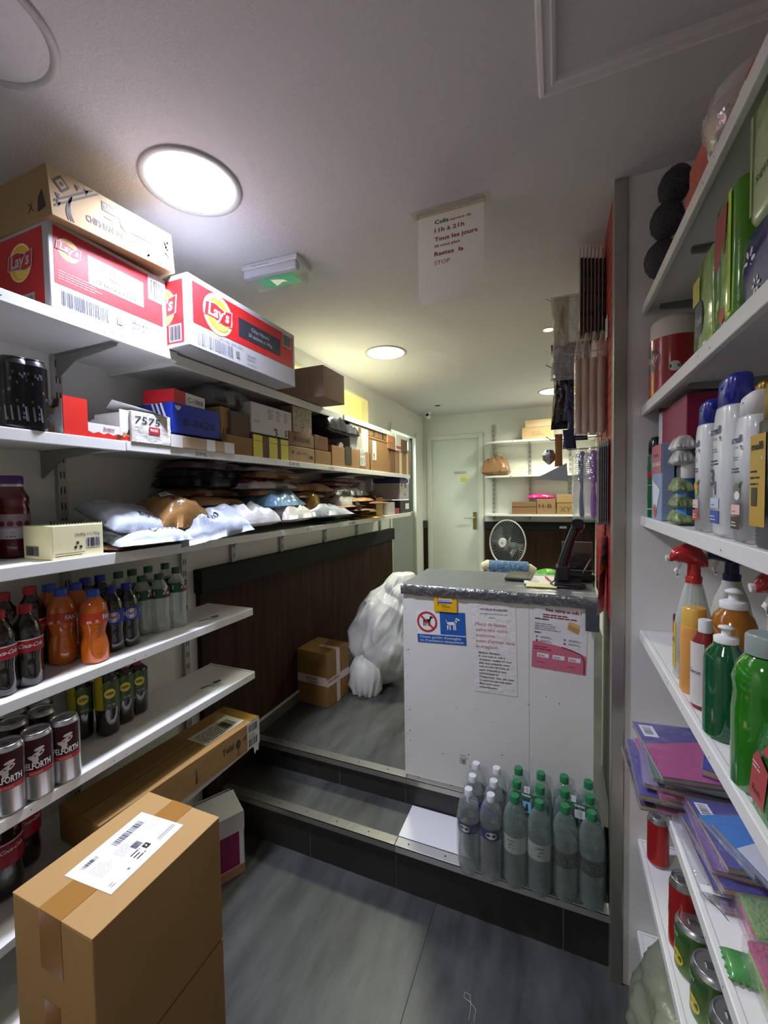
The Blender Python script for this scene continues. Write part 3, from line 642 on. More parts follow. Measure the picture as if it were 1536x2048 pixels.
def deco_ban(b, F, w_, d, h):
    f = F['f']
    for (cx, cy, s) in ((.0, 1, 1), (w_, 0, -1)):
        X = lambda t_: cx+s*t_; Y = lambda t_: (h if cy else 0)-s*t_
        for k, o_ in enumerate((.44, .50)):
            b.poly(f, [(X(.01), Y(h*o_*1.6)), (X(.01), Y(h*(o_*1.6-.05))), (X(h*(o_*2.2-.07)), Y(.005)), (X(h*o_*2.2), Y(.005))], BI, 2)
        for r in (.020, .013, .006):
            q = h*.27; b.poly(f, [(X(q-r), Y(q)), (X(q), Y(q+r)), (X(q+r), Y(q)), (X(q), Y(q-r))], BI if r != .013 else CARD, 2+(.02-r)*60)
        for q1, q2 in ((.55, .12), (.75, .10), (.12, .5), (.12, .65)):
            b.poly(f, [(X(h*q1), Y(h*q2)), (X(h*(q1+.1)), Y(h*q2)), (X(h*(q1+.05)), Y(h*(q2+.12)))], BI, 2)
    def banana(a0, c0, s_, fl):
        for k in range(3):
            P = []; 
            for i in range(9): t_ = i/8; P.append((a0+fl*(s_*.5*sin(t_*2.2)*-.55+k*.006*t_)+.0, c0-s_*t_))
            for i in range(8): b.poly(f, [P[i], (P[i][0]+.0035, P[i][1]), (P[i+1][0]+.0035, P[i+1][1]), P[i+1]][::1], BI, 2)
    banana(.052, h*.58, h*.52, 1); banana(w_-.035, h*.72, h*.4, -1)
    b.text(f, w_*.24, h*.24, h*.14, 'CHIPS BANANE PLANTAIN', BI, w=w_*.50, bold=True); b.text(f, w_*.42, h*.06, h*.10, '20 x 80g', BI, w=w_*.12)
    b.rect(f, w_*.37, h*.66, w_*.54, h*.86, BI, 2); b.text(f, w_*.38, h*.70, h*.11, 'TANTE', CARD, w=w_*.13, bold=True, l=3); b.lines(f, w_*.38, h*.52, w_*.1, h*.08, 1, BI)
    b.disc(f, w_*.555, h*.82, h*.13, M('#7a6246', .7), 3); b.disc(f, w_*.555, h*.58, h*.15, BI, 2.5)
    b.rect(f, w_*.575, h*.48, w_*.80, h*.92, PAPER, 4); b.bars(f, w_*.63, h*.54, w_*.13, h*.24, INK, 5, n=14); b.lines(f, w_*.63, h*.80, w_*.12, h*.06, 1, GR, 5)
    l = F['l']; b.poly(l, [(d*.84, h*.15), (d*.95, h*.2), (d*.92, h*.55), (d*.86, h*.4)], M('#3a2e35', .7), 2); b.text(l, d*.72, h*.2, h*.2, 'X', BI)
carton('plantain_carton', 'brown plantain crisp carton with printed corners, lying on the white crisp carton', 'carton', (-1.113, .822, ZL[1]+.2225), LRZ, .352, .30, .115, M('#9a7d54', .8, var=.05), deco_ban, 'printed snack cartons on the top left shelf', rot=(0, radians(-4.5), LRZ))
carton('parcel_carton', 'plain brown carton overhanging the top left shelf beside the yellow hatch', 'carton', (-1.03, 1.862, ZL[1]+.004), LRZ, .215, .36, .150, M('#8d7260', .8, var=.05), lambda b, F, w_, d, h: (b.rect(F['f'], w_*.18, 0, w_*.20, h, M('#a48a76', .8)), b.rect(F['f'], .2*w_, h*.68, w_, h*.69, M('#7e6656', .8))))
# ================================================================== SECOND SHELF
z2 = ZL[2]; BK = M('#101013', .25, metal=.3, name='black_can'); CT = M('#b5b6b8', .28, metal=.9, name='can_aluminium')
def deco_en(b, F, h, r):
    R = random.Random(3)
    for k in range(26): a = R.uniform(-.045, .045); c = R.uniform(.1, .8)*h; b.rect(F, a, c, a+.004, c+.007, M('#3c3a40', .4), 1)
    for a in (-.02, -.008, .004, .018): b.poly(F, [(a, h*.12), (a+.004, h*.12), (a+.001, h*.32), (a-.002, h*.32)], M('#5d5a60', .4), 2)
for i, (c_, rb, rt, lb) in enumerate(((66, 861, 757, 'black tall energy drink can with grey print, next to the chocolate display tray'), (21, 862, 760, 'black tall energy drink can at the left photo edge'), (43, 852, 759, 'black tall energy drink can standing behind the other two'))):
    x, y, h = stand(z2, c_, rb, rt, .033)
    if i == 2: x -= .055; y += .02
    can('drink_can', lb, x, y, z2, .168, .0325, BK, M('#3c3c40', .25, metal=.8), deco_en, LRZ-.5, 'black energy drink cans')
# chocolate display tray
ya, yb, _ = Lspan(XE-.004, z2, 128, 262, 870)
t = thing('display_tray', 'open white and red chocolate bar display tray beside the black cans', 'display tray', (XE-.004, (ya+yb)/2, z2+.001), LRZ)
w_ = yb-ya; d = .17; TR = M('#d8281c', .45); CH = M('#5b3620', .5); CRM = M('#b98a5a', .5)
hl = zrow(XE, ya, 790)-z2; hf = hl*.40
b = MB(); b.box((-w_/2, 0, 0), (w_/2, d, .003), CW); b.box((-w_/2, 0, 0), (-w_/2+.002, d, hl*.92), CW); b.box((-w_/2, 0, 0), (w_/2, .002, hf), CW); b.box((w_/2-.002, 0, 0), (w_/2, d, hl*.8), CW); b.box((-w_/2, d-.002, 0), (w_/2, d, hl*.75), CW)
F = boxF(w_, d, 1, 'f'); b.box((-w_/2, -.0006, 0), (-w_/2+w_*.33, .002, hl), TR); b.box((w_/2-w_*.18, -.0004, 0), (w_/2, .002, hl*.92), CW)
wav = [(w_*.33, 0), (w_*1.0, 0), (w_*1.0, hf*.28)]+[(w_*(1-.67*k/9), hf*(.30+.14*(k % 2))) for k in range(1, 10)]+[(w_*.33, hf*.5)]
b.poly(F, wav, TR, 2); b.text(F, w_*.56, hf*.62, .009, 'bueno', M('#8a3a34', .6), w=.03, bold=True, l=3)
for k in range(3): b.poly(F, [(w_*(.74+.09*k), hf*(.1+.22*k)), (w_*(.80+.09*k), hf*(.05+.22*k)), (w_*(.86+.09*k), hf*(.35+.22*k)), (w_*(.78+.09*k), hf*(.45+.22*k))], (CH, CRM, CH)[k], 3)
Fl = boxF(w_, d, 1, 'l')
for k in range(5): b.poly(Fl, [(d*(.25+.12*k), hl*(.02+.17*k)), (d*(.42+.12*k), hl*(.04+.17*k)), (d*(.46+.12*k), hl*(.24+.17*k)), (d*(.32+.12*k), hl*(.26+.17*k))], (CH, CRM)[k % 2], 3)
b.disc(Fl, d*.68, hl*.16, .018, CRM, 2.5); b.build('tray', t)
# white paper parcel 7575
WPAP = M('#cfcac2', .7, bump=.5, bs=25, name='crumpled_white_paper')
def dk(txt, a, c, hh, col='#26252b', side='f', w2=None, rot=0): return lambda b, F, w_, d, h: b.text(F[side], w_*a if side in 'ft' else d*a, h*c if side != 't' else d*c, hh*h, txt, M(col, .6), w=w2*w_ if w2 else None, it=.12, rot=rot)
def d7575(b, F, w_, d, h):
    b.text(F['f'], w_*.08, h*.62, h*.24, '7575', M('#2b2b2e', .6), w=w_*.62, it=.15); f = F['f']; b.rect(f, w_*.42, h*.33, w_*.70, h*.56, M('#b5202c', .5), 3); b.text(f, w_*.45, h*.42, h*.09, 'FRAGILE', PAPER, w=w_*.2, bold=True, l=4); b.rect(f, 0, h*.36, w_*.42, h*.37, M('#9e9a92', .7), 2)
t = Lbox('paper_parcel', 'white paper wrapped parcel with number and red fragile sticker beside the chocolate tray', 'parcel', XE+.004, z2, 263, 342, 870, 820, .16, mat=WPAP, deco=d7575)
b = MB(); F = plane((-.075, .02, .092), (1,.25,.12), (-.2,1,.05)); b.add([(-.10, .03, .118), (.0, .0, .100), (.055, -.012, .086), (.05, .09, .094), (-.05, .13, .112)], [(0, 1, 2, 3, 4)], M('#dcdad6', .6)); b.build('loose_flap', t)
# long cardboard sleeve A-2097 with white bag end
Lbox('long_parcel', 'long narrow cardboard parcel taped in white lying in front below the blue shoe box', 'parcel', XE+.006, z2, 342, 468, 885, 868, .13, mat=M('#b59c7c', .75, var=.06, bump=.2, bs=20), deco=lambda b, F, w_, d, h: (b.text(F['t'], w_*.22, .012, .022, 'A-2097', INK, w=w_*.45, it=.1), b.rect(F['f'], w_*.52, 0, w_*.66, h, M('#dedcd6', .3), 2), b.rect(F['t'], w_*.52, 0, w_*.66, d, M('#dedcd6', .3), 1.5), b.rect(F['f'], w_*.82, 0, w_, h, M('#d3cfc8', .5), 2), b.rect(F['f'], 0, 0, w_*.16, h, M('#d3cfc8', .5), 1)))
zs = z2+.052
BLUE = M('#1634a8', .35, name='shoe_box_blue')
def dshoe(b, F, w_, d, h):
    f = F['f']; l = F['l']; b.rect(f, 0, h*.66, w_, h*.675, M('#0d2478', .5), 1); b.rect(l, 0, h*.66, d, h*.675, M('#0d2478', .5), 1)
    b.text(f, w_*.2, h*.28, h*.26, 'B-8626', M('#0a1540', .5), w=w_*.66, it=.15)
    for k in range(3): b.poly(l, [(d*(.70+.08*k)-.02, h), (d*(.74+.08*k)-.02, h), (d*(.90+.08*k)-.02, 0), (d*(.86+.08*k)-.02, 0)], CW, 2)
    for k in (-1, 0, 1): b.disc(f, w_*.11+k*.006, h*.84, .0035, CW, 2, .009, rot=-k*.6)
    b.rect(f, w_*.09, h*.77, w_*.13, h*.79, CW, 3)
Lbox('shoe_box', 'blue shoe box with white stripes and handwritten number, on the second left shelf', 'shoe box', -1.165, zs, 345, 441, 850, 803, .25, mat=BLUE, deco=dshoe)
zz = zrow(-1.165, 1.05, 800)
ya, yb, _ = Lspan(-1.19, 0, 322, 415, 795)
zt = zrow(-1.165, onx(-1.165, 345, 850).y, 803)
carton('gift_box', 'small red and white flat box lying on top of the blue shoe box', 'box', (-1.18, (ya+yb)/2+.01, zt+.001), LRZ+.15, yb-ya-.04, .12, .045, M('#e6e0da', .5), lambda b, F, w_, d, h: (b.rect(F['l'], 0, 0, d, h, M('#c41e2a', .4), 1), b.rect(F['f'], 0, 0, w_*.35, h, M('#c41e2a', .4), 1), b.text(F['f'], w_*.42, h*.3, h*.4, 'C-1868', INK, w=w_*.5)))
Lbox('parcel_carton', 'narrow upright brown box squeezed against the blue shoe box', 'carton', -1.17, zs, 442, 461, 860, 812, .2, mat=CARD, deco=dk('1868', .2, .2, .2), group='brown parcels on the second left shelf')
# upper row items behind/beyond
yb0 = onx(-1.17, 461, 860).y
mailer('parcel_bag', 'puffy grey plastic parcel bag pushed high behind the blue shoe box', 'parcel bag', (-1.30, 1.36, z2+.19), LRZ, .24, .22, .085, M('#8b8b8f', .3, bump=.5, bs=14, name='grey_poly'), 11, .35)
def row(xf, z, items):
    for (name, label, ca, cb, r0, rt, d, mat, deco, kw) in items: Lbox(name, label, 'carton', xf, z, ca, cb, r0, rt, d, mat=mat, deco=deco, **kw)
GB = dict(group='brown parcels on the second left shelf')
def zon(xf, ca, rt): P = onx(xf, ca, 900); return zrow(xf, P.y, rt)
row(-1.145, z2, [('parcel_carton', 'wide low brown carton behind the taped white parcel end', 455, 506, 900, 868, .22, CARD2, None, GB)])
def dyel(b, F, w_, d, h):
    for a in (0, .42, .76): b.rect(F['f'], w_*a, 0, w_*(a+.24), h, M('#d8cc2e', .4), 2); b.rect(F['t'], w_*a, 0, w_*(a+.24), d, M('#d8cc2e', .4), 2)
    b.rect(F['f'], 0, h*.72, w_, h*.74, M('#6b4c2c', .6), 3)
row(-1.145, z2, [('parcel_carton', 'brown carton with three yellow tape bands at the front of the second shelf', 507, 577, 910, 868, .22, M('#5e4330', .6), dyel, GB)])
row(-1.145, z2, [('parcel_carton', 'low printed brown carton with 150 printed, under the coffee carton', 578, 629, 915, 890, .22, M('#a88965', .8, var=.06), lambda b, F, w_, d, h: (b.text(F['f'], w_*.3, h*.5, h*.22, '150', BI), b.disc(F['f'], w_*.15, h*.6, h*.12, BI), b.lines(F['f'], w_*.5, h*.55, w_*.3, h*.15, 2, BI), b.rect(F['f'], w_*.8, h*.3, w_*.93, h*.5, BI, 2)), GB),
  ('parcel_carton', 'low plain brown carton right of the 150 carton', 630, 662, 915, 899, .22, M('#9a7447', .8, var=.08), None, GB)])
zc = zon(-1.155, 578, 890)
row(-1.147, zc+.001, [('parcel_carton', 'brown coffee carton reading BORBONE stacked on the 150 carton', 577, 628, 880, 861, .22, M('#8a6d50', .8, var=.06), lambda b, F, w_, d, h: (b.text(F['f'], w_*.2, h*.35, h*.34, 'BORBONE', BI, w=w_*.62, bold=True),), GB),
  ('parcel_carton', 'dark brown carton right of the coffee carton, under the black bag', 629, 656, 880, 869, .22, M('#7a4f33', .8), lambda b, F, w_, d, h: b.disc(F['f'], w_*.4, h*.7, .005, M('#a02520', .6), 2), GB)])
zc2 = zon(-1.16, 507, 866)
def d555(b, F, w_, d, h):
    f = F['f']; b.text(f, w_*.55, h*.02, h*.22, '5', INK, bold=True); b.text(f, w_*.80, h*.05, h*.22, '5', INK, bold=True)
    for k in range(3): b.lines(f, w_*(.38+.2*k), h*.55, w_*.14, h*.38, 5, M('#5d5a60', .7), 2, seed=k)
    b.lines(f, w_*.05, h*.35, w_*.2, h*.1, 2, INK, 2); b.poly(f, [(w_*.5, h*.2), (w_*.6, h*.2), (w_*.55, h*.3)], M('#b02a30', .6), 2)
row(-1.15, zc2+.002, [('parcel_carton', 'white printed carton with black digits above the yellow banded carton', 503, 583, 840, 802, .22, M('#c6c4c6', .6), d555, dict(group='white cartons on the second left shelf'))])
row(-1.155, zon(-1.147, 577, 861)+.002, [
  ('parcel_carton', 'small brown box wrapped in shiny tape above the coffee carton', 586, 624, 860, 810, .2, M('#8c7964', .15, var=.25, vs_=30, bump=.8, bs=40), None, GB)])
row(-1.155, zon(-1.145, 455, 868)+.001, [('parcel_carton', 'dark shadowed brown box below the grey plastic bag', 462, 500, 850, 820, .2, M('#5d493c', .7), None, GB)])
BB = M('#25272d', .22, bump=.7, bs=16, name='black_poly'); 
mailer('parcel_bag', 'shiny black plastic parcel bag between the taped box and the tall white carton', 'parcel bag', (-1.25, 2.17, zc+.105), LRZ, .40, .24, .115, BB, 21, .35)
row(-1.15, zon(-1.145, 664, 890)+.002, [('parcel_carton', 'large white carton with brown tape mark on the opened brown carton', 700, 737, 880, 846, .22, M('#c9c8c4', .6), lambda b, F, w_, d, h: (b.rect(F['f'], w_*.42, 0, w_*.62, h, M('#b5aea2', .5), 1), b.disc(F['f'], w_*.5, h*.82, .02, M('#7a5636', .6), 2)), dict(group='white cartons on the second left shelf'))])
t = thing('mailing_tube', 'white ended cardboard tube pointing out beside the dark cartons', 'tube', (-1.13, 2.16, z2+.115), LRZ)
b = MB(); T = Matrix.Translation((0, .03, .0)) @ Matrix.Rotation(radians(-90), 4, 'X'); b.lathe([(.028, 0), (.028, .2)], M('#a39484', .7), 24, T); b.build('tube_body', t)
b = MB(); b.lathe([(.031, -.004), (.031, .012)], M('#dfe0df', .4), 24, T); b.lathe([(.012, -.0065), (.010, -.0055)], M('#b0b0b0', .4), 16, T); b.build('end_cap', t)
t = Lbox('parcel_carton', 'opened brown carton with black and clear tape strips, at the shelf front', 'carton', -1.145, z2, 664, 741, 920, 890, .2, mat=M('#a57a50', .75, var=.1), group='brown parcels on the second left shelf')
b = MB(); wq = onx(-1.145, 741, 920).y-onx(-1.145, 664, 920).y; F = boxF(wq, .2, .11, 'f')
for a, mm in ((.30, M('#17171b', .2)), (.68, film('#e0e0e0', .5, .15, .6, 50))): b.box((-wq/2+wq*a, -.002, .02), (-wq/2+wq*(a+.16), .19, .125), mm)
b.build('tape', t)
row(-1.145, z2, [('parcel_carton', 'tall brown carton with white label strip, under the box marked with an O', 739, 779, 925, 872, .24, M('#9b7244', .8, var=.05), lambda b, F, w_, d, h: (b.rect(F['f'], w_*.14, h*.32, w_*.32, h*.9, PAPER, 2), b.bars(F['f'], w_*.18, h*.35, h*.2, .02, INK, 3, n=7, vert=True), b.rect(F['f'], 0, h*.93, w_, h*.95, BI, 2), b.rect(F['f'], w_*.9, .02, w_*.905, h, BI, 2)), GB),
  ('parcel_carton', 'slim dark brown carton right of the tall labelled one', 781, 791, 925, 900, .24, M('#76543a', .8), None, GB),
  ('parcel_carton', 'upright brown box with a pale tape band, third from the shelf end', 792, 808, 930, 896, .2, M('#9f774b', .8), lambda b, F, w_, d, h: b.rect(F['f'], w_*.4, 0, w_*.7, h, M('#d6cbb8', .5), 2), GB),
  ('parcel_carton', 'upright brown box with a pale tape band at the very end of the second shelf', 809, 820, 930, 899, .2, M('#9f774b', .8), lambda b, F, w_, d, h: b.rect(F['f'], w_*.35, 0, w_*.65, h, M('#d6cbb8', .5), 2), GB)])
za = zon(-1.132, 739, 870)
row(-1.15, za+.002, [('parcel_carton', 'brown box marked with a black letter O on top of the tall carton', 736, 757, 870, 855, .2, M('#8b6a47', .8), lambda b, F, w_, d, h: b.text(F['f'], w_*.45, h*.2, h*.6, 'O', INK, bold=True), GB),
  ('parcel_carton', 'brown box with dark tape beside the letter O box', 758, 773, 870, 858, .2, M('#86664a', .8), lambda b, F, w_, d, h: b.rect(F['f'], w_*.4, 0, w_*.55, h, INK, 2), GB)])
zb_ = zon(-1.132, 781, 898)
row(-1.14, zb_+.002, [('parcel_carton', 'square brown box high beside the letter O box', 776, 791, 890, 870, .2, M('#a07448', .8), lambda b, F, w_, d, h: b.rect(F['f'], w_*.1, h*.5, w_*.6, h*.75, M('#cc6666', .6), 2), GB),
  ('parcel_carton', 'small white box with red stripe near the top of the shelf end', 792, 802, 890, 868, .2, M('#d0ccc8', .6), lambda b, F, w_, d, h: b.rect(F['f'], 0, h*.15, w_, h*.3, M('#b04048', .6), 2), dict(group='white cartons on the second left shelf')),
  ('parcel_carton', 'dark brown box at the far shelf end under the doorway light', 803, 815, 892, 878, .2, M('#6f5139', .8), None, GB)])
# ================================================================== THIRD SHELF: JUICE, CREAM BOX, PARCEL BAGS
z3 = ZL[3]
x, y, h = stand(z3, 30, 1117, 972, .036)
x = min(x, -1.18); JR = M('#5a1420', .12, name='red_juice', coat=.5); PUR = M('#4a2268', .4)
t = thing('juice_bottle', 'red juice bottle with purple cap near the left photo edge, third shelf', 'bottle', (x, y, z3+.001), LRZ-.5)
b = MB(); r = .036; b.lathe(prof(.215, r, [(.85, 0), (1, .03), (1, .2), (.93, .23), (1, .27), (1, .60), (.93, .63), (1, .68), (1, .74), (.72, .84), (.66, .87)]), JR, 28); b.build('bottle_body', t)
b = MB(); b.lathe([(r*.66, .187), (r*.62, .197)], film('#ffffff', .3), 24, cap=False); b.lathe([(r*.70, .194), (r*.70, .213), (r*.64, .216)], PUR, 24); b.build('cap', t)
b = MB(); F = cylF(r*1.01); b.rect(F, -.11, .055, .11, .115, M('#9a7f86', .5), 1, 30); b.rect(F, -.11, .05, .11, .078, M('#b9aeb4', .5), 2, 30)
for k in range(5): b.disc(F, -.04+.018*k, .09, .007, M('#5c2038', .5), 2.5, n=12)
b.lines(F, -.03, .055, .05, .02, 2, M('#4c4450', .5), 3); b.build('wrap_label', t)
t = thing('drink_bottle', 'blue drink bottle cut by the left photo edge, third shelf', 'bottle', (x+.005, y-.075, z3+.001), LRZ)
b = MB(); b.lathe(prof(.17, .033, [(.9, 0), (1, .03), (1, .75), (.7, .88), (.6, .92), (.6, 1)]), M('#1d5a7c', .2, coat=.4), 24); b.build('bottle_body', t)
b = MB(); b.lathe([(.034, .09), (.034, .13)], M('#39444c', .4), 24, cap=False); b.build('wrap_label', t)
CRE = M('#e3dcae', .6, name='cream_card')
def dcream(b, F, w_, d, h):
    f = F['f']; b.rect(f, w_*.64, h*.28, w_*.93, h*.60, PAPER, 2); b.bars(f, w_*.65, h*.30, w_*.26, h*.28, INK, 3, seed=3); b.text(f, w_*.42, h*.66, h*.09, '24x80g 1=1,92kg', INK, w=w_*.5)
    b.rect(f, w_*.04, h*.08, w_*.55, h*.10, BI, 2); b.rect(f, w_*.04, h*.15, w_*.6, h*.165, BI, 2)
    for q in ((.47, .45), (.43, .32), (.53, .32)): b.disc(f, w_*q[0], h*q[1], .004, BI, 2, n=8)
    b.rect(F['l'], d*.1, h*.1, d*.55, h*.4, M('#8d8a80', .6), 2); b.bars(F['l'], d*.12, h*.12, d*.4, h*.25, INK, 3)
t = Lbox('card_box', 'open cream cardboard display box with serrated edge and barcode', 'box', -1.155, z3, 105, 208, 1110, 1053, .12, mat=CRE, deco=dcream)
ya, yb, h = Lspan(-1.155, z3, 105, 208, 1110, 1053); w_ = yb-ya
b = MB()
for k in range(18): a = -w_/2+w_*k/18; b.add([(a, 0, h), (a+w_/18, 0, h), (a+w_/36, 0, h+.005)], [(0, 1, 2)], CRE)
b.build('serrated_edge', t)
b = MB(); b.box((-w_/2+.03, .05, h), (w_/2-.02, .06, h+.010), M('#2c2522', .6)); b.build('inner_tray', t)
# parcel bags: (name-label, photo column, x, z offset, yaw, w, l, thick, mat, seed, crump, lab, text, tilt)
PW = M('#a6acb8', .28, bump=1, bs=11, name='white_poly'); PG = M('#9aa0a8', .28, bump=1, bs=18, name='grey_white_poly'); KR = M('#8f6c43', .6, bump=.6, bs=20, name='kraft_paper'); KRS = M('#8f6a40', .2, bump=1, bs=12, name='kraft_in_plastic'); KD = M('#6b4b30', .5, bump=.3, bs=20, name='kraft_dark')
SIL = M('#a9a9ad', .22, metal=.5, bump=.8, bs=25, name='silver_poly'); DKB = M('#232228', .3, bump=.6, bs=18, name='dark_poly'); GOLD = M('#8a6a2c', .15, metal=.3, bump=.9, bs=14, name='brown_film'); BLP = M('#6f93ac', .25, bump=1, bs=20, name='blue_clear_poly'); REDP = M('#96414a', .35, bump=.5, bs=20); YEN = M('#d9b32a', .6)
GB3 = 'soft parcel bags piled on the third left shelf'
def bag(label, col, x, dz, yaw, w_, l, t, mat, seed, crump=.3, lab=None, text=None, tilt=(0, 0), name='parcel_bag', cat='parcel bag'):
    P = onx(x, col, 1040)
    return mailer(name, label, cat, (x, P.y, z3+dz), 0, w_, l, t*1.25, mat, seed, crump, lab=lab, text=text, group=GB3, rot=(radians(tilt[0]), radians(tilt[1]), LRZ+yaw))
# near group
bag('flat brown card mailer lying under the white parcel bags beside the cream box', 228, -1.27, .004, .1, .20, .26, .018, KD, 1, .1)
bag('white poly parcel bag reading C-1109 drooping over the shelf front', 285, -1.20, .022, -.12, .24, .17, .028, PW, 2, .3, None, ('C-1109', .11, .03, .024, .1), (9, 0))
bag('puffy white parcel bag reading B-5586, topmost beside the cream box', 250, -1.255, .062, .06, .215, .20, .05, PW, 3, .2, (.03, .12, .07, .05), ('B-5586', .085, .035, .022, .0), (20, 10))
bag('brown bubble parcel wrapped in shiny plastic behind the large white bag', 340, -1.25, .058, -.1, .19, .20, .075, KRS, 4, .25, (.07, .13, .08, .06), None, (14, 0))
bag('large greyish white parcel bag hanging over the shelf edge', 418, -1.165, .035, -.45, .26, .18, .045, PW, 5, .5, None, ('220', .11, .05, .026, .3), (24, -10))
bag('flat brown envelope under the shiny brown bubble parcel', 400, -1.33, .115, .15, .30, .24, .03, KR, 6, .25)
# rear left pile
for i, (lb, c_, dz, mt, th, yw) in enumerate((('lowest of the dark bags stacked against the wall rail', 395, .150, KD, .03, .05), ('black parcel bag in the dark pile against the wall rail', 400, .185, DKB, .05, -.05), ('dark crinkled parcel bag second from the top of the dark pile', 405, .225, DKB, .04, .1), ('brownish clear parcel bag topmost of the dark pile', 410, .262, M('#5c4a44', .3, bump=.5), .03, 0))):
    bag(lb, c_, -1.36, dz, yw, .30, .20, th, mt, 30+i, .4)
# middle pile
mid = [('dark grey parcel bag at the bottom of the middle pile', 500, -1.275, .02, .3, .26, .22, .035, DKB, .3),
 ('crumpled white parcel bag at the shelf front, left of the gold banded one', 500, -1.175, .03, .0, .26, .13, .055, M('#d6d4d6', .3, bump=.6, bs=24), .55),
 ('crumpled white bag with a gold band at the shelf front', 580, -1.18, .032, .1, .27, .13, .055, M('#d9d2c8', .3, bump=.6, bs=24), .5),
 ('grey speckled parcel bag in the centre of the pile', 560, -1.28, .058, -.2, .28, .2, .035, M('#55565c', .3, bump=.6), .4),
 ('clear blue printed parcel bag in the centre of the pile', 545, -1.25, .095, .15, .30, .22, .055, BLP, .4),
 ('brown paper mailer lying across the middle pile', 520, -1.32, .152, .1, .34, .22, .03, KR, .2),
 ('silvery white parcel bag in the upper middle pile', 515, -1.30, .184, -.1, .36, .2, .03, M('#b7adb4', .3, bump=.5), .35),
 ('pink edged parcel bag in the upper middle pile', 500, -1.35, .150+.062, .1, .34, .2, .02, REDP, .3),
 ('shiny brown parcel bag near the top of the middle pile', 530, -1.31, .215+.02, 0, .36, .2, .03, KRS, .3),
 ('pale pink flat parcel bag topmost of the middle pile', 520, -1.34, .265, .05, .38, .2, .022, M('#a08a90', .35, bump=.4), .25),
 ('folded brown paper bag right of the pale pink bag', 600, -1.32, .172, -.3, .36, .2, .035, KR, .35),
 ('flat brown mailer below the folded brown paper bag', 600, -1.28, .14, .1, .36, .2, .02, KD, .25),
 ('silver white parcel bag pointing right below the round brown bundle', 640, -1.20, .035, -.2, .40, .18, .045, M('#a7aab2', .28, bump=.5), .45),
 ('flat grey parcel bag under the silver white one', 655, -1.29, .012, .0, .40, .2, .02, M('#4a4a4e', .4), .3),
 ('small white and brown taped bag right of the round brown bundle', 678, -1.24, .078, 0, .26, .18, .055, M('#b9b2aa', .25, bump=.5), .4),
 ('shiny silver padded parcel bag high in the right pile', 680, -1.31, .135, 0, .52, .2, .06, SIL, .3),
 ('dull red flat parcel bag above the silver padded one', 672, -1.33, .210, .1, .48, .2, .02, M('#7c4650', .4), .3),
 ('grey flat parcel bag topmost of the right pile', 680, -1.33, .235, 0, .42, .2, .022, M('#77767a', .3, bump=.4), .3)]
for i, (lb, c_, x, dz, yw, w_, l, th, mt, cr_) in enumerate(mid): bag(lb, c_, x, dz, yw, w_, l, th, mt, 50+i, cr_)
t = thing('parcel_bundle', 'round brown bundle wrapped in shiny film, end facing the aisle', 'parcel', (-1.17, onx(-1.17, 632, 1000).y, z3+.105), LRZ+.2)
b = MB(); T = Matrix.Translation((0, 0, 0)) @ Matrix.Rotation(radians(-90), 4, 'X')
b.lathe([(.018, -.012), (.05, -.006), (.066, .02), (.070, .08), (.060, .16), (.03, .2)], GOLD, 40, T, fn=lambda a, z: 1+.08*noise.noise(Vector((cos(a)*3, sin(a)*3, z*22)))+.03*sin(a*9+z*30)); b.build('bundle', t)
# brown flat pile to the right
R = random.Random(12)
desc = ['lowest', 'second lowest', 'third lowest', 'fourth', 'fifth', 'sixth', 'seventh', 'topmost']
for i in range(8):
    c_ = 700+R.uniform(-22, 26); bag('brown card mailer, %s in the fanned brown pile' % desc[i], c_, -1.25+R.uniform(-.03, .03), .006+i*.0125, R.uniform(-.6, .6), .42+R.uniform(-.1, .05), .20, .012, (KD, KR, KR, KD)[i % 4], 80+i, .12, name='card_mailer', cat='mailer')
bag('yellow envelope sticking out under the fanned brown pile', 733, -1.19, .001, -.1, .30, .16, .006, YEN, 95, .1, name='envelope', cat='envelope')
bag('green plastic bag corner peeping out at the shelf front', 662, -1.19, .001, .0, .30, .10, .01, M('#2c6a52', .3, bump=.5), 96, .4)
bag('tilted brown card mailer leaning on the fanned pile', 716, -1.21, .11, .2, .40, .15, .02, KR, 97, .2, name='card_mailer', cat='mailer')
bag('shiny dark brown parcel bag on the pile beside the small open box', 740, -1.28, .125, .1, .24, .16, .035, M('#5a3722', .2, bump=.6), 98, .4)
row(-1.20, z3+.002, [('parcel_carton', 'small open brown box lying beyond the fanned brown pile', 752, 766, 1020, 995, .2, CARD2, None, GB)])
row(-1.16, z3, [('parcel_carton', 'tiny white printed carton near the end of the third shelf', 779, 790, 1030, 1005, .14, M('#b5aca6', .6), None, GB), ('parcel_carton', 'small red box near the end of the third shelf', 791, 799, 1030, 1017, .14, M('#8c3a38', .6), None, GB),
 ('parcel_carton', 'black plastic wrapped carton with white sticker at the end of the third shelf', 801, 822, 1027, 1001, .22, M('#1b1a1e', .25, bump=.5), lambda b, F, w_, d, h: b.rect(F['f'], w_*.45, h*.3, w_*.8, h*.75, PAPER, 2), GB)])
zc = zon(-1.16, 801, 1000)
row(-1.165, zc+.002, [('parcel_carton', 'white carton with black triangle mark standing on the black wrapped carton', 800, 818, 1000, 966, .24, M('#b9adb0', .6), lambda b, F, w_, d, h: (b.poly(F['f'], [(w_*.45, h*.35), (w_*.6, h*.35), (w_*.52, h*.22)], INK, 2), b.rect(F['f'], w_*.1, h*.8, w_*.3, h, M('#8e5a4a', .6), 2), b.rect(F['f'], w_*.5, h*.7, w_*.7, h, M('#8e5a4a', .6), 2)), GB)])
zc = zon(-1.165, 800, 966)
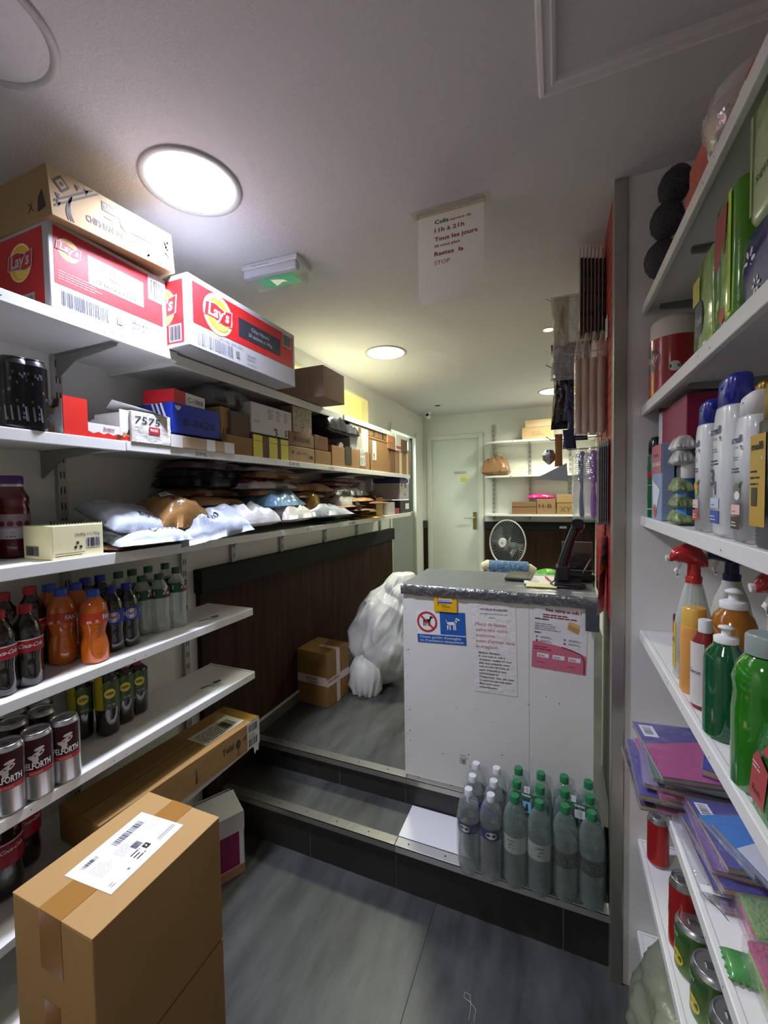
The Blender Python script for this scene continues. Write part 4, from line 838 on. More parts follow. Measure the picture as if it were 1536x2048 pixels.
row(-1.168, zc+.002, [('parcel_carton', 'low purple box on top of the white carton with the triangle', 800, 817, 970, 956, .24, M('#3a3276', .45), None, GB)])

# ================================================================== FOURTH SHELF: SODA BOTTLES
z4 = ZL[4]
COLA = M('#150806', .06, coat=1, name='cola'); RC = M('#b5202c', .4); OR = M('#cc6212', .1, coat=.8, name='orange_soda'); BC = M('#1f58c0', .4); PC = M('#1c2a94', .4); GCAP = M('#1e5a34', .4); CLB = film('#dfe8e2', .28, .06, .15, 90, 'clear_pet')
def d_coke(b, F, h, r):
    b.rect(F, -pi*r, h*.585, pi*r, h*.60, M('#ded6d4', .5), 2, 30); b.text(F, -.0, h*.50, .010, 'Coca-Cola', CW, w=.05, bold=True, l=3, it=.4); b.text(F, -.085, h*.50, .010, 'Coca-Cola', CW, w=.05, bold=True, l=3, it=.4); b.rect(F, -.025, h*.46, -.012, h*.57, CW, 3); b.bars(F, -.024, h*.48, .011, .016, INK, 4, n=6)
def d_fan(b, F, h, r):
    b.text(F, .008, h*.60, .013, 'FANTA', CW, w=.045, bold=True, l=3); b.text(F, .007, h*.598, .013, 'FANTA', M('#1b1f5a', .5), w=.045, bold=True, l=2.5); b.rect(F, -.030, h*.565, -.018, h*.60, M('#e6b8a0', .5), 3); b.disc(F, -.006, h*.59, .004, M('#e8a080', .5), 3); b.lines(F, -.030, h*.56, .05, .006, 1, M('#f0a070', .5), 3)
def d_pep(b, F, h, r):
    b.disc(F, 0, h*.54, .0155, CW, 2, n=28); b.poly(F, [(.014*cos(a), h*.54+.014*sin(a)) for a in [k*pi/10 for k in range(11)]][::1], M('#c01f30', .4), 3); b.poly(F, [(.014*cos(a), h*.54+.014*sin(a)) for a in [pi+k*pi/10 for k in range(11)]], M('#1d3fb0', .4), 3)
    b.rect(F, -.0145, h*.54-.0045, .0145, h*.54+.0045, CW, 4, 4); b.text(F, 0, h*.54-.003, .0065, 'PEPSI', INK, w=.026, bold=True, l=5, center=True); b.text(F, .03, h*.52, .012, 'PEPSI', CW, w=.03, bold=True, l=3)
def d_7up(b, F, h, r):
    b.text(F, .004, h*.66, .020, '7', CW, bold=True, l=3, it=.15); b.disc(F, .020, h*.68, .0085, M('#c22a30', .4), 3); b.text(F, .017, h*.665, .008, 'up', CW, bold=True, l=4); b.rect(F, -.035, h*.655, -.018, h*.725, M('#cfd8cc', .5), 3); b.lines(F, -.034, h*.66, .015, .014, 4, M('#3c5c44', .5), 4)
GP, GC, GF, G7 = 'cola bottles on the fourth left shelf', 'red capped cola bottles on the fourth left shelf', 'orange soda bottles on the fourth left shelf', 'clear lemonade bottles on the fourth left shelf'
PB = M('#16309c', .4); RB = M('#a81c30', .4); OB = M('#c2401c', .4); GBN = M('#164a2c', .4)
def place_soda(kind, label, col, rb, rt, dx=0, dy=0, turn=0.0):
    liq, cp, bd, dc, g, pr_, lb_, r = dict(coke=(COLA, RC, RB, d_coke, GC, SODA, (.44, .60), .033), fanta=(OR, BC, OB, d_fan, GF, FANT, (.555, .70), .0335), pepsi=(COLA, PC, PB, d_pep, GP, SODA, (.44, .64), .032), lime=(CLB, GCAP, GBN, d_7up, G7, SODA, (.60, .76), .032))[kind]
    x, y, h = stand(z4, col, rb, rt, r); x += dx; y += dy
    if x-r < -1.375: x = -1.342; y = onx(x, col, rb).y; h = .212
    ang = atan2(-x, -y) # facing camera
    soda({'coke': 'cola_bottle', 'fanta': 'orange_soda_bottle', 'pepsi': 'blue_label_cola_bottle', 'lime': 'lemonade_bottle'}[kind], label, x, y, z4, h, r, liq, cp, bd, dc, LRZ-.55+turn, g, pr_, lb_)
place_soda('coke', 'red label cola bottle cut by the left photo edge, front row', 3, 1398, 1222, turn=-.3)
place_soda('coke', 'red label cola bottle second from the left photo edge, front row', 57, 1376, 1210, turn=-.4)
place_soda('coke', 'cola bottle with dark red cap behind the front two, at the left photo edge', 14, 1355, 1188, -.06, .02)
place_soda('coke', 'cola bottle behind the second red label cola bottle, beside the orange soda', 92, 1345, 1176, -.055, .0)
place_soda('fanta', 'orange soda bottle on the left of the front two', 128, 1331, 1178)
place_soda('fanta', 'orange soda bottle on the right of the front two, nearest the shelf edge', 192, 1329, 1179, turn=.35)
place_soda('fanta', 'orange soda bottle behind and between the front two orange ones', 163, 1310, 1167, -.012, 0)
place_soda('fanta', 'orange soda bottle half hidden at the back left', 103, 1295, 1170, 0, 0)
place_soda('pepsi', 'blue label cola bottle right next to the front orange soda', 227, 1306, 1172, turn=.1)
place_soda('pepsi', 'blue label cola bottle beside the first clear lemonade bottle', 258, 1295, 1167, turn=.25)
place_soda('pepsi', 'blue capped cola bottle in the second row behind the orange soda', 205, 1282, 1162)
place_soda('pepsi', 'blue capped cola bottle at the back against the wall', 175, 1268, 1160)
place_soda('lime', 'clear lemonade bottle at the left of its front row, half behind a cola bottle', 288, 1272, 1152, turn=.2)
place_soda('lime', 'clear lemonade bottle in the middle of its front row', 322, 1266, 1148)
place_soda('lime', 'clear lemonade bottle at the right end of its front row', 356, 1256, 1135, turn=.1)
place_soda('lime', 'clear lemonade bottle behind the left front one', 268, 1245, 1146)
place_soda('lime', 'clear lemonade bottle behind the middle front one', 300, 1240, 1141)
place_soda('lime', 'clear lemonade bottle behind the right front one', 334, 1238, 1134)
place_soda('lime', 'clear lemonade bottle at the very back near the blue caps', 240, 1232, 1149)
# ================================================================== FIFTH SHELF: BEER CANS, ICED TEA
z5 = ZL[5]
BUR = M('#3a1018', .35, metal=.4); BRED = M('#a02028', .4)
def d_beer(b, F, h, r):
    b.rect(F, -.036, h*.44, .036, h*.93, BUR, 1, 14); b.text(F, -.024, h*.50, .015, 'PELFORTH', CW, w=.054, bold=True, l=2.5); b.text(F, -.0245, h*.497, .015, 'PELFORTH', INK, w=.055, bold=True, l=2)
    b.rect(F, -.036, h*.40, .036, h*.47, BRED, 2, 14); b.text(F, -.012, h*.415, .006, 'BLONDE', M('#d8a8a0', .5), w=.025, l=3)
    for (a, c, ra, rb_, ro) in ((.004, .70, .015, .006, .5), (-.004, .66, .011, .005, -.4), (.008, .78, .010, .004, .2), (.0, .62, .006, .006, 0)): b.disc(F, a, h*c, ra, M('#c9c2bd', .35, metal=.4), 2, rb_, 14, ro)
GBE = 'silver and dark red beer cans on the fifth left shelf'
for (c_, rb, rt, lb, dx) in ((134, 1570, 1437, 'beer can at the right end of the front row, next to the iced tea', 0), (78, 1603, 1455, 'beer can in the middle of the front row', 0), (20, 1636, 1480, 'beer can at the left end of the front row', 0),
  (88, 1548, 1434, 'beer can in the second row behind the right end one', 0), (32, 1578, 1447, 'beer can in the second row behind the middle one', 0), (84, 1520, 1417, 'beer can in the back row on the right', 0), (30, 1545, 1430, 'beer can in the back row on the left', 0)):
    x, y, h = stand(z5, c_, rb, rt, .0325)
    if x < -1.345: x = -1.342; y = onx(x, c_, rb).y
    can('beer_can', lb, x, y, z5, .162, .0325, CT, CT, d_beer, LRZ-.55, GBE)
TEA = M('#1d0807', .08, coat=.9, name='iced_tea'); LG = M('#3a4a1c', .4); LY = M('#b7a51e', .4)
def d_tea(b, F, h, r):
    b.rect(F, -.04, h*.42, -.012, h*.94, LY, 1.5, 4); b.disc(F, .006, h*.66, .0145, M('#d8c832', .4), 3); b.disc(F, .006, h*.66, .0105, M('#5c3a20', .4), 3.5, .004); b.text(F, .006, h*.65, .004, 'Lipton', M('#e6d040', .4), center=True, l=4)
    b.disc(F, -.004, h*.80, .016, M('#43682c', .5), 2, .007, 12, .8); b.poly(F, [(-.012, h*.43), (.04, h*.43), (.04, h*.52), (.0, h*.56), (-.012, h*.5)], M('#b0485a', .5), 2)
    b.text(F, 0, h*.47, .005, 'ICE TEA', CW, w=.02, l=3)
for (c_, rb, rt, lb, dx) in ((218, 1474, 1338, 'iced tea bottle nearest the shelf edge, second from the left', 0), (165, 1483, 1352, 'iced tea bottle on the far left, beside the beer cans', 0), (248, 1450, 1330, 'iced tea bottle third from the left', 0), (276, 1431, 1322, 'iced tea bottle at the right end of the row', 0)):
    x, y, h = stand(z5, c_, rb, rt, .032)
    soda('iced_tea_bottle', lb, max(x, -1.34), y, z5, min(h, .235), .032, TEA, RC, LG, d_tea, LRZ-.55, 'iced tea bottles on the fifth left shelf', [(.80, 0), (.95, .02), (1, .06), (.96, .2), (1, .38), (1, .62), (.98, .8), (.85, .88), (.55, .93), (.45, .95)], (.42, .84))
# ================================================================== SIXTH SHELF
z6 = ZL[6]
for (c_, rb, rt, lb) in ((48, 1795, 1625, 'dark cola bottle in a red label on the sixth shelf, right one'), (8, 1830, 1640, 'dark cola bottle in a red label on the sixth shelf at the photo edge')):
    x, y, h = stand(z6, c_, rb, rt, .045)
    x = -1.36 if c_ > 20 else -1.30; y = onx(x, c_, rb-20).y; soda('large_cola_bottle', lb, x, y, z6, .245, .043, COLA, RC, RB, d_coke, LRZ-.5, 'dark cola bottles on the sixth left shelf', SODA, (.35, .58))
# big brown carton stack on the floor
cz = EYE-.82
pts = [onz(cz, 20, 1795), onz(cz, 195, 1872), onz(cz, 438, 1632), onz(cz, 292, 1582)]
cx0 = (pts[0].x+pts[3].x)/2; cx1 = (pts[1].x+pts[2].x)/2; cy0 = (pts[0].y+pts[1].y)/2; cy1 = (pts[2].y+pts[3].y)/2
seam = onx(cx1, 452, 1868).z
bigC = M('#a5814f', .8, bump=.12, bs=200, var=.04, name='kraft_board'); TP2 = M('#95682f', .35, name='brown_tape_wide')
def big(label, z, h, top):
    t = thing('floor_carton', label, 'carton', ((cx0+cx1)/2, cy0, z), 0, 'two large brown cartons stacked on the floor')
    w_ = cx1-cx0; d = cy1-cy0; b = MB(); b.box((-w_/2, 0, 0), (w_/2, d, h-.003), bigC, .003)
    b.box((-w_/2, 0, h-.004), (w_/2, d, h), bigC, .0015); b.build('body', t); F = face_frames(w_, d, h)
    b = MB(); b.rect(F['t'], w_*.36, 0, w_*.64, d, TP2, 2); b.rect(F['f'], w_*.36, h*.62, w_*.64, h, TP2, 2) if top else b.rect(F['f'], w_*.36, h*.2, w_*.6, h, TP2, 2)
    if top: b.rect(F['f'], w_*.38, 0, w_*.58, h*.42, TP2, 2)
    b.build('tape', t)
    if top:
        Q = [onz(cz, *q) for q in ((130, 1751), (222, 1790), (365, 1651), (284, 1624))]
        o = Vector(Q[0])-Vector(t.location); u = Vector(Q[3])-Vector(Q[0]); v = Vector(Q[0])-Vector(Q[1])
        W_ = u.length; H_ = v.length; un = u.normalized(); vn = Vector((-un.y, un.x, 0)); o1 = Vector(Q[1])-Vector(t.location)
        F = plane((o1.x, o1.y, h+.0006), un, vn)
        b = MB(); b.rect(F, 0, 0, W_, H_, M('#e4e4ea', .6), 1)
        b.bars(F, W_*.48, H_*.72, W_*.40, H_*.14, INK, 2, n=30, seed=4); b.bars(F, W_*.12, H_*.80, W_*.18, H_*.08, INK, 2, n=14); b.lines(F, W_*.38, H_*.45, W_*.25, H_*.22, 6, GR, 2, th=.2); b.lines(F, W_*.1, H_*.42, W_*.25, H_*.3, 6, M('#a8a8ae', .6), 2, th=.2)
        b.rect(F, W_*.52, H_*.36, W_*.62, H_*.50, M('#76737c', .6), 2); b.lines(F, W_*.525, H_*.37, W_*.09, H_*.12, 4, INK, 3, seed=9); b.rect(F, W_*.57, H_*.20, W_*.64, H_*.32, INK, 2); b.poly(F, [(W_*.59, H_*.23), (W_*.62, H_*.26), (W_*.60, H_*.29)], PAPER, 3)
        for k in range(3): b.lines(F, W_*(.42+.0*k), H_*(.16+.07*k), W_*.13, H_*.05, 1, INK, 2, th=.5, seed=k)
        b.rect(F, W_*.72, H_*.18, W_*.97, H_*.20, GR, 2); b.rect(F, W_*.72, H_*.14, W_*.97, H_*.155, GR, 2); b.lines(F, W_*.80, H_*.5, W_*.12, H_*.32, 7, M('#a0a0a8', .6), 2, th=.2); b.lines(F, W_*.06, H_*.1, W_*.08, H_*.1, 2, GR, 2); b.rect(F, W_*.28, H_*.12, W_*.31, H_*.16, GR, 2)
        b.build('shipping_label', t)
    return t
big('large brown carton with a white shipping label on top, front left foreground', seam+.002, cz-seam-.002, True)
big('large plain brown carton under the labelled one in the left foreground', 0.001, seam-.003, False)
# long shallow carton poking out from the sixth shelf
tz = EYE-.885; a_ = [onz(tz, 518, 1432), onz(tz, 445, 1413), onz(tz, 310, 1575)]
yaw = atan2(a_[0].y-a_[2].y, a_[0].x-a_[2].x); L_ = 0.62; wd = (a_[0]-a_[1]).length*.98
fr_ = a_[0]; dirv = Vector((cos(yaw), sin(yaw), 0)); nrm = Vector((-sin(yaw), cos(yaw), 0))
hb = .105
cen = fr_-dirv*L_/2
LC = M('#94713f', .6, bump=.2, bs=15, stretch=(1, .2, 1), var=.08, name='glossy_brown_board')
t = thing('long_carton', 'long shallow brown carton with labels, pushed in below the fifth left shelf', 'carton', (cen.x, cen.y, tz-hb), yaw)
b = MB(); b.box((-L_/2, 0, 0), (L_/2, wd, hb), LC, .003); F = face_frames(L_, wd, hb)
b.text(F['f'], L_*.69, hb*.45, hb*.22, 'Tefal', BI, bold=True, w=L_*.09); b.lathe([(.001, 0), (.012, .001)], BI, 8, Matrix.Translation((0, 0, -.5))) if False else None
f = F['f']; b.disc(f, L_*.815, hb*.5, .012, BI, 2, .016); b.rect(f, L_*.813, hb*.12, L_*.817, hb*.5, BI, 2); b.rect(f, L_*.80, hb*.1, L_*.83, hb*.13, BI, 2); b.poly(f, [(L_*.845, hb*.5), (L_*.88, hb*.65), (L_*.88, hb*.5)], BI, 2)
b.poly(f, [(L_*.50, hb*.2), (L_*.508, hb*.75), (L_*.516, hb*.2)], BI, 2); b.rect(F['t'], 0, wd*.46, L_*.75, wd*.475, BI, 1); b.build('body', t)
b = MB(); Ft = F['t']; b.rect(Ft, L_*.62, wd*.16, L_*.92, wd*.66, M('#cfcab8', .5), 2); b.lines(Ft, L_*.64, wd*.2, L_*.2, wd*.4, 6, INK, 3, seed=3); b.bars(Ft, L_*.8, wd*.24, L_*.08, wd*.3, INK, 3)
b.rect(f, L_*.89, hb*.0, L_*.998, hb*.98, M('#c5c0b8', .5), 3); b.bars(f, L_*.90, hb*.62, L_*.08, hb*.28, INK, 4, seed=2); b.bars(f, L_*.90, hb*.08, L_*.08, hb*.28, INK, 4, seed=5); b.lines(f, L_*.9, hb*.4, L_*.08, hb*.16, 3, INK, 4); b.poly(f, [(L_*.94, 0), (L_*.99, 0), (L_*.985, -hb*.28), (L_*.965, -hb*.22), (L_*.95, -hb*.34)], M('#c5c0b8', .5), 3); b.build('shipping_label', t)
b = MB(); b.rect(F['t'], L_*.93, wd*.0, L_*.999, wd, M('#8a6a30', .2), 1.5); b.build('tape', t)
# white box with magenta print and raised flap, standing on the floor before the first step
MAG = M('#8c1452', .45, name='magenta_print')
t = thing('magenta_box', 'open white box with magenta print standing on the floor beside the first step', 'box', (-1.265, 1.185, .001), radians(62))
b = MB(); w_, d, h = .30, .17, .26
for a, c in (((-w_/2, 0, 0), (w_/2, .003, h)), ((-w_/2, d-.003, 0), (w_/2, d, h)), ((-w_/2, 0, 0), (-w_/2+.003, d, h)), ((w_/2-.003, 0, 0), (w_/2, d, h)), ((-w_/2, 0, 0), (w_/2, d, .003))): b.box(a, c, CW)
F = boxF(w_, d, h, 'f'); b.rect(F, .0, h*.16, w_*.93, h*.97, MAG, 1); b.text(F, w_*.2, h*.3, .02, 'BABY', M('#c8a0b4', .5), l=2); b.lines(F, w_*.2, h*.5, w_*.5, h*.2, 3, M('#b06a90', .5), 2); b.disc(F, w_*.35, h*.22, .008, CW, 2); b.rect(F, 0, 0, w_, h*.15, M('#a87a5c', .7), 1)
b.build('body', t)
b = MB(); b.add([(-w_/2, -.002, h), (w_/2, -.002, h), (w_/2-.02, .06, h+.065), (-w_/2+.01, .10, h+.04)], [(0, 1, 2, 3)], M('#d4d2ce', .6)); b.add([(w_/2, -.006, h), (w_/2, -.004, h-.075), (-w_/2, -.004, h-.07), (-w_/2, -.006, h)], [(0, 3, 2, 1)], M('#d8d6d2', .6)); b.disc(plane((0, .03, h+.03), (1,0,0), (0,.8,.5)), .02, .01, .006, INK, 1); b.build('flap', t)
# ================================================================== PLATFORM: BOX, SACK
KB = M('#86622f', .7, var=.08, bump=.1, bs=30)
P1 = onz(PLAT, 655, 1418); P0 = onz(PLAT, 693, 1394)
def dpk(b, F, w_, d, h):
    b.rect(F['t'], w_*.3, d*.35, w_*.85, d*.6, M('#b8a088', .4), 2); b.text(F['t'], w_*.38, d*.42, .02, 'FRAGILE', M('#8c4a3c', .6), w=w_*.4, l=3)
t = thing('taped_carton', 'brown carton with white printed tape on the platform beside the white sack', 'carton', (P1.x, P1.y, PLAT+.001), radians(-6))
w_, d, h = .235, .23, zrow(P1.x, P1.y, 1310)-PLAT
b = MB(); b.box((-w_, 0, 0), (0, d, h), KB, .003); b.build('body', t)
b = MB(); WT = M('#cdbcb4', .35); F = plane((-w_, 0, 0), (1,0,0), (0,0,1)); b.rect(F, 0, h*.40, w_, h*.56, WT, 2); b.text(F, w_*.35, h*.48, .014, 'FRAGILE', M('#8e3a44', .6), w=w_*.35, bold=True, l=3); b.text(F, w_*.4, h*.42, .012, 'DELICAT', M('#8e3a44', .6), w=w_*.35, bold=True, l=3)
F = plane((0, 0, 0), (0,1,0), (0,0,1)); b.rect(F, 0, h*.38, d, h*.52, WT, 2); b.text(F, d*.05, h*.45, .014, 'FRAGILE DELICAT', M('#8e3a44', .6), w=d*.5, bold=True, l=3); b.rect(F, d*.42, 0, d*.58, h, WT, 1.5)
F = plane((-w_, 0, h), (1,0,0), (0,1,0)); b.rect(F, w_*.45, d*.42, w_, d*.56, WT, 2); b.text(F, w_*.5, d*.45, .012, 'FRAGILE', M('#8e3a44', .6), w=w_*.4, l=3); b.build('printed_tape', t)
# white woven sack: a lumpy closed bag, slumped and leaning
SACK = M('#d2d0ca', .25, bump=.35, bs=10, name='white_plastic_sack')
SACK.node_tree.nodes['Principled BSDF'].inputs['Subsurface Weight'].default_value = .0
t = thing('sack', 'large slumped white plastic sack between the taped carton and the counter', 'sack', (-1.04, 2.50, PLAT))
V = []; Fs = []; NA, NZ = 170, 170; H_ = .74
for j in range(NZ+1):
    s_ = j/NZ; z_ = H_*s_
    rx = .03+.205*(sin(min(1, s_*2.2)*pi/2)**.6)*(1 if s_ < .55 else (1-((s_-.55)/.45)**1.7*.80)); ry = rx*.85
    cx = -.03+.03*s_+.13*s_**2; 
    if s_ < .18: rx *= .80+.2*s_/.18
    for i in range(NA):
        a = 2*pi*i/NA; v = Vector((cos(a), sin(a), 0))
        p1 = Vector((cos(a)*1.4, sin(a)*1.4, s_*3.4))
        n1 = noise.noise(p1*1.3+Vector((3, 1, 7))); 
        def rid(q): return 1-abs(noise.noise(q))*2.2
        cr_ = .040*rid(Vector((p1.x*1.1+p1.z*.7, p1.y*1.1, p1.z*1.3-p1.x)))+.024*rid(Vector((cos(a)*2.6+s_*3.2, sin(a)*2.6-s_*2.4, s_*1.3)))+.010*rid(Vector((cos(a)*5-s_*5, sin(a)*5+s_*4, s_*3.5+2)))
        ck = .035*(1-abs((s_-.78)*14+sin(a+1.2)*1.8)) if abs((s_-.78)*14+sin(a+1.2)*1.8) < 1 else 0      # fold round the neck
        pl = abs(sin(a*4.5+2.2*noise.noise(Vector((cos(a)*1.5, sin(a)*1.5, s_*2.5)))*2))*max(0, s_-.35)*.22
        env = min(1, s_*8)*(1 if s_ < .93 else max(.2, (1-s_)/.07))
        rr = 1+ (n1*.15+(cr_-.04)*1.9-ck*3.4-pl+.05)*env
        zz = z_+.035*noise.noise(p1*1.1)*env
        V.append((cx+cos(a)*rx*rr, sin(a)*ry*rr, max(0.003, zz)))
for j in range(NZ):
    for i in range(NA): i2 = (i+1) % NA; Fs.append((j*NA+i, j*NA+i2, (j+1)*NA+i2, (j+1)*NA+i))
Fs.append(tuple(range(NA))[::-1]); Fs.append(tuple(NZ*NA+i for i in range(NA)))
b = MB(); b.add(V, Fs, SACK, None, True); b.build('sack_body', t)
b = MB(); b.lathe([(.085, .0), (.105, .05), (.100, .13), (.085, .20), (.03, .27)], SACK, 90, Matrix.Translation((-.085, -.14, .003)) @ Matrix.Rotation(.12, 4, 'Y') , fn=lambda a, z: 1+.16*(1-abs(noise.noise(Vector((cos(a)*2.2, sin(a)*2.2, z*9))))*2.4)+.05*sin(a*6+z*40)); b.build('bottom_corner', t)
# ================================================================== COUNTER
ca0, ca1, cfy, cby = -.622, .127, 1.70, 2.09; ctz = EYE-.386; cbz = PLAT+.003
CNT = M('#d6d2cb', .5, var=.05, vs_=3, bump=.03, bs=50, name='counter_white_paint')
t = thing('counter', 'white painted counter with a foil covered top on the platform', 'counter', ((ca0+ca1)/2, cfy, cbz))
hw = (ca1-ca0)/2; H_ = ctz-cbz
b = MB(); b.box((-hw, 0, .0), (hw, .018, H_-.03), CNT, .0015); b.box((-hw, .018, 0), (-hw+.018, cby-cfy, H_-.03), CNT); b.box((hw-.018, .018, 0), (hw, cby-cfy, H_-.03), CNT); b.box((-hw+.018, .2, H_*.45), (hw-.018, cby-cfy, H_*.45+.018), CNT)
F = plane((-hw, 0, 0), (1,0,0), (0,0,1)); b.rect(F, 2*hw*.695, 0, 2*hw*.697, H_-.04, M('#aaa69e', .6), 1)
R = random.Random(5); NAIL = M('#3f3a36', .5)
for k in range(26): b.disc(F, R.choice((R.uniform(.01, .03), R.uniform(.05, 2*hw-.03), R.uniform(.2, .6))), R.uniform(.04, H_-.25), R.uniform(.0012, .003), NAIL, 1, n=8)
for k in range(12): b.disc(F, .012, .06+k*.062, .0016, NAIL, 1, n=8)
b.bars(F, .245, .105, .028, .022, INK, 1, n=7); b.lines(F, .245, .13, .04, .02, 2, M('#8b8781', .6), 1); b.build('body', t)
FOIL = M('#7f8286', .28, metal=.45, bump=.6, bs=9, stretch=(1, 2.5, 1), name='silver_foil_tape')
b = MB(); NX, NY = 60, 26; V = []
tx0, tx1, ty0, ty1 = -hw-.004, hw+.012, -.012, cby-cfy+.01
for j in range(NY+1):
    for i in range(NX+1):
        x = tx0+(tx1-tx0)*i/NX; y = ty0+(ty1-ty0)*j/NY; V.append((x, y, H_-.001+.0012*noise.noise(Vector((x*30, y*12, 2)))))
Fs = [(j*(NX+1)+i, j*(NX+1)+i+1, (j+1)*(NX+1)+i+1, (j+1)*(NX+1)+i) for j in range(NY) for i in range(NX)]
b.add(V, Fs, FOIL, None, True); b.box((tx0, ty0+.004, H_-.03), (tx1, ty1, H_-.003), FOIL); b.build('counter_top', t)
FO2 = M('#8a8c90', .2, metal=.8, bump=1, bs=32, name='crinkled_foil_edge')
b = MB(); V = []; NX = 90
for i in range(NX+1):
    x = tx0+(tx1-tx0)*i/NX
    for k, (dy, dz) in enumerate(((-.0, .0005), (-.004, -.004), (-.0045, -.016), (-.003, -.028), (-.001, -.041))):
        V.append((x, ty0+dy+.0022*noise.noise(Vector((x*38, k*1.7, 0))), H_+dz+(.004 if k == 4 else .001)*noise.noise(Vector((x*22, k, 5)))))
b.add(V, [(i*5+k, (i+1)*5+k, (i+1)*5+k+1, i*5+k+1)[::-1] for i in range(NX) for k in range(4)], FO2, None, True); b.build('foil_edge', t)
b = MB(); b.box((hw-.03, ty0-.006, H_-.125), (tx1+.004, ty0-.002, H_-.035), M('#45474c', .4, bump=.3), .001); b.build('tape_corner', t)
def FC(px, py): # photo point -> (a, b) on the counter front
    P = ony(cfy, px, py); return P.x, P.z
def notice(name, label, cat, q, y_off=.0008):
    """q: four photo corners bl, br, tr, tl on the counter front; returns mesh builder with an affine frame"""
    c = [Vector((FC(*p)[0], 0, FC(*p)[1])) for p in q]
    o = c[0]; w_ = ((c[1]-c[0]).length+(c[2]-c[3]).length)/2; h = ((c[3]-c[0]).length+(c[2]-c[1]).length)/2
    u = ((c[1]-c[0])+(c[2]-c[3])).normalized(); v = Vector((-u.z, 0, u.x))
    return MB(), (lambda a, b_, l=1: u*a+v*b_+Vector((0, -.0005*l, 0))), w_, h, (o.x, cfy-y_off, o.z)
b, F, w_, h, loc = notice('', '', '', ((836, 1283), (933, 1287), (933, 1226), (836, 1217)))
SB = M('#2457a0', .4); b.rect(F, 0, 0, w_, h, CW, 1); b.rect(F, 0, 0, w_, h*.26, SB, 2); b.rect(F, w_*.49, h*.29, w_, h, SB, 2); b.text(F, w_*.05, h*.15, h*.08, "Chiens guidés d'aveugles", CW, w=w_*.85, l=3); b.text(F, w_*.05, h*.04, h*.08, "ou d'assistance uniquement", CW, w=w_*.9, l=3)
cx, cyy, rr = w_*.22, h*.66, h*.33; b.ring(F, cx, cyy, rr*.8, rr, M('#b8302c', .4), 3)
def dog(a, c, s, m_, l, fl=1):
    for P in ([(-.5, .0), (.35, .0), (.45, .35), (-.5, .3)], [(.25, .2), (.5, .25), (.62, .62), (.42, .6)], [(.38, .52), (.85, .5), (.82, .62), (.55, .76), (.40, .70)], [(-.5, .1), (-.36, .1), (-.38, -.5), (-.5, -.5)], [(-.28, .05), (-.16, .05), (-.12, -.5), (-.24, -.5)], [(.15, .05), (.27, .05), (.24, -.5), (.13, -.5)], [(.30, .1), (.42, .15), (.42, -.5), (.32, -.5)], [(-.5, .3), (-.66, .5), (-.60, .52), (-.44, .28)]):
        P = [(a+x*s*fl, c+y*s) for x, y in P]; b.poly(F, P if fl > 0 else P[::-1], m_, l)
dog(cx, cyy, rr*.75, INK, 3); dog(w_*.73, h*.60, h*.30, CW, 4)
q = rr*.85; b.poly(F, [(cx-q*.75, cyy+q*.6), (cx-q*.6, cyy+q*.75), (cx+q*.75, cyy-q*.6), (cx+q*.6, cyy-q*.75)][::-1], M('#b8302c', .4), 5)
tag(b.build('dog_sign', loc=loc), 'blue and white guide dog sign on the counter front', 'sign')
b, F, w_, h, loc = notice('', '', '', ((869, 1221), (914, 1223), (912, 1177), (866, 1175)), .006)
YS = M('#e0aa10', .4); b.box((0, -.001, 0), (w_, 0, h), YS, .0004); b.text(F, w_*.3, h*.62, h*.1, 'Capital', INK, bold=True, l=4, w=w_*.36); b.rect(F, w_*.22, h*.40, w_*.80, h*.55, CW, 3.5); b.rect(F, w_*.22, h*.36, w_*.80, h*.43, SB, 3.6); b.text(F, w_*.25, h*.46, h*.06, 'MEILLEURS', SB, bold=True, l=4, w=w_*.5)
b.rect(F, w_*.18, h*.25, w_*.21, h*.85, M('#3a2a5a', .5), 3.6); b.text(F, w_*.38, h*.16, h*.1, '2026', M('#8a6a10', .5), l=4, w=w_*.34); b.lines(F, w_*.3, h*.28, w_*.4, h*.05, 1, INK, 4); b.disc(F, w_*.42, h*.86, h*.05, INK, 4, n=10); b.lines(F, w_*.5, h*.82, w_*.3, h*.08, 2, INK, 4); b.lines(F, w_*.42, h*.07, w_*.25, h*.04, 1, INK, 4)
tag(b.build('yellow_sticker', loc=loc), 'yellow award sticker at the top edge of the counter front', 'sticker')
b, F, w_, h, loc = notice('', '', '', ((948, 1381), (1036, 1394), (1036, 1212), (948, 1207)))
b.rect(F, 0, 0, w_, h, M('#d9d4cf', .25, bump=.5, bs=30, name='sheet_in_sleeve'), 1); NR = M('#b0484a', .6); ND = M('#55504f', .6)
b.text(F, w_*.2, h*.93, .008, 'NOUVELLES PROCEDURES', ND, w=w_*.62, bold=True); b.text(F, w_*.2, h*.885, .006, 'pour retirer votre colis en point relais', ND, w=w_*.62); b.text(F, w_*.4, h*.84, .006, 'MERCI', ND, w=w_*.14)
for k, s_ in enumerate(('Merci de laisser', 'votre vélo votre', 'trottinette', "avant d'entrer dans", 'le magasin')): b.text(F, w_*.08, h*(.755-.063*k), .0135, s_, NR, w=w_*(.72, .72, .44, .88, .5)[k])
for k, s_ in enumerate(('Madame, Monsieur,', 'Si vous avez un colis à', "récupérer, veuillez s'il vous", 'plaît nous présenter votre', 'code ou votre QR Code, un', "papier d'identité et nous", 'communiquer le', 'Transporteur. Sans cela, nous', 'ne pourrons pas vous aider!', 'Merci pour votre', 'compréhension.')): b.text(F, w_*.14, h*(.44-.039*k), .0075, s_, ND, bold=True, w=w_*(.5, .6, .74, .7, .68, .62, .44, .78, .74, .46, .42)[k])
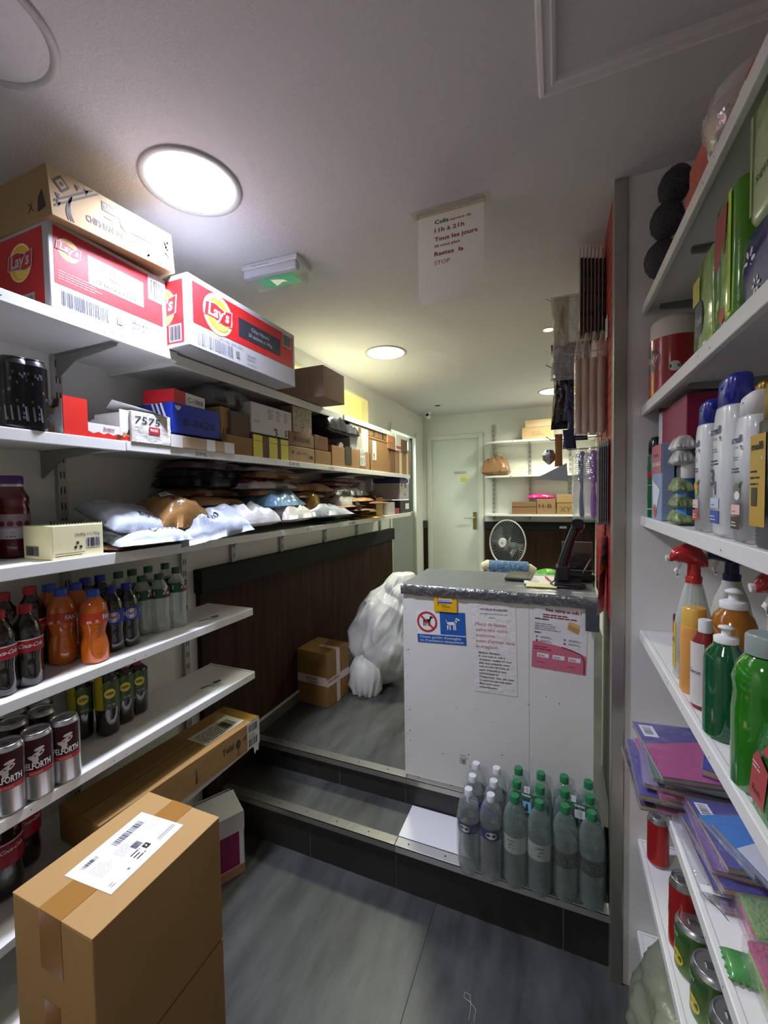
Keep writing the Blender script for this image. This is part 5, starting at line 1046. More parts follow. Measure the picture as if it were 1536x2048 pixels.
tag(b.build('paper_notice', loc=loc), 'tall white notice with red and grey text taped in the middle of the counter', 'notice')
b, F, w_, h, loc = notice('', '', '', ((1063, 1332), (1174, 1352), (1172, 1218), (1066, 1207)))
b.rect(F, 0, 0, w_, h, M('#d8d3d2', .25, bump=.3, bs=30), 1); PK = M('#c26478', .45); 
b.poly(F, [(0, 0), (w_, 0), (w_, h*.28), (w_*.5, h*.38), (w_*.08, h*.42), (0, h*.40)], PK, 2); MG = M('#7c2038', .6)
b.text(F, w_*.22, h*.90, .012, 'Vous retirez un colis ?', MG, w=w_*.66, bold=True, l=3); b.lines(F, w_*.18, h*.80, w_*.72, h*.07, 2, MG, 3, th=.5); b.lines(F, w_*.03, h*.76, w_*.4, h*.03, 1, ND, 3, th=.7); b.lines(F, w_*.03, h*.60, w_*.5, h*.12, 4, GR, 3, th=.35); b.lines(F, w_*.03, h*.545, w_*.2, h*.03, 1, ND, 3, th=.7)
for q in (.08, .60): b.disc(F, w_*q, h*.49, .004, GR, 3, n=10); b.disc(F, w_*q, h*.43, .004, M('#8c3038', .5), 3, n=10); b.lines(F, w_*(q+.07), h*.475, w_*.28, h*.035, 2, GR, 3, th=.4); b.lines(F, w_*(q+.07), h*.42, w_*.28, h*.03, 2, GR, 3, th=.4)
b.poly(F, [(w_*.64, h*.66), (w_*.84, h*.60), (w_*.86, h*.68), (w_*.66, h*.76)], M('#b08a50', .6), 3); b.poly(F, [(w_*.64, h*.74), (w_*.68, h*.78), (w_*.86, h*.74), (w_*.84, h*.68)], M('#cda868', .6), 3.5)
for k in range(3): b.rect(F, w_*(.10+.29*k), h*.17, w_*(.32+.29*k), h*.235, CW, 3); b.lines(F, w_*(.12+.29*k), h*.185, w_*.18, h*.035, 2, MG, 4, th=.4)
b.lines(F, w_*.03, h*.29, w_*.42, h*.07, 2, MG, 3, th=.4); b.tube([Vector(F(w_*x_, h*y_, 3)) for x_, y_ in ((.55, .375), (.75, .34), (.9, .30), (.96, .22), (.97, .1), (.97, .01))], .0018, M('#6a1830', .5), 5); b.lines(F, w_*.08, h*.09, w_*.25, h*.025, 1, MG, 3); b.lines(F, w_*.66, h*.08, w_*.22, h*.025, 1, MG, 3)
tag(b.build('parcel_poster', loc=loc), 'white and pink parcel poster at the right of the counter front', 'poster')
# things on the counter top
def CTP(px, py): P = onz(ctz, px, py); return P
DK2 = M('#1a1a1e', .3); ct = ctz+.002
P = CTP(1038, 1158); t = thing('tablet', 'dark flat tablet device lying on the counter top', 'device', (P.x, P.y+.03, ct), radians(-2))
b = MB(); b.box((-.055, -.085, 0), (.055, .085, .012), M('#2b2a26', .35), .004); b.build('case', t)
b = MB(); b.rect(plane((-.047, -.075, .0121), (1,0,0), (0,1,0)), 0, 0, .094, .15, M('#4a473c', .12), 1); b.build('screen', t)
P = CTP(1082, 1170); t = thing('paper_pad', 'yellow and white handwritten papers on the counter top', 'papers', (P.x, P.y+.04, ct), radians(4))
b = MB(); b.box((-.062, -.10, 0), (.055, .02, .004), M('#e2d98a', .7)); b.build('yellow_sheet', t)
b = MB(); F = plane((-.07, -.055, .005), (1,.03,0), (-.03,1,0)); b.box((-.07, -.055, .0042), (.06, .125, .0052), M('#dedcd2', .7)); b.lines(F, .02, .03, .045, .13, 6, ND, 1, seed=3); b.build('list_sheet', t)
t = thing('pen', 'red pen lying on the papers', 'pen', (P.x+.03, P.y+.06, ct+.009), radians(105))
b = MB(); b.tube([(-.05, 0, 0), (-.035, 0, .001), (.05, 0, .001)], [.001, .004, .004], M('#a82420', .4), 10); b.build('barrel', t); b = MB(); b.tube([(.02, 0, .002), (.055, 0, .002)], .0046, M('#c03028', .4), 10); b.build('cap', t)
# handset in a charging cradle
P = CTP(1130, 1176); t = thing('scanner_cradle', 'black handheld scanner standing in a charging cradle on the counter', 'scanner', (P.x+.03, P.y+.05, ct))
b = MB(); b.box((-.07, -.06, 0), (.035, .07, .018), DK2, .005); b.box((-.065, -.03, .015), (-.01, .045, .085), DK2, .01); b.build('cradle', t)
b = MB(); b.tube([(-.05, .0, .02), (-.035, .0, .10), (-.005, .005, .20), (.012, .005, .235)], [.022, .02, .017, .02], DK2, 12); b.lathe([(.020, -.02), (.026, 0), (.024, .02)], M('#222226', .2), 16, Matrix.Translation((.018, .004, .245)) @ Matrix.Rotation(.9, 4, 'X')); b.build('handset', t)
b = MB(); b.tube([(-.06, -.02, .03), (-.085, -.04, .01), (-.06, -.06, .004), (.02, -.07, .004)], .003, DK2, 6); b.build('cable', t)
t = thing('printer', 'black receipt machine with glossy lid behind the scanner cradle', 'device', (.105, 2.02, ct))
b = MB(); b.box((-.09, -.05, 0), (.045, .06, .03), DK2, .006); b.build('base', t); b = MB(); b.box((-.085, .045, .03), (.042, .058, .16), M('#4c4434', .5), .003); b.build('back_plate', t); b = MB(); b.box((-.075, .036, .04), (.035, .045, .11), M('#2c2a26', .1, bump=.8, bs=50), .003); b.build('screen', t); b = MB(); b.tube([(.0, -.03, .035), (.035, .03, .09)], .004, M('#8a8a8a', .3, metal=.7), 6); b.tube([(-.09, -.045, .045), (.045, -.045, .045)], .004, M('#6a6a6c', .3, metal=.6), 6); b.build('support_arm', t)
t = thing('green_bag', 'bright green plastic bag behind the counter top', 'bag', (ony(2.98, 1096, 1150).x, 2.98, EYE-.50))
t.location.z = zrow(t.location.x, 2.98, 1172); b = MB(); b.lathe([(.03, 0), (.09, .02), (.10, .06), (.07, .10), (.02, .115)], M('#4ea51c', .35, bump=.5), 30, fn=lambda a, z: 1+.12*sin(a*5+z*40)); b.build('bag_body', t)
t = thing('side_table', 'dark low cabinet behind the counter under the green bag', 'cabinet', (ony(2.98, 1096, 1150).x, 2.98, PLAT+.001)); b = MB(); b.box((-.16, -.16, 0), (.16, .16, zrow(ony(2.98, 1096, 1150).x, 2.98, 1172)-PLAT-.003), M('#2a2422', .6), .004); b.build('body', t); b = MB(); b.box((-.15, -.168, .1), (.15, -.16, .5), M('#332c29', .6), .002); b.build('door', t)
# chair with beige padded back and blue cloth
t = thing('chair', 'cream chair with a blue cloth over its back, behind the counter', 'chair', (-.285, 2.72, PLAT+.001), radians(4))
CRM2 = M('#d9cfb0', .55); MT = M('#8b8b8c', .3, metal=.8)
bt = EYE-.44-PLAT
b = MB(); b.tube([(-.155, 0, bt-.03), (-.13, -.004, bt-.018), (0, -.012, bt-.022), (.13, -.004, bt-.035), (.16, 0, bt-.048)], [.026, .034, .036, .034, .024], CRM2, 16); b.box((-.13, -.03, bt-.30), (.13, .005, bt-.03), CRM2, .012); b.build('backrest', t)
b = MB(); NX = 20; V = []
for i in range(NX+1):
    x = -.115+.235*i/NX
    for k in range(15):
        a = -1.5+k*.30; r = .0405+.003*noise.noise(Vector((x*30, a*2, 1))); zc_ = bt-.024-.02*(x+.1)
        if k == 0: V.append((x, -.044, zc_-.14))
        elif k == 14: V.append((x, .046, zc_-.12))
        else: V.append((x, -.01+sin(-1.57+(k-1)*pi/12)*r, zc_+cos(-1.57+(k-1)*pi/12)*r))
CLO = bpy.data.materials.new('tie_dye_cloth'); CLO.use_nodes = True; nt = CLO.node_tree; n = nt.nodes.new('ShaderNodeTexNoise'); n.inputs['Scale'].default_value = 14; n.inputs['Distortion'].default_value = 1.5; cr = nt.nodes.new('ShaderNodeValToRGB'); e = cr.color_ramp.elements; e[0].position = .38; e[0].color = lin('#2c4f82'); e[1].position = .64; e[1].color = lin('#8b86ac'); e.new(.5).color = lin('#4a7c9c'); nt.links.new(n.outputs[0], cr.inputs[0]); nt.links.new(cr.outputs[0], nt.nodes['Principled BSDF'].inputs['Base Color']); nt.nodes['Principled BSDF'].inputs['Roughness'].default_value = .8
b.add(V, [(i*15+k, (i+1)*15+k, (i+1)*15+k+1, i*15+k+1) for i in range(NX) for k in range(14)], CLO, None, True); b.build('cloth', t)
b = MB(); b.box((-.18, -.40, .40), (.18, .0, .45), CRM2, .015); b.build('seat', t)
for sx, sy in ((-1, -1), (1, -1), (-1, 1), (1, 1)):
    b = MB(); b.tube([(sx*.17, -.2+sy*.18, .0), (sx*.155, -.2+sy*.16, .40)], .011, MT, 8); b.build('leg', t)
for sx in (-1, 1): b = MB(); b.tube([(sx*.145, -.01, .42), (sx*.14, -.008, bt-.05)], .010, MT, 8); b.build('back_post', t)
# ------------------------------------------------------------------ pedestal fan
fc = ony(3.2, 1014, 1086); t = thing('pedestal_fan', 'white pedestal fan with dark blades behind the counter', 'fan', (fc.x, fc.y+.09, PLAT+.001))
FWH = M('#cfd1d0', .4); FB = M('#33383e', .25)
hz = fc.z-PLAT
T = Matrix.Translation((0, -.09, hz)) @ Matrix.Rotation(radians(32), 4, 'Z') @ Matrix.Rotation(radians(90-4), 4, 'X')
T = Matrix.Translation((0, -.09, hz)) @ Matrix.Rotation(radians(-35), 4, 'Z') @ Matrix.Rotation(radians(86), 4, 'X')
b = MB(); R_ = .168
def ringt(r, z, th, n=48):
    pts = [T @ Vector((r*cos(2*pi*k/n), r*sin(2*pi*k/n), z)) for k in range(n+1)]; b.tube(pts, th, FWH, 6, False)
ringt(R_, .0, .0045); ringt(R_*.99, -.006, .003); b.build('guard_ring', t)
b = MB(); WIRE = M('#9aa0a3', .35, metal=.5)
for k in range(54):
    a = 2*pi*k/54; b.tube([T @ Vector((.03*cos(a), .03*sin(a), .045)), T @ Vector((R_*.6*cos(a+.12), R_*.6*sin(a+.12), .042)), T @ Vector((R_*cos(a+.2), R_*sin(a+.2), 0))], .0007, WIRE, 3, False)
b.build('front_grille', t)
b = MB()
for k in range(40):
    a = 2*pi*k/40; b.tube([T @ Vector((.03*cos(a), .03*sin(a), -.055)), T @ Vector((R_*.7*cos(a), R_*.7*sin(a), -.048)), T @ Vector((R_*cos(a), R_*sin(a), -.004))], .0007, WIRE, 3, False)
b.build('rear_grille', t)
b = MB(); b.lathe([(.036, .04), (.036, .05), (.032, .053)], FWH, 28, T); b.lathe([(.012, .0532), (.010, .0545)], M('#a9abad', .4), 16, T); b.build('hub_badge', t)
for k in range(3):
    b = MB(); V = []; a0 = 2*pi*k/3+.4
    for i in range(9):
        r = .03+(.145-.03)*i/8; wd_ = .35+.75*sin(i/8*pi*.62)
        for j in range(7): a = a0+wd_*(j/6-.35); V.append(T @ Vector((r*cos(a), r*sin(a), -.012+.028*(j/6)*(.4+.6*i/8))))
    b.add(V, [(i*7+j, (i+1)*7+j, (i+1)*7+j+1, i*7+j+1) for i in range(8) for j in range(6)], FB, None, True); b.build('blade', t)
b = MB(); b.lathe([(.03, -.06), (.05, -.07), (.052, -.12), (.03, -.15)], M('#6f7c84', .4), 28, T); b.build('motor_housing', t)
b = MB(); mc = T @ Vector((0, 0, -.1)); b.tube([(mc.x, mc.y, mc.z-.03), (0, .02, hz-.14), (0, .02, .03)], [.014, .016, .018], FWH, 14); b.build('pole', t)
b = MB(); b.lathe([(.17, 0), (.17, .012), (.14, .025), (.03, .04)], FWH, 40, Matrix.Translation((0, .02, 0))); b.build('base', t)
# ------------------------------------------------------------------ back shelf goods
def Bk(label, z, ca, cb, row_, rt, mat=CARD, d=.16, name='parcel_carton', cat='carton', deco=None, yf=4.60, group='parcels on the back wall shelves'):
    a = ony(yf, ca, row_); c = ony(yf, cb, row_); h = zrow(a.x, yf, rt)-z
    return carton(name, label, cat, ((a.x+c.x)/2, yf, z+.001), 0, c.x-a.x, d, h, mat, deco, group)
zt = lambda ca, rt, yf=4.6: zrow(ony(yf, ca, 900).x, yf, rt)
Bk('larger brown box with smudged print on the upper back shelf', ZB[0], 1044, 1108, 880, 856, M('#b2916a', .7, var=.1), deco=lambda b, F, w_, d, h: b.lines(F['f'], w_*.3, h*.3, w_*.45, h*.4, 3, M('#7a5c40', .6), 2))
Bk('smaller pale brown box stacked on top of the smudged box', zt(1044, 856)+.001, 1050, 1106, 855, 841, M('#c1a27e', .5, var=.1))
mailer('parcel_bag', 'brown taped bag bundle with clear tape on the middle back shelf', 'parcel bag', (ony(4.68, 992, 930).x, 4.685, ZB[1]+.004), 0, .29, .19, .17, M('#8a6548', .3, bump=.6, bs=20), 140, .35, group='parcels on the back wall shelves')
b = MB(); q = ony(4.62, 996, 905); b.tube([(q.x-.06, 4.66, q.z-.04), (q.x-.03, 4.65, q.z+.0), (q.x+.03, 4.65, q.z+.004), (q.x+.07, 4.66, q.z-.04)], .004, M('#8d7a62', .4), 6); tag(b.build('bag_handle'), 'loose tape handle arching over the brown taped bag', 'handle')
Bk('wide open topped brown box on the lower back shelf', ZB[2], 1024, 1073, 1020, 1004, M('#7f5c3e', .7), deco=lambda b, F, w_, d, h: b.rect(F['f'], 0, h*.55, w_, h*.62, M('#4c3524', .7), 2))
Bk('brown box with handwriting under the pink pouch on the lower back shelf', ZB[2], 1074, 1111, 1020, 998, M('#8a6a49', .7), deco=lambda b, F, w_, d, h: b.text(F['f'], w_*.1, h*.4, h*.28, 'H-B', INK, w=w_*.7))
Bk('lower of the two small brown boxes at the right of the lower back shelf', ZB[2], 1114, 1146, 1020, 1007, M('#8f7046', .7), deco=lambda b, F, w_, d, h: b.text(F['f'], w_*.2, h*.2, h*.5, 'XY', M('#4c4430', .7)))
Bk('upper of the two small brown boxes at the right of the lower back shelf', zt(1114, 1006)+.001, 1113, 1144, 1000, 989, M('#997a55', .7))
mailer('pouch', 'shiny pink pouch lying on the handwritten brown box', 'pouch', (ony(4.68, 1081, 995).x, 4.68, zt(1074, 998)+.003), 0, .27, .13, .045, M('#c0206e', .25, bump=.4, bs=20), 141, .2, group='parcels on the back wall shelves')
Bk('stacked cream box at the far right of the upper back shelf', ZB[0], 1150, 1180, 880, 838, M('#b5a284', .7, var=.1))
b = MB(); b.box((-.035, -.01, 0), (.035, 0, .025), M('#b7b9b6', .4), .004); q = ony(YB-.05, 1126, 1055); tag(b.build('wall_switch', loc=(q.x, YB-.036, q.z-.012)), 'small white box fixed high on the dark back wainscot', 'box')
# ================================================================== PEGBOARD SIDE, BEHIND THE METAL POST
PEG = M('#a82a2e', .45, name='red_display_board')
bxp = .16
t = thing('display_board', 'red display board on the wall behind the aluminium post', 'display board', (bxp, 1.50, EYE-.42))
b = MB(); b.box((0, 0, 0), (.028, .56, CEIL-EYE+.42-.002), PEG, .002); b.build('board', t)
b = MB()
for k in range(30): 
    z_ = .04+k*.044; b.box((-.0006, .0, z_), (0, .56, z_+.006), M('#7c1c22', .5))
b.build('slots', t); t.children[-1]['kind'] = 'stuff'
HK = M('#b5b3ae', .25, metal=.9, name='chrome_wire')
hooks = [(1092, 537, 1.90, 'topmost of all'), (1092, 600, 1.90, 'second from the top, below the topmost'), (1125, 706, 1.72, 'nearest the viewer above the wooden sticks'), (1092, 732, 1.93, 'long one level with the wooden sticks'), (1120, 750, 1.86, 'just under the long one by the wooden sticks'), (1092, 876, 1.84, 'long one above the hair brushes'), (1125, 895, 1.70, 'shorter one just above the hair brushes')]
hook_pos = []
for i, (px, py, y, d_) in enumerate(hooks):
    P = ony(y, px, py); hook_pos.append(P)
    b = MB(); b.tube([(bxp, y, P.z-.006), (P.x+.02, y, P.z-.010), (P.x, y, P.z+.004)], .0022, HK, 6); b.box((bxp-.003, y-.006, P.z-.03), (bxp, y+.006, P.z+.01), HK); 
    for v in range(len(b.v)): b.v[v] = b.v[v]-Vector((bxp, y, P.z))
    tag(b.build('display_hook', loc=(bxp, y, P.z)), 'chrome display hook on the red board, '+d_, 'hook', 'chrome display hooks')
def hang(name, label, cat, mk, loc, group=None, rz=0):
    t = thing(name, label, cat, loc, rz, group); mk(t); return t
CARDW = M('#b9b0a8', .5); FB1 = film('#e8e4e0', .22, .1, .5, 50, 'blister_film')
# row of thin blister packs seen edge on
def blister(t):
    b = MB(); b.box((-.055, -.003, -.30), (.055, 0, 0), film('#c8bfb4', .45, .15, .4, 40), .001); b.build('backing_card', t)
    b = MB()
    for k in range(4): b.box((-.05, -.012, -.09-.068*k), (.05, -.003, -.035-.068*k), M('#3a302c', .35, bump=.3), .004)
    b.build('comb', t)
P = hook_pos[0]; ztop = P.z+.035
for k in range(7):
    y = 1.60+.040*k
    hang('comb_pack', 'clear pack of dark combs on the top hooks, %s from the post' % ['first', 'second', 'third', 'fourth', 'fifth', 'sixth', 'seventh'][k], 'blister pack', blister, (.147-.012*k, 1.75, EYE+.862+.003*k), 'clear comb packs in a row', pi/2)
def ybag(t):
    mb2 = MB(); mb2.box((-.03, -.006, -.20), (.03, .006, 0), film('#d8cf9a', .4, .15, .6, 40), .003); mb2.build('packet', t)
    mb2 = MB(); mb2.lathe([(.012, -.15), (.014, -.05), (.005, -.03)], M('#b5a22c', .4), 12); mb2.build('contents', t)
hang('small_packet', 'small clear packet with yellow contents on the outer end of the top hook', 'packet', ybag, (.015, 1.90, EYE+.80))
def pbag(mat, w_, h, th, seed):
    def f(t):
        b = MB(); V = []; n1, n2 = 16, 24
        for side in (1, -1):
            for j in range(n2+1):
                for i in range(n1+1):
                    u = 2*i/n1-1; v = 2*j/n2-1; e = max(0, (1-abs(u)**3)*(1-abs(v)**3))**.5
                    V.append((u*w_/2*(.85+.15*abs(v)), side*(th*e*(1+.4*noise.noise(Vector((u*3, v*4, seed))))+.0008), -h*j/n2))
        nv = (n1+1)*(n2+1); Fs = []
        for j in range(n2):
            for i in range(n1): q = j*(n1+1)+i; Fs += [(q, q+1, q+n1+2, q+n1+1), (q+nv, q+nv+n1+1, q+nv+n1+2, q+nv+1)]
        b.add(V, Fs, mat, None, True); b.build('bag_body', t)
    return f
hang('hanging_bag', 'long glossy black bag hanging behind the comb packs', 'bag', pbag(M('#131316', .15, bump=.8, bs=18), .16, .36, .035, 3), (.055, 1.955, EYE+.63))
hang('hanging_bag', 'clear plastic bag hanging in front of the glossy black bag', 'bag', pbag(film('#dcdcdc', .25, .08, 1, 40), .13, .34, .02, 5), (.04, 1.885, EYE+.80))
hang('hanging_bag', 'blue and white small packet hanging behind the wooden sticks', 'bag', pbag(M('#3c4470', .3, bump=.5), .08, .20, .012, 7), (.06, 1.93, EYE+.50))
hang('hanging_bag', 'dark purple small packet hanging below the wooden sticks', 'bag', pbag(M('#2c2450', .3, bump=.5), .08, .13, .012, 8), (.075, 1.88, EYE+.34))
STK = M('#c09a78', .55, bump=.1, var=.08, bs=40, name='pale_wood')
def sticks(t):
    b = MB(); b.lathe([(.004, -.265), (.0135, -.255), (.0145, -.02), (.012, 0)], STK, 16); b.build('rolling_stick', t)
    b = MB(); b.lathe([(.016, -.27), (.017, -.1), (.016, .01), (.006, .09)], film('#efe8e0', .15, .08, .8, 60), 16); b.build('wrapper', t)
for k in range(4): hang('wooden_stick', 'pale wooden stick in clear wrapper, %s counted from the post' % ['nearest', 'second', 'third', 'farthest'][k], 'wooden stick', sticks, (.145-.024*k, 1.66+.012*k, EYE+.47+.003*k), 'wrapped wooden sticks', rz=0)
for k in range(2): hang('chrome_tool', 'thin chrome tool hanging beside the post above the sticks, %s one' % ('front', 'rear')[k], 'tool', lambda t: MB().tube([(0, 0, 0), (0, 0, -.07)], .004, HK, 8).build('rod', t), (.150, 1.54+.03*k, EYE+.565))
# hair brushes
def brush(colr, spiral=False):
    def f(t):
        mt = M(colr, .2, coat=.6)
        b = MB(); b.lathe([(.004, -.245), (.009, -.235), (.010, -.18), (.006, -.125), (.008, -.115)], mt, 14); b.build('handle', t)
        b = MB(); b.lathe([(.008, -.115), (.013, -.10), (.013, -.01), (.006, 0)], mt, 14); b.build('head', t)
        b = MB(); BRI = M('#1c1b20', .4)
        for j in range(15):
            for i in range(9):
                a = 2*pi*i/9+j*.35; z_ = -.105+j*.0068; b.tube([(.012*cos(a), .012*sin(a), z_), (.026*cos(a), .026*sin(a), z_)], .0008, BRI, 3, False)
        b.build('bristles', t); t.children[-1]['kind'] = 'stuff'
        b = MB(); b.lathe([(.03, -.25), (.034, -.18), (.034, -.02), (.012, .015)], film('#ffffff', .10, .06, .7, 40, 'brush_bag'), 14, cap=False); b.build('clear_bag', t)
    return f
hang('hair_brush', 'hair brush with dark blue handle in a clear bag, left of the purple one', 'hair brush', brush('#22426e'), (.086, 1.72, EYE+.150), 'hair brushes in clear bags')
hang('hair_brush', 'hair brush with bright purple handle in a clear bag', 'hair brush', brush('#8a2aa4'), (.122, 1.69, EYE+.150), 'hair brushes in clear bags')
hang('hanging_packet', 'dark blue flat packet hanging above the blue hair brush', 'packet', pbag(M('#1d2a48', .35), .05, .075, .004, 11), (.045, 1.80, EYE+.245))
hang('hanging_packet', 'orange brown flat packet beside the dark blue one', 'packet', pbag(M('#9a6430', .4), .03, .13, .004, 12), (.006, 1.84, EYE+.235))
hang('silver_bow', 'shiny silver foil bow hanging at the outer hook end', 'bow', lambda t: MB().lathe([(.004, -.04), (.022, -.02), (.026, 0), (.012, .02)], M('#b8b8bc', .15, metal=.9, bump=1, bs=60), 14, fn=lambda a, z: 1+.25*sin(a*6+z*80)).build('bow', t), (-.03, 1.86, EYE+.155))
hang('paper_bag', 'grey triangular paper bag pointing left above the back shelf', 'bag', lambda t: (lambda b: (b.add([(-.09, 0, -.03), (.03, -.012, .03), (.035, -.012, -.04), (-.09, .006, -.03), (.03, .012, .03), (.035, .012, -.04)], [(0, 2, 1), (3, 4, 5), (0, 1, 4, 3), (1, 2, 5, 4), (2, 0, 3, 5)], M('#8f938f', .5)), b.build('bag_body', t)))(MB()), (.005, 1.80, EYE+.085))
for k in range(5): hang('comb_card', 'dark grey comb on a hanging card, %s from the post' % ['first', 'second', 'third', 'fourth', 'fifth', 'sixth', 'seventh'][k], 'comb', lambda t: (MB().box((-.05, -.004, -.28), (.028, 0, 0), film('#a0a0a0', .3, .1, .5, 40), .001).build('bag', t), MB().box((-.035, -.010, -.27), (.02, -.004, -.02), M('#2e2c30', .4), .003).build('comb_body', t)), (.152-.0065*k, 1.60, EYE+.175-.002*k), 'dark combs on cards', pi/2)
# leaflets hanging near the counter
t = thing('colour_leaflet', 'narrow white leaflet with green, yellow and pink stripes hanging by the post', 'leaflet', (.137, 1.60, EYE-.42))
b = MB(); F = plane((-.012, -.03, 0), (.35,.9,0), (.05,0,1)); W_ = .075; b.rect(F, 0, 0, W_, .27, M('#d8d4d0', .4), 0); b.rect(lambda a, c, l: F(a, c, -l), W_, 0, 0, .27, M('#d8d4d0', .4), 1)
for (lo, hi, c_) in ((.05, .10, '#a86a86'), (.10, .14, '#7c3c5c'), (.14, .17, '#d8b83c'), (.17, .20, '#5ca88c')): b.poly(F, [(.006, lo), (W_-.006, lo+.012), (W_-.006, hi+.012), (.006, hi)], M(c_, .5), 1)
b.text(F, .01, .225, .012, 'OFFRE', M('#8a3a3a', .6), w=.04, l=2); b.build('sheet', t)
b = MB(); F = plane((0, 0, 0), (.1,.99,0), (0,0,1)); 
for fl in (1, -1): b.rect((lambda a, c, l=1: F(a, c, fl*l)), 0, 0, .06, .20, M('#cfc8c4', .5), .5)
tag(b.build('paper_strip', loc=(.150, 1.66, EYE-.235)), 'white paper strip pinned on the red board above the coloured leaflet', 'paper')

# ================================================================== WATER PACKS ON THE LOWER STEP
zt_ = STEP+.004
def wprof(h, r, kind):
    if kind == 'ribbed':
        p = [(r*.80, 0), (r*.97, .01)]; z_ = .02
        while z_ < h*.50: p += [(r, z_), (r*.955, z_+.006)]; z_ += .012
        return p+[(r*.93, h*.54), (r*.93, h*.64), (r, h*.67), (r, h*.74), (r*.93, h*.81), (r*.74, h*.875), (r*.46, h*.92), (r*.31, h*.94)]
    return [(r*.80, 0), (r*.97, .012), (r, .03), (r, h*.10), (r*.96, h*.12), (r, h*.15), (r, h*.66), (r*.97, h*.75), (r*.86, h*.82), (r*.62, h*.88), (r*.38, h*.92), (r*.33, h*.94)]
WCL = film('#dfe6e2', .07, .05, .5, 45, 'water_bottle_pet', .38); WCW = film('#dfe6e6', .04, .03, .0, 50, 'still_water_clear', .2); WGR = film('#c2d8cc', .09, .05, .5, 45, 'green_tinted_pet', .38); WIN = film('#b4c6cc', .08, .03, .0, 50, 'still_water', .2)
def water_pack(label, xc, cols, kind, capm, labdeco, strap, h, r, frontpx, back=2):
    """cols: photo columns/base rows of the two front bottles"""
    P0 = onz(zt_, *cols[0]); P1 = onz(zt_, *cols[1]); mid_ = (P0+P1)/2; yw = 0
    t = thing('water_bottle_pack', label, 'bottle pack', (xc, min(mid_.y, SY+.03)+r, zt_), yw, 'shrink wrapped packs of water bottles')
    first = True
    for j in range(3):
        for i in range(2):
            x = (i-.5)*2*r*1.02; y = (j)*2*r*1.0
            if (min(mid_.y, SY+.03)+2*r+y) > PY-.005+r*.9 and j > 1: continue
            b = MB(); b.lathe(wprof(h, r, kind), WGR if kind != 'ribbed' else WCL, 24, fn=petal); b.lathe(wprof(h, r*.94, 'x')[:8 if kind != 'ribbed' else 7], WCW if kind == 'ribbed' else WIN, 18, Matrix.Translation((0, 0, .003)), cap=False)
            bo = b.build('bottle', t, (x, y, 0), (0, 0, .15 if i else -.25))
            b = MB(); b.lathe([(r*.40, h*.925), (r*.40, h*.985), (r*.36, h)], capm, 18); c = b.build('cap', bo)
            b = MB(); labdeco(b, cylF(r*1.01), h, r); b.build('wrap_label', bo)
    ymax = 2*r*2; b = MB(); V = []; e = r*1.10; rr_ = r*.9
    out = [(-2*r*1.02/2-e, -e), (2*r*1.02/2+e, -e), (2*r*1.02/2+e, 2*r+e), (-2*r*1.02/2-e, 2*r+e)]
    def rnd(k, n=6):
        x, y = out[k]; sx = -1 if x < 0 else 1; sy = -1 if y < 0 else 1
        cxx, cyy = x-sx*rr_, y-sy*rr_; a0 = [pi, 1.5*pi, 0, .5*pi][k]; return [(cxx+rr_*cos(a0+q*pi/2/n), cyy+rr_*sin(a0+q*pi/2/n)) for q in range(n+1)]
    loop = rnd(0)+rnd(1)+rnd(2)+rnd(3); n = len(loop)
    for k, (z_, s_) in enumerate(((.03, .98), (h*.3, 1), (h*.66, 1), (h*.80, .93), (h*.86, .84))): V += [(x*s_, (y-r)*s_+r, z_) for x, y in loop]
    b.add(V, [(j*n+i, j*n+(i+1) % n, (j+1)*n+(i+1) % n, (j+1)*n+i) for j in range(4) for i in range(n)], film('#f0f4f2', .02, .05, 1, 30, 'shrink_wrap', .12), None, True); b.build('shrink_wrap', t)
    if strap: strap(t, h, r)
    return t
NAVY = M('#1c2260', .4)
def lab_a(b, F, h, r): b.rect(F, -pi*r, h*.53, pi*r, h*.645, NAVY, 1, 30); b.disc(F, 0, h*.585, .019, PAPER, 2, .012); b.text(F, -.014, h*.578, .006, 'Cristaline', M('#8a2a3c', .5), w=.028, l=3); b.lines(F, .03, h*.55, .03, h*.06, 3, M('#8a90b8', .5), 3); b.lines(F, -.055, h*.55, .03, h*.06, 3, M('#8a90b8', .5), 3)
LGW = film('#c9d2c4', .6, .3, .2, 60, 'pale_label')
def lab_b(b, F, h, r):
    b.rect(F, -pi*r, h*.42, pi*r, h*.60, LGW, 1, 30); gg = M('#1f5a44', .5)
    b.poly(F, [(-.014, h*.49), (-.004, h*.525), (.004, h*.53), (.012, h*.505), (.006, h*.512), (-.006, h*.51)], gg, 2); b.poly(F, [(-.014, h*.485), (-.006, h*.475), (.008, h*.475), (.013, h*.49), (.004, h*.484), (-.006, h*.486)], gg, 2); b.text(F, -.012, h*.55, .006, 'Volvic', gg, w=.024, bold=True, l=2)
def lab_c(b, F, h, r): b.rect(F, -pi*r, h*.40, pi*r, h*.56, M('#39453c', .4), 1, 30); b.lines(F, -.04, h*.44, .03, h*.08, 4, M('#8a8a70', .5), 2); b.poly(F, [(.0, h*.43), (.018, h*.43), (.02, h*.48), (.012, h*.54), (.006, h*.54), (-.002, h*.48)], M('#121812', .4), 2); b.lines(F, .022, h*.45, .02, h*.06, 3, M('#9a8a5c', .5), 2)
def strapA(t, h, r): 
    b = MB(); F = plane((-.05, .01, h*.80), (.98,-.12,-.15), (0,.35,1)); b.rect(F, 0, 0, .05, .016, M('#d0cede', .4), 1); b.text(F, .003, .004, .008, 'Cristaline', NAVY, w=.042, l=2); b.poly(F, [(.05, .0), (.10, -.012), (.10, .012), (.05, .02)], NAVY, 1); b.poly(F, [(.045, .02), (.062, .022), (.062, -.006), (.045, -.006)], NAVY, 2); b.build('carry_strap', t)
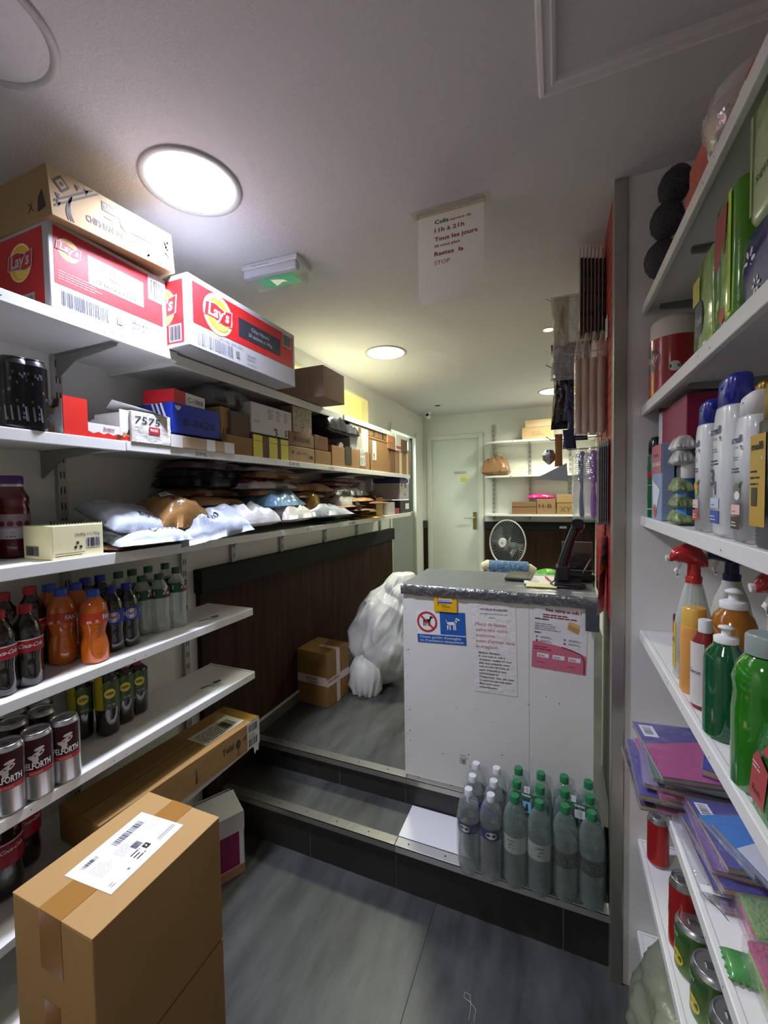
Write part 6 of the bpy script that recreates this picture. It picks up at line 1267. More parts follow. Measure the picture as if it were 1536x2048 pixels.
def strapB(t, h, r):
    b = MB(); F = plane((-.05, r*.9, h*.93), (1,0,-.05), (0,.4,1)); b.rect(F, 0, 0, .10, .012, GCAP, 1); b.text(F, .03, .003, .007, 'Volvic', CW, w=.03, bold=True, l=2); b.rect(F, .034, -.045, .062, -.012, M('#6a9ab8', .4), 1); b.poly(F, [(.042, -.04), (.054, -.04), (.05, -.018), (.046, -.018)], INK, 2); b.rect(F, .038, .014, .056, .034, PAPER, 1); b.bars(F, .039, .016, .016, .016, GR, 2, n=6); b.build('carry_strap', t)
def strapC(t, h, r):
    b = MB(); F = plane((-.04, r*.9, h*.93), (1,0,-.05), (0,.4,1)); b.rect(F, 0, 0, .10, .012, GCAP, 1); b.text(F, .028, .003, .007, 'Volvic', CW, w=.034, bold=True, l=2); b.rect(F, .03, -.03, .062, -.006, M('#b9c2be', .4), 1); b.bars(F, .034, -.028, .022, .02, GR, 2, n=6); b.rect(F, .02, .014, .035, .034, M('#b9c2be', .4), 1); b.build('carry_strap', t)
rW = .040
water_pack('pack of clear ribbed water bottles with white caps, leftmost on the lower step', -.255, ((942, 1755), (985, 1772)), 'ribbed', M('#d4d6d6', .4), lab_a, strapA, .298, .0385, None)
water_pack('middle pack of green capped water bottles with pale labels on the lower step', -.095, ((1037, 1785), (1080, 1800)), 'smooth', M('#2a7a48', .35), lab_b, strapB, .312, .0392, None)
water_pack('right pack of green capped water bottles with dark labels beside the post', .066, ((1135, 1812), (1183, 1828)), 'smooth', M('#2a7a48', .35), lab_c, strapC, .312, .0396, None)
b = MB(); Q = [onz(STEP+.003, *q) for q in ((818, 1619), (782, 1690), (915, 1722), (915, 1643))]
b.box((0, 0, 0), (.30, PY-SY-.04, .003), M('#dcdcda', .4, var=.02), .001); P = onz(STEP+.003, 783, 1692)
tag(b.build('white_panel', loc=(-.585, SY+.034, STEP+.001)), 'flat white board lying on the lower step left of the water packs', 'board')
b = MB(); b.tube([(.135, PY-.01, PLAT+.04), (.150, SY+.02, STEP+.30-.26)], .005, M('#b0a898', .5), 8); 
# ================================================================== RIGHT SHELVES
def rpos(z, col, rb, rt, r, dx=0, dy=0):
    x, y, h = stand(z, col, rb, rt, r); return x+dx, y+dy, h
def Rbox(name, label, cat, xf, z, ca, cb, row_, h=None, rtop=None, d=.10, **k):
    ya = onx(xf, ca, row_).y; yb = onx(xf, cb, row_).y
    if h is None: h = zrow(xf, ya, rtop)-z
    return carton(name, label, cat, (xf, (ya+yb)/2, z+.0008), RRZ, abs(ya-yb), d, h, **k)
def squeeze(name, label, x, y, z, w_, d, h, mat, capm, caph, deco, rz, cat='bottle', group=None, shoulder=.88, capw=.8, topw=.85):
    """oval flip-top bottle"""
    t = thing(name, label, cat, (x, y, z+.0008), rz, group)
    b = MB(); hb_ = h-caph; n = 32; V = []; Z = [(0, .90), (.006/hb_, .97), (.03, 1), (shoulder*.9, 1), (shoulder, .99), (shoulder+.06, .94), (.985, topw), (1, topw*.95)]
    for zz, s_ in Z:
        for k in range(n):
            a = 2*pi*k/n; ca, sa = cos(a), sin(a); e = .62
            V.append((w_/2*s_*math.copysign(abs(ca)**e, ca), d/2*(s_*.5+.5)*math.copysign(abs(sa)**e, sa), hb_*zz))
    m_ = len(Z); b.add(V, [(j*n+k, j*n+(k+1) % n, (j+1)*n+(k+1) % n, (j+1)*n+k) for j in range(m_-1) for k in range(n)]+[tuple(range(n))[::-1], tuple((m_-1)*n+k for k in range(n))], mat, None, True)
    b.build('bottle_body', t)
    b = MB(); V = []
    for zz, s_ in ((hb_, 1), (h-.008, .96), (h-.002, .9), (h, .8)):
        for k in range(n):
            a = 2*pi*k/n; ca, sa = cos(a), sin(a); V.append((w_/2*capw*s_*math.copysign(abs(ca)**.62, ca), d/2*.85*s_*math.copysign(abs(sa)**.62, sa), zz+(.004*ca if zz > hb_+.01 else 0)))
    b.add(V, [(j*n+k, j*n+(k+1) % n, (j+1)*n+(k+1) % n, (j+1)*n+k) for j in range(3) for k in range(n)]+[tuple(range(n))[::-1], tuple(3*n+k for k in range(n))], capm, None, True)
    b.box((-w_*.06, -d/2*.9, hb_+caph*.62), (w_*.06, -d/2*.7, hb_+caph*.68), capm); b.build('cap', t)
    if deco:
        F = plane((-w_/2, -d/2-.0004, 0), (1,0,0), (0,0,1)); b = MB(); deco(b, F, w_, d, hb_); b.build('front_label', t)
    return t
z1, z2r, z3r, z4r, z5r, z6r, z7r = ZR[1:]
# --- top shelf
SW = M('#4a4a50', .35, metal=.6, bump=1, bs=220, name='steel_wool')
for k, (px, py, lb) in enumerate(((1310, 530, 'lowest and nearest the shelf edge'), (1322, 455, 'middle one of the hanging stack'), (1338, 388, 'topmost, half hidden by the red packets'))):
    P = ony(1.40, px, py); b = MB(); b.lathe([(.039*sin(pi*(q+.3)/20)**.6, -.052+.103*q/19) for q in range(20)], SW, 48, fn=lambda a, z: 1+.12*noise.noise(Vector((cos(a)*7, sin(a)*7, z*120))))
    tag(b.build('scouring_pad', loc=(P.x-.0+.008, 1.37-.045*k*0, P.z), rot=(0, .25, 0)), 'dark steel wool pad at the shelf end, '+lb, 'scouring pad', 'steel wool pads hanging at the end of the top right shelf')
SPK = M('#b8242c', .3, coat=.4)
def dsp(b, F, w_, d, h):
    b.lines(F['f'], w_*.05, h*.1, w_*.75, h*.8, 7, M('#d88a50', .5), 1, th=.3, seed=5); b.disc(F['f'], w_*.88, h*.45, h*.30, CW, 2, h*.32); b.disc(F['f'], w_*.88, h*.45, h*.22, M('#9a9aa8', .5), 3, h*.22)
for i, (ca, cb, rt, lb) in enumerate(((1352, 1368, 455, 'smallest stepped part farthest away'), (1368, 1384, 418, 'middle stepped part'), (1384, 1440, 330, 'long nearest part with a white oval'))):
    ya = onx(.245, ca, rt+60).y; yb = onx(.245, cb, rt+60).y
    carton('red_packet', 'red patterned packet on the top right shelf, '+lb, 'packet', (.240+.006*(2-i), (ya+yb)/2, z1+.002), RRZ, abs(ya-yb)-.002, .12, .052+.016*i, SPK, dsp if i == 2 else (lambda b, F, w_, d, h: b.lines(F['f'], w_*.05, h*.1, w_*.9, h*.8, 5, M('#d88a50', .5), 1, th=.3, seed=7)), 'red packets on the top right shelf')
P = onx(.262, 1462, 200); b = MB(); b.lathe([(.03, 0), (.055, .02), (.068, .055), (.070, .075), (.066, .075), (.05, .025), (.028, .006)], film('#f2e6dc', .25, .04, .5, 30), 36, cap=False, fn=lambda a, z: 1+.02*cos(a*18))
tag(b.build('clear_bowl', loc=(.295, P.y, z1+.002)), 'clear fluted plastic bowl on the top right shelf, near the upper photo edge', 'bowl')
b = MB(); b.lathe([(.066, 0), (.060, .025), (.05, .04)], film('#f2e6dc', .3, .04, .5, 30), 36, cap=True, fn=lambda a, z: 1+.02*cos(a*18)); tag(b.build('upturned_bowl', loc=(.295, P.y, z1+.079)), 'clear plastic bowl turned upside down on the fluted bowl', 'bowl')
Rbox('small_box', 'small white box with red print beside the clear bowl on the top right shelf', 'box', .245, z1, 1478, 1510, 150, h=.040, d=.06, mat=CW, deco=lambda b, F, w_, d, h: (b.rect(F['f'], w_*.45, 0, w_, h, M('#b03a28', .5), 1), b.disc(F['f'], w_*.75, h*.5, h*.2, M('#d8b03c', .5), 2), b.text(F['f'], w_*.05, h*.3, h*.3, 'TEA', INK, w=w_*.3)))
# --- second shelf: paper rolls
x, y, h = rpos(z2r, 1345, 765, 612, .055); x = .292
t = thing('paper_roll', 'white and red kitchen roll at the far end of the second right shelf', 'kitchen roll', (x, 1.365, z2r+.001), RRZ+.6)
r = .056; H2 = .215
b = MB(); b.lathe([(r*.75, 0), (r, .008), (r, H2-.015), (r*.85, H2-.002), (r*.3, H2)], M('#d9d2c8', .22, coat=.7, bump=.3, bs=30), 36); b.build('roll', t)
b = MB(); F = cylF(r); b.rect(F, -pi*r, .0, pi*r, H2*.74, M('#a32228', .3, coat=.7), 1.5, 40); b.disc(F, -.02, H2*.48, .034, NAVY, 3, .030, rot=.3); b.text(F, -.045, H2*.45, .020, 'Délif', CW, w=.048, l=4, it=.3); b.disc(F, .045, H2*.36, .013, CW, 3); b.rect(F, .034, H2*.34, .056, H2*.38, M('#2c7a44', .4), 4); b.rect(F, -.06, H2*.06, -.02, H2*.16, M('#c8502c', .4), 3, 4); b.build('printed_film', t)
def softpack(name, label, xc, yc, z, w_, d, h, mat, deco=None, rz=RRZ, group=None, seed=1):
    t = thing(name, label, 'pack', (xc, yc, z+.001), rz, group); b = MB(); bm = bmesh.new(); bmesh.ops.create_cube(bm, size=1)
    bmesh.ops.bevel(bm, geom=bm.edges[:], offset=.10, segments=4, profile=.5, affect='EDGES'); bmesh.ops.subdivide_edges(bm, edges=bm.edges[:], cuts=1, use_grid_fill=True); bm.verts.index_update()
    V = [Vector((v.co.x*w_, v.co.y*d+d/2, (v.co.z+.5)*h)) for v in bm.verts]; V = [v+Vector((.004, .004, 0))*noise.noise(v*25+Vector((seed, 0, 0))) for v in V]
    b.add(V, [[v.index for v in f.verts] for f in bm.faces], mat, None, True); bm.free(); b.build('pack_body', t)
    if deco: b = MB(); deco(b, face_frames(w_, d, h), w_, d, h); b.build('print', t)
    return t
GRN = M('#6f9a3a', .2, coat=.7, bump=.35, bs=18, var=.35, vs_=8, name='green_print_film')
GP2 = 'tissue packs on the second right shelf'
softpack('tissue_pack', 'green and yellow printed tissue pack right of the red kitchen roll', .24, .925, z2r, .115, .20, .175, GRN, lambda b, F, w_, d, h: (b.disc(F['f'], w_*.42, h*.34, .018, NAVY, 4, .036), b.text(F['f'], w_*.30, h*.30, .014, 'Soft', CW, w=.026, l=5), b.rect(F['f'], w_*.05, h*.55, w_*.4, h*.8, M('#b8b84a', .4), 3)), group=GP2)
softpack('tissue_pack', 'bright green tissue pack with a dark red corner, second in the row', .24, .823, z2r, .085, .20, .215, M('#5f9c2c', .2, coat=.7, bump=.3, bs=18, var=.2), lambda b, F, w_, d, h: (b.poly(F['f'], [(w_*.05, h*.48), (w_*.6, h*.55), (w_*.7, h*.9), (w_*.1, h*.85)], M('#96303c', .4), 3), b.rect(F['f'], w_*.76, h*.1, w_*.9, h*.93, M('#b5d02c', .4), 3), b.disc(F['f'], w_*.5, h*.12, .012, M('#c02030', .4), 3)), group=GP2, seed=4)
def flowers(b, F, w_, d, h):
    for (a, c, s) in ((.13, .58, .024), (.19, .20, .017), (.33, .62, .022), (.42, .25, .018), (.62, .5, .024)):
        for k in range(6): q = k*pi/3; b.disc(F['f'], w_*a+.003+cos(q)*s*.48, h*c+sin(q)*s*.48, s*.26, CW, 4, s*.13, 10, q)
softpack('toilet_roll_pack', 'dark blue pack with white flowers at the right photo edge', .242, .60, z2r, .35, .20, .105, M('#1c2a7c', .15, coat=.8, bump=.2, bs=16), flowers, group=GP2, seed=6)
softpack('toilet_roll_pack', 'pale green pack stacked on the dark blue flowered pack', .246, .585, z2r+.108, .35, .19, .165, M('#b3c48c', .2, coat=.7, bump=.35, bs=20), lambda b, F, w_, d, h: (b.text(F['f'], w_*.10, h*.3, .016, 'sensitive', M('#3c4a2c', .5), w=w_*.28, l=4, it=.2), b.rect(F['f'], w_*.05, h*.1, w_*.07, h*.9, M('#9aa870', .5), 3)), group=GP2, seed=8)
# --- third shelf: toiletries
def sq(name, label, ca, rb, rt, w_, d, mat, capm, caph, deco, rz=RRZ, dx=0, group=None, hh=None, **k):
    x, y, h = stand(z3r, ca, rb, rt, d*.5)
    return squeeze(name, label, max(x+dx, XR+d/2+.004), y, z3r, w_, d, hh or h, mat, capm, caph, deco, rz, group=group, **k)
t = thing('spray_can', 'green spray can with black cap at the far end of the third right shelf', 'spray can', (.262, 1.40, z3r+.001), RRZ)
hsp = zrow(.262, 1.40, 875)-z3r
b = MB(); b.lathe([(.021, 0), (.022, .004), (.022, hsp*.76), (.017, hsp*.80)], M('#1d6a3a', .3, metal=.3), 24); F = cylF(.022); b.disc(F, -.01, hsp*.62, .010, M('#d8c83c', .4), 2, .007); b.rect(F, -.03, hsp*.50, .03, hsp*.57, M('#a02a28', .4), 2, 10); b.rect(F, -.03, hsp*.40, .03, hsp*.405, PAPER, 2, 10); b.disc(F, -.01, hsp*.26, .005, PAPER, 2); b.rect(F, -.03, hsp*.1, .03, hsp*.11, PAPER, 2, 10); b.build('can_body', t)
b = MB(); b.lathe([(.020, hsp*.79), (.021, hsp*.82), (.020, hsp*.94), (.013, hsp)], M('#151517', .2), 24); b.build('cap', t)
y0 = 1.335; hb1 = zrow(.245, y0, 895)-z3r
Rbox('tissue_box', 'slim pink and blue tissue box with sticker, right of the green spray can', 'box', .240, z3r, 1303, 1322, 1035, h=hb1, d=.028, mat=M('#8fa0c0', .35, var=.15), deco=lambda b, F, w_, d, h: (b.rect(F['f'], 0, h*.62, w_, h, M('#b5606a', .4), 1), b.text(F['f'], w_*.1, h*.72, h*.05, 'DRY BAGS', CW, w=w_*.8, bold=True, l=2), b.text(F['f'], w_*.2, h*.85, h*.05, 'top', NAVY, w=w_*.5, l=2), b.poly(F['f'], [(w_*.1, h*.55), (w_*.9, h*.4), (w_*.5, h*.1), (w_*.2, h*.2)], M('#d6d9e6', .4), 2), b.disc(F['f'], w_*.4, h*.12, w_*.15, M('#c05a3c', .5), 3)))
hb2 = zrow(.262, 1.24, 893)-z3r; hb3 = zrow(.262, 1.22, 806)-z3r
Rbox('magenta_carton', 'magenta and white box stacked high at the far end of the third right shelf', 'box', .262, z3r+hb2+.003, 1318, 1372, 850, h=hb3-hb2-.004, d=.14, mat=M('#8a1142', .4), deco=lambda b, F, w_, d, h: b.rect(F['f'], 0, 0, w_*.16, h, CW, 1))
Rbox('dark_carton', 'dark carton carrying the magenta box, behind the tissue packets', 'box', .272, z3r, 1324, 1372, 1000, h=hb2, d=.13, mat=M('#3a3a44', .5), deco=lambda b, F, w_, d, h: (b.rect(F['f'], w_*.05, h*.42, w_*.5, h*.56, M('#d88c40', .4), 1), b.rect(F['f'], w_*.5, h*.2, w_*.95, h*.7, M('#77776f', .4), 1), b.rect(F['f'], w_*.05, h*.6, w_*.5, h*.8, M('#666', .4) if False else M('#666666', .4), 1)))
for k, (dz, mt) in enumerate(((0, '#7f8f5c'), (.034, '#6f7f58'), (.068, '#7c8a60'), (.13, '#b8b6b4'), (.16, '#c4c0be'))):
    P = onx(.240, 1348, 1040); mailer('soap_packet', 'small wrapped packet in the stack before the dark carton, %s' % ['lowest', 'second from below', 'third from below', 'second from the top', 'topmost, crumpled white'][k], 'packet', (.2535, P.y+.005, z3r+.002+dz*1.0), 0, .085, .036, .030, M(mt, .25, bump=.5, bs=50, var=.4, vs_=60), 200+k, .3, rot=(0, 0, RRZ), group='small wrapped packets on the third right shelf')
BT = M('#12507c', .15, coat=.5)
x, y, h = stand(z3r, 1376, 1052, 925, .02)
t = thing('blue_bottle', 'narrow blue mouthwash bottle with white cap between the packets and shampoo', 'bottle', (.262, y, z3r+.001), RRZ)
b = MB(); hB = zrow(.262, y, 1000-75)-z3r; b.lathe([(.018, 0), (.020, .01), (.020, hB*.66), (.013, hB*.72), (.010, hB*.75)], BT, 24); F = cylF(.0203); b.rect(F, -.025, hB*.12, .025, hB*.55, M('#3f8fd0', .35), 1, 12); b.text(F, 0, hB*.2, .010, 'MENTHE', CW, w=hB*.28, rot=pi/2, l=2); b.build('bottle_body', t)
b = MB(); b.lathe([(.011, hB*.74), (.013, hB*.76), (.013, hB)], CW, 20); b.build('cap', t)
SHW = M('#dfe1e2', .25, coat=.4, name='white_bottle'); BCAP = M('#26309a', .25, coat=.4)
def dsh(c1, c2, extra=None, big=None):
    def f(b, F, w_, d, h):
        b.text(F, w_*.12, h*.80, h*.060, 'amalfi', NAVY, w=w_*.58, bold=True, l=1); b.disc(F, w_*.66, h*.765, h*.012, NAVY, 1, n=10); b.disc(F, w_*.70, h*.745, h*.009, NAVY, 1, n=10); b.text(F, w_*.2, h*.755, h*.022, 'dermo', GR, w=w_*.3, l=1); b.lines(F, w_*.22, h*.66, w_*.4, h*.04, 2, GR, 1, th=.4); b.lines(F, w_*.15, h*.56, w_*.6, h*.05, 2, NAVY, 1, th=.5)
        if big: b.text(F, w_*.15, h*.40, h*.13, '3', NAVY, bold=True, l=1); b.text(F, w_*.40, h*.33, h*.10, '1', NAVY, bold=True, l=1); b.text(F, w_*.30, h*.37, h*.03, 'en', NAVY, l=1)
        else: 
            b.disc(F, w_*.45, h*.43, w_*.20, M(c1, .4), 1, h*.045); b.disc(F, w_*.5, h*.375, w_*.15, M(extra or c1, .4), 2, h*.035); b.poly(F, [(w_*.5, h*.46), (w_*.75, h*.50), (w_*.6, h*.43)], M('#4a8a3c', .5), 3)
        b.rect(F, w_*.14, h*.22, w_*.64, h*.30, M('#b9c0d8' if big else '#e0b8b0', .4), .6); b.lines(F, w_*.2, h*.24, w_*.3, h*.03, 1, GR, 1)
        b.rect(F, w_*.13, h*.10, w_*.66, h*.20, M(c2, .4), 1); b.lines(F, w_*.18, h*.125, w_*.4, h*.05, 2, CW, 2, th=.35)
    return f
GS = 'white shampoo bottles with printed fronts'
hS = .262
def shampoo(label, col, rb, rt, w_, deco, mat=SHW, capm=BCAP, caph=.040, x=.262, d=.045, **k):
    P = onx(x-d/2, col, rb); h = zrow(x, P.y, rt)-z3r
    squeeze('shampoo_bottle', label, x, P.y, z3r, w_, d, h, mat, capm, caph, deco, RRZ, group=GS, **k)
shampoo('slim white shampoo bottle with fruit picture and red band, blue cap', 1393, 1058, 806, .062, dsh('#d88a3c', '#b8302c', '#8aa83c'))
shampoo('big white shampoo bottle reading 3 en 1 with blue band and blue cap', 1432, 1070, 757, .078, dsh('#888888', '#2046a0', None, True), caph=.045)
shampoo('white shampoo bottle with coconut picture and brown band', 1474, 1075, 790, .062, dsh('#6f6a60', '#4a2a20', '#e6e2da'), capm=CW, caph=.03)
shampoo('white shampoo bottle with small blue cap standing in the second row', 1462, 1060, 778, .06, None, x=.312)
def dgold(b, F, w_, d, h):
    b.rect(F, w_*.03, h*.17, w_*.55, h*.90, M('#b8902a', .35), 1); b.text(F, w_*.08, h*.78, h*.06, 'malfi', INK, w=w_*.4, bold=True, l=2); b.disc(F, w_*.44, h*.71, h*.012, CW, 2); b.lines(F, w_*.06, h*.5, w_*.35, h*.15, 3, INK, 2); b.rect(F, w_*.1, h*.33, w_*.3, h*.48, M('#3a3020', .5), 2); b.lines(F, w_*.05, h*.08, w_*.4, h*.06, 2, GR, 2)
shampoo('black shampoo bottle with gold label and gold cap at the right photo edge', 1526, 1084, 752, .085, dgold, M('#15171c', .3, coat=.3), M('#a8842c', .3, metal=.4), .050, d=.05, topw=.95)
shampoo('black bottle with golden collar behind the shampoo row', 1500, 1060, 765, .055, None, M('#1a1c24', .3), M('#a8842c', .3, metal=.4), .035, x=.325)
# --- fourth shelf: cleaners
def lb_(name, label, col, rb, rt, x, r, prof_, mat, cap_, deco=None, seg=28, group=None, cat='bottle', hh=None, yy=None, oval=None):
    y = yy if yy is not None else onx(x-r*.6, col, rb).y; h = hh or (zrow(x, y, rt)-z4r)
    t = thing(name, label, cat, (x, y, z4r+.001), RRZ, group); b = MB()
    T = Matrix.Scale(oval, 4, (0, 1, 0)) if oval else None
    b.lathe([(r*a, h*c) for a, c in prof_], mat, seg, T); b.build('bottle_body', t); cap_(t, r, h)
    if deco: b = MB(); deco(b, cylF(r) if not oval else plane((0, -r*oval-.0006, 0), (1,0,0), (0,0,1)), h, r); b.build('front_label', t)
    return t
def trigger(mc, tip):
    def f(t, r, h):
        b = MB(); b.lathe([(r*.42, h*.70), (r*.44, h*.76), (r*.40, h*.77)], mc, 20); T = Matrix.Translation((0, -.006, h*.90)) @ Matrix.Rotation(radians(8), 4, 'X')
        V = []; n = 16
        for (yy, zz, a, c) in ((-.040, .004, .010, .010), (-.03, .010, .014, .018), (-.005, .010, .016, .030), (.018, .0, .016, .030), (.028, -.010, .010, .016)):
            for k in range(n): q = 2*pi*k/n; V.append((a*cos(q), yy, zz+c*sin(q)*.8))
        b.add(V, [(j*n+k, j*n+(k+1) % n, (j+1)*n+(k+1) % n, (j+1)*n+k) for j in range(4) for k in range(n)]+[tuple(range(n))[::-1], tuple(4*n+k for k in range(n))], mc, T, True); b.lathe([(r*.36, h*.76), (r*.33, h*.86)], mc, 16); b.build('spray_head', t)
        b = MB(); b.lathe([(.006, 0), (.007, .008)], tip, 10, T @ Matrix.Translation((0, -.038, .004)) @ Matrix.Rotation(radians(90), 4, 'X')); b.build('nozzle', t)
        b = MB(); b.tube([(0, -.025, h*.86), (0, -.034, h*.80), (0, -.028, h*.76)], .004, tip, 8); b.build('trigger', t)
    return f
def pushcap(mc, s_=1.0, lo=.84):
    def f(t, r, h): b = MB(); b.lathe([(r*.62*s_, h*lo), (r*.64*s_, h*(lo+.055)), (r*.52*s_, h*(lo+.065)), (r*.25*s_, h*(lo+.075)), (r*.22*s_, h*(lo+.125)), (r*.42*s_, h*(lo+.135)), (r*.40*s_, h*(lo+.15)), (r*.15*s_, h)], mc, 24); b.build('cap', t)
    return f
def screw(mc, s_=.6, lo=.88):
    def f(t, r, h): b = MB(); b.lathe([(r*s_, h*lo), (r*s_, h*.985), (r*s_*.9, h)], mc, 24, fn=lambda a, z: 1+.02*cos(a*20)); b.build('cap', t)
    return f
BP = [(.88, 0), (1, .03), (1, .66), (.92, .74), (.66, .82), (.58, .86)]
REDC = M('#b01f22', .2, coat=.5)
lb_('spray_bottle', 'clear spray bottle with red trigger head at the far end of the fourth right shelf', 1362, 1305, 1090, .278, .036, [(.9, 0), (1, .02), (1, .40), (.85, .5), (.55, .66), (.42, .72)], film('#d8e0da', .42, .06, .15, 40), trigger(REDC, CW), lambda b, F, h, r: (b.rect(F, -.04, h*.08, .012, h*.42, M('#c8a830', .4), 1, 12), b.rect(F, -.04, h*.34, .0, h*.46, M('#b03038', .4), 2, 10), b.text(F, -.032, h*.27, .010, 'VINAIGRE', INK, w=.04, l=3), b.lines(F, -.035, h*.1, .04, h*.14, 5, M('#4c4c3c', .5), 3)), group='cleaning bottles on the fourth right shelf')
GQ = 'cleaning bottles on the fourth right shelf'
lb_('spray_bottle', 'white spray bottle with dark blue collar standing at the back of the fourth shelf', 1420, 1240, 1085, .36, .038, [(.9, 0), (1, .02), (1, .45), (.8, .58), (.5, .68), (.45, .72)], M('#bcb8ae', .4, bump=.1), trigger(M('#1a2050', .35), CW), group=GQ, yy=1.15, hh=.30)
lb_('spray_bottle', 'large white bottle with red and white neck at the right photo edge, back row', 1500, 1290, 1090, .325, .046, [(.9, 0), (1, .02), (1, .42), (.82, .58), (.5, .70), (.45, .72)], M('#c9c8c0', .4, bump=.2, bs=30), trigger(REDC, CW), group=GQ, yy=.80, hh=.30, deco=None)
lb_('soap_bottle', 'orange bottle with pale yellow cap in front of the red trigger spray', 1370, 1352, 1215, .262, .024, [(.9, 0), (1, .03), (1, .74), (.95, .78)], M('#d89a50', .35), screw(M('#d8a848', .25, coat=.4), .88, .78), lambda b, F, h, r: (b.disc(F, -.008, h*.42, .007, M('#c8442c', .4), 1), b.lines(F, -.02, h*.2, .025, h*.15, 4, M('#c8442c', .4), 1), b.disc(F, -.012, h*.6, .005, NAVY, 1)), group=GQ)
lb_('soap_bottle', 'dark red bottle with white label just left of the dark green bottle', 1392, 1382, 1240, .262, .022, BP, M('#7a1c1c', .3), screw(CW, .5, .86), lambda b, F, h, r: (b.rect(F, -.005, h*.05, .028, h*.75, M('#d0cac4', .4), 1, 6), b.text(F, .0, h*.4, .009, 'Savon', NAVY, w=.022, l=2)), group=GQ)
lb_('soap_bottle', 'wide amber soap bottle with white push cap behind the green bottle', 1432, 1330, 1178, .318, .044, [(.88, 0), (1, .03), (1, .50), (.96, .62), (.72, .76), (.45, .83)], M('#9c5f14', .08, coat=.9, name='amber_soap'), pushcap(CW, .8, .83), lambda b, F, h, r: (b.rect(F, -.03, h*.12, .02, h*.5, M('#d8d2cc', .4), 1, 8), b.text(F, -.02, h*.35, .01, 'Marseille', NAVY, w=.036, l=2)), group=GQ)
DG = M('#0f4f2c', .05, coat=1, name='dark_green_liquid')
lb_('dish_soap_bottle', 'dark green dish soap bottle with white push cap, front of the fourth right shelf', 1422, 1478, 1252, .264, .031, [(.92, 0), (1, .02), (1, .03), (1, .68), (.90, .76), (.60, .82), (.56, .85)], DG, pushcap(CW, .88, .84), lambda b, F, h, r: [b.rect(F, -.07, h*(.06+.05*k), .07, h*(.062+.05*k), M('#1c7a44', .2), 1, 16) for k in range(6)], group=GQ)
lb_('dish_soap_bottle', 'green dish soap bottle with grey cap right of the dark green one', 1488, 1528, 1270, .268, .038, [(.92, 0), (1, .02), (1, .50), (.94, .62), (1, .70), (.85, .80), (.60, .86)], M('#2a7a1c', .05, coat=1, var=.2, vs_=10, name='green_liquid'), screw(M('#8b9690', .35), .62, .87), lambda b, F, h, r: (b.poly(F, [(-.038, h*.74), (-.026, h*.70), (-.018, h*.45), (-.02, h*.2), (-.038, h*.15)], M('#9ab86a', .4), 1), b.disc(F, -.026, h*.5, .008, NAVY, 2, .012), b.text(F, -.032, h*.485, .008, 'net', CW, w=.012, l=3)), group=GQ)
lb_('dish_soap_bottle', 'teal bottle with white cap at the right photo edge, fourth right shelf', 1530, 1480, 1275, .315, .034, BP, M('#1c6a70', .1, coat=.6), screw(CW, .6, .86), group=GQ, yy=.60, hh=.20)
def refill(b, F, h, r): pass
def pouch(label, yc, x, z, w_, h, mat, deco, rz=RRZ, seed=0):
    t = thing('refill_pouch', label, 'pouch', (x, yc, z+.001), rz, 'glossy refill pouches on the fourth right shelf'); b = MB(); V = []; n1, n2 = 14, 16
    for side in (-1, 1):
        for j in range(n2+1):
            for i in range(n1+1):
                u = 2*i/n1-1; v = j/n2; e = max(0, (1-abs(u)**3))*(1-v**3); V.append((u*w_/2, side*(.022*e**.6+.0006)+.0015*sin(i*2.2)*(v > .85), h*v))
    nv = (n1+1)*(n2+1); Fs = []
    for j in range(n2):
        for i in range(n1): q = j*(n1+1)+i; Fs += [(q, q+1, q+n1+2, q+n1+1), (q+nv, q+nv+n1+1, q+nv+n1+2, q+nv+1)]
    b.add(V, Fs, mat, None, True); b.build('pouch_body', t); b = MB(); deco(b, plane((-w_/2, -.023, 0), (1,0,0), (0,0,1)), w_, h); b.build('print', t)
def dpo(b, F, w_, h): b.poly(F, [(w_*.2, h*.1), (w_*.55, h*.1), (w_*.65, h*.6), (w_*.4, h*.72), (w_*.3, h*.6)], M('#a82a2c', .3), 1); b.lines(F, w_*.3, h*.5, w_*.25, h*.1, 2, CW, 2); b.poly(F, [(w_*.5, h*.75), (w_*.9, h*.8), (w_*.9, h*.92), (w_*.6, h*.88)], M('#b5262c', .3), 1); b.text(F, w_*.3, h*.2, .01, 'Rech.', INK, w=w_*.2, l=2)
GFO = M('#3f7f42', .15, metal=.5, bump=.8, bs=35, name='green_foil')
pouch('green foil refill pouch with red label at the right photo edge', .655, .262, z4r, .12, .115, GFO, dpo)
pouch('green foil refill pouch behind the one with the red label', .70, .300, z4r, .11, .10, GFO, dpo)
for k in range(4):
    carton('detergent_box', 'slim white box with purple band at the right photo edge, %s of the row' % ['farthest', 'second farthest', 'second nearest', 'nearest'][k], 'box', (.238+.004*k, .600-.024*k, z4r+.001), RRZ, .020, .09, .062, CW, lambda b, F, w_, d, h: (b.rect(F['t'], 0, d*.15, w_, d*.45, M('#4a2a80', .35), 1), b.rect(F['f'], 0, h*.62, w_, h*.9, M('#4a2a80', .35), 1), b.rect(F['f'], 0, h*.92, w_, h, M('#6a9a4c', .35), 1)), 'slim white detergent boxes')
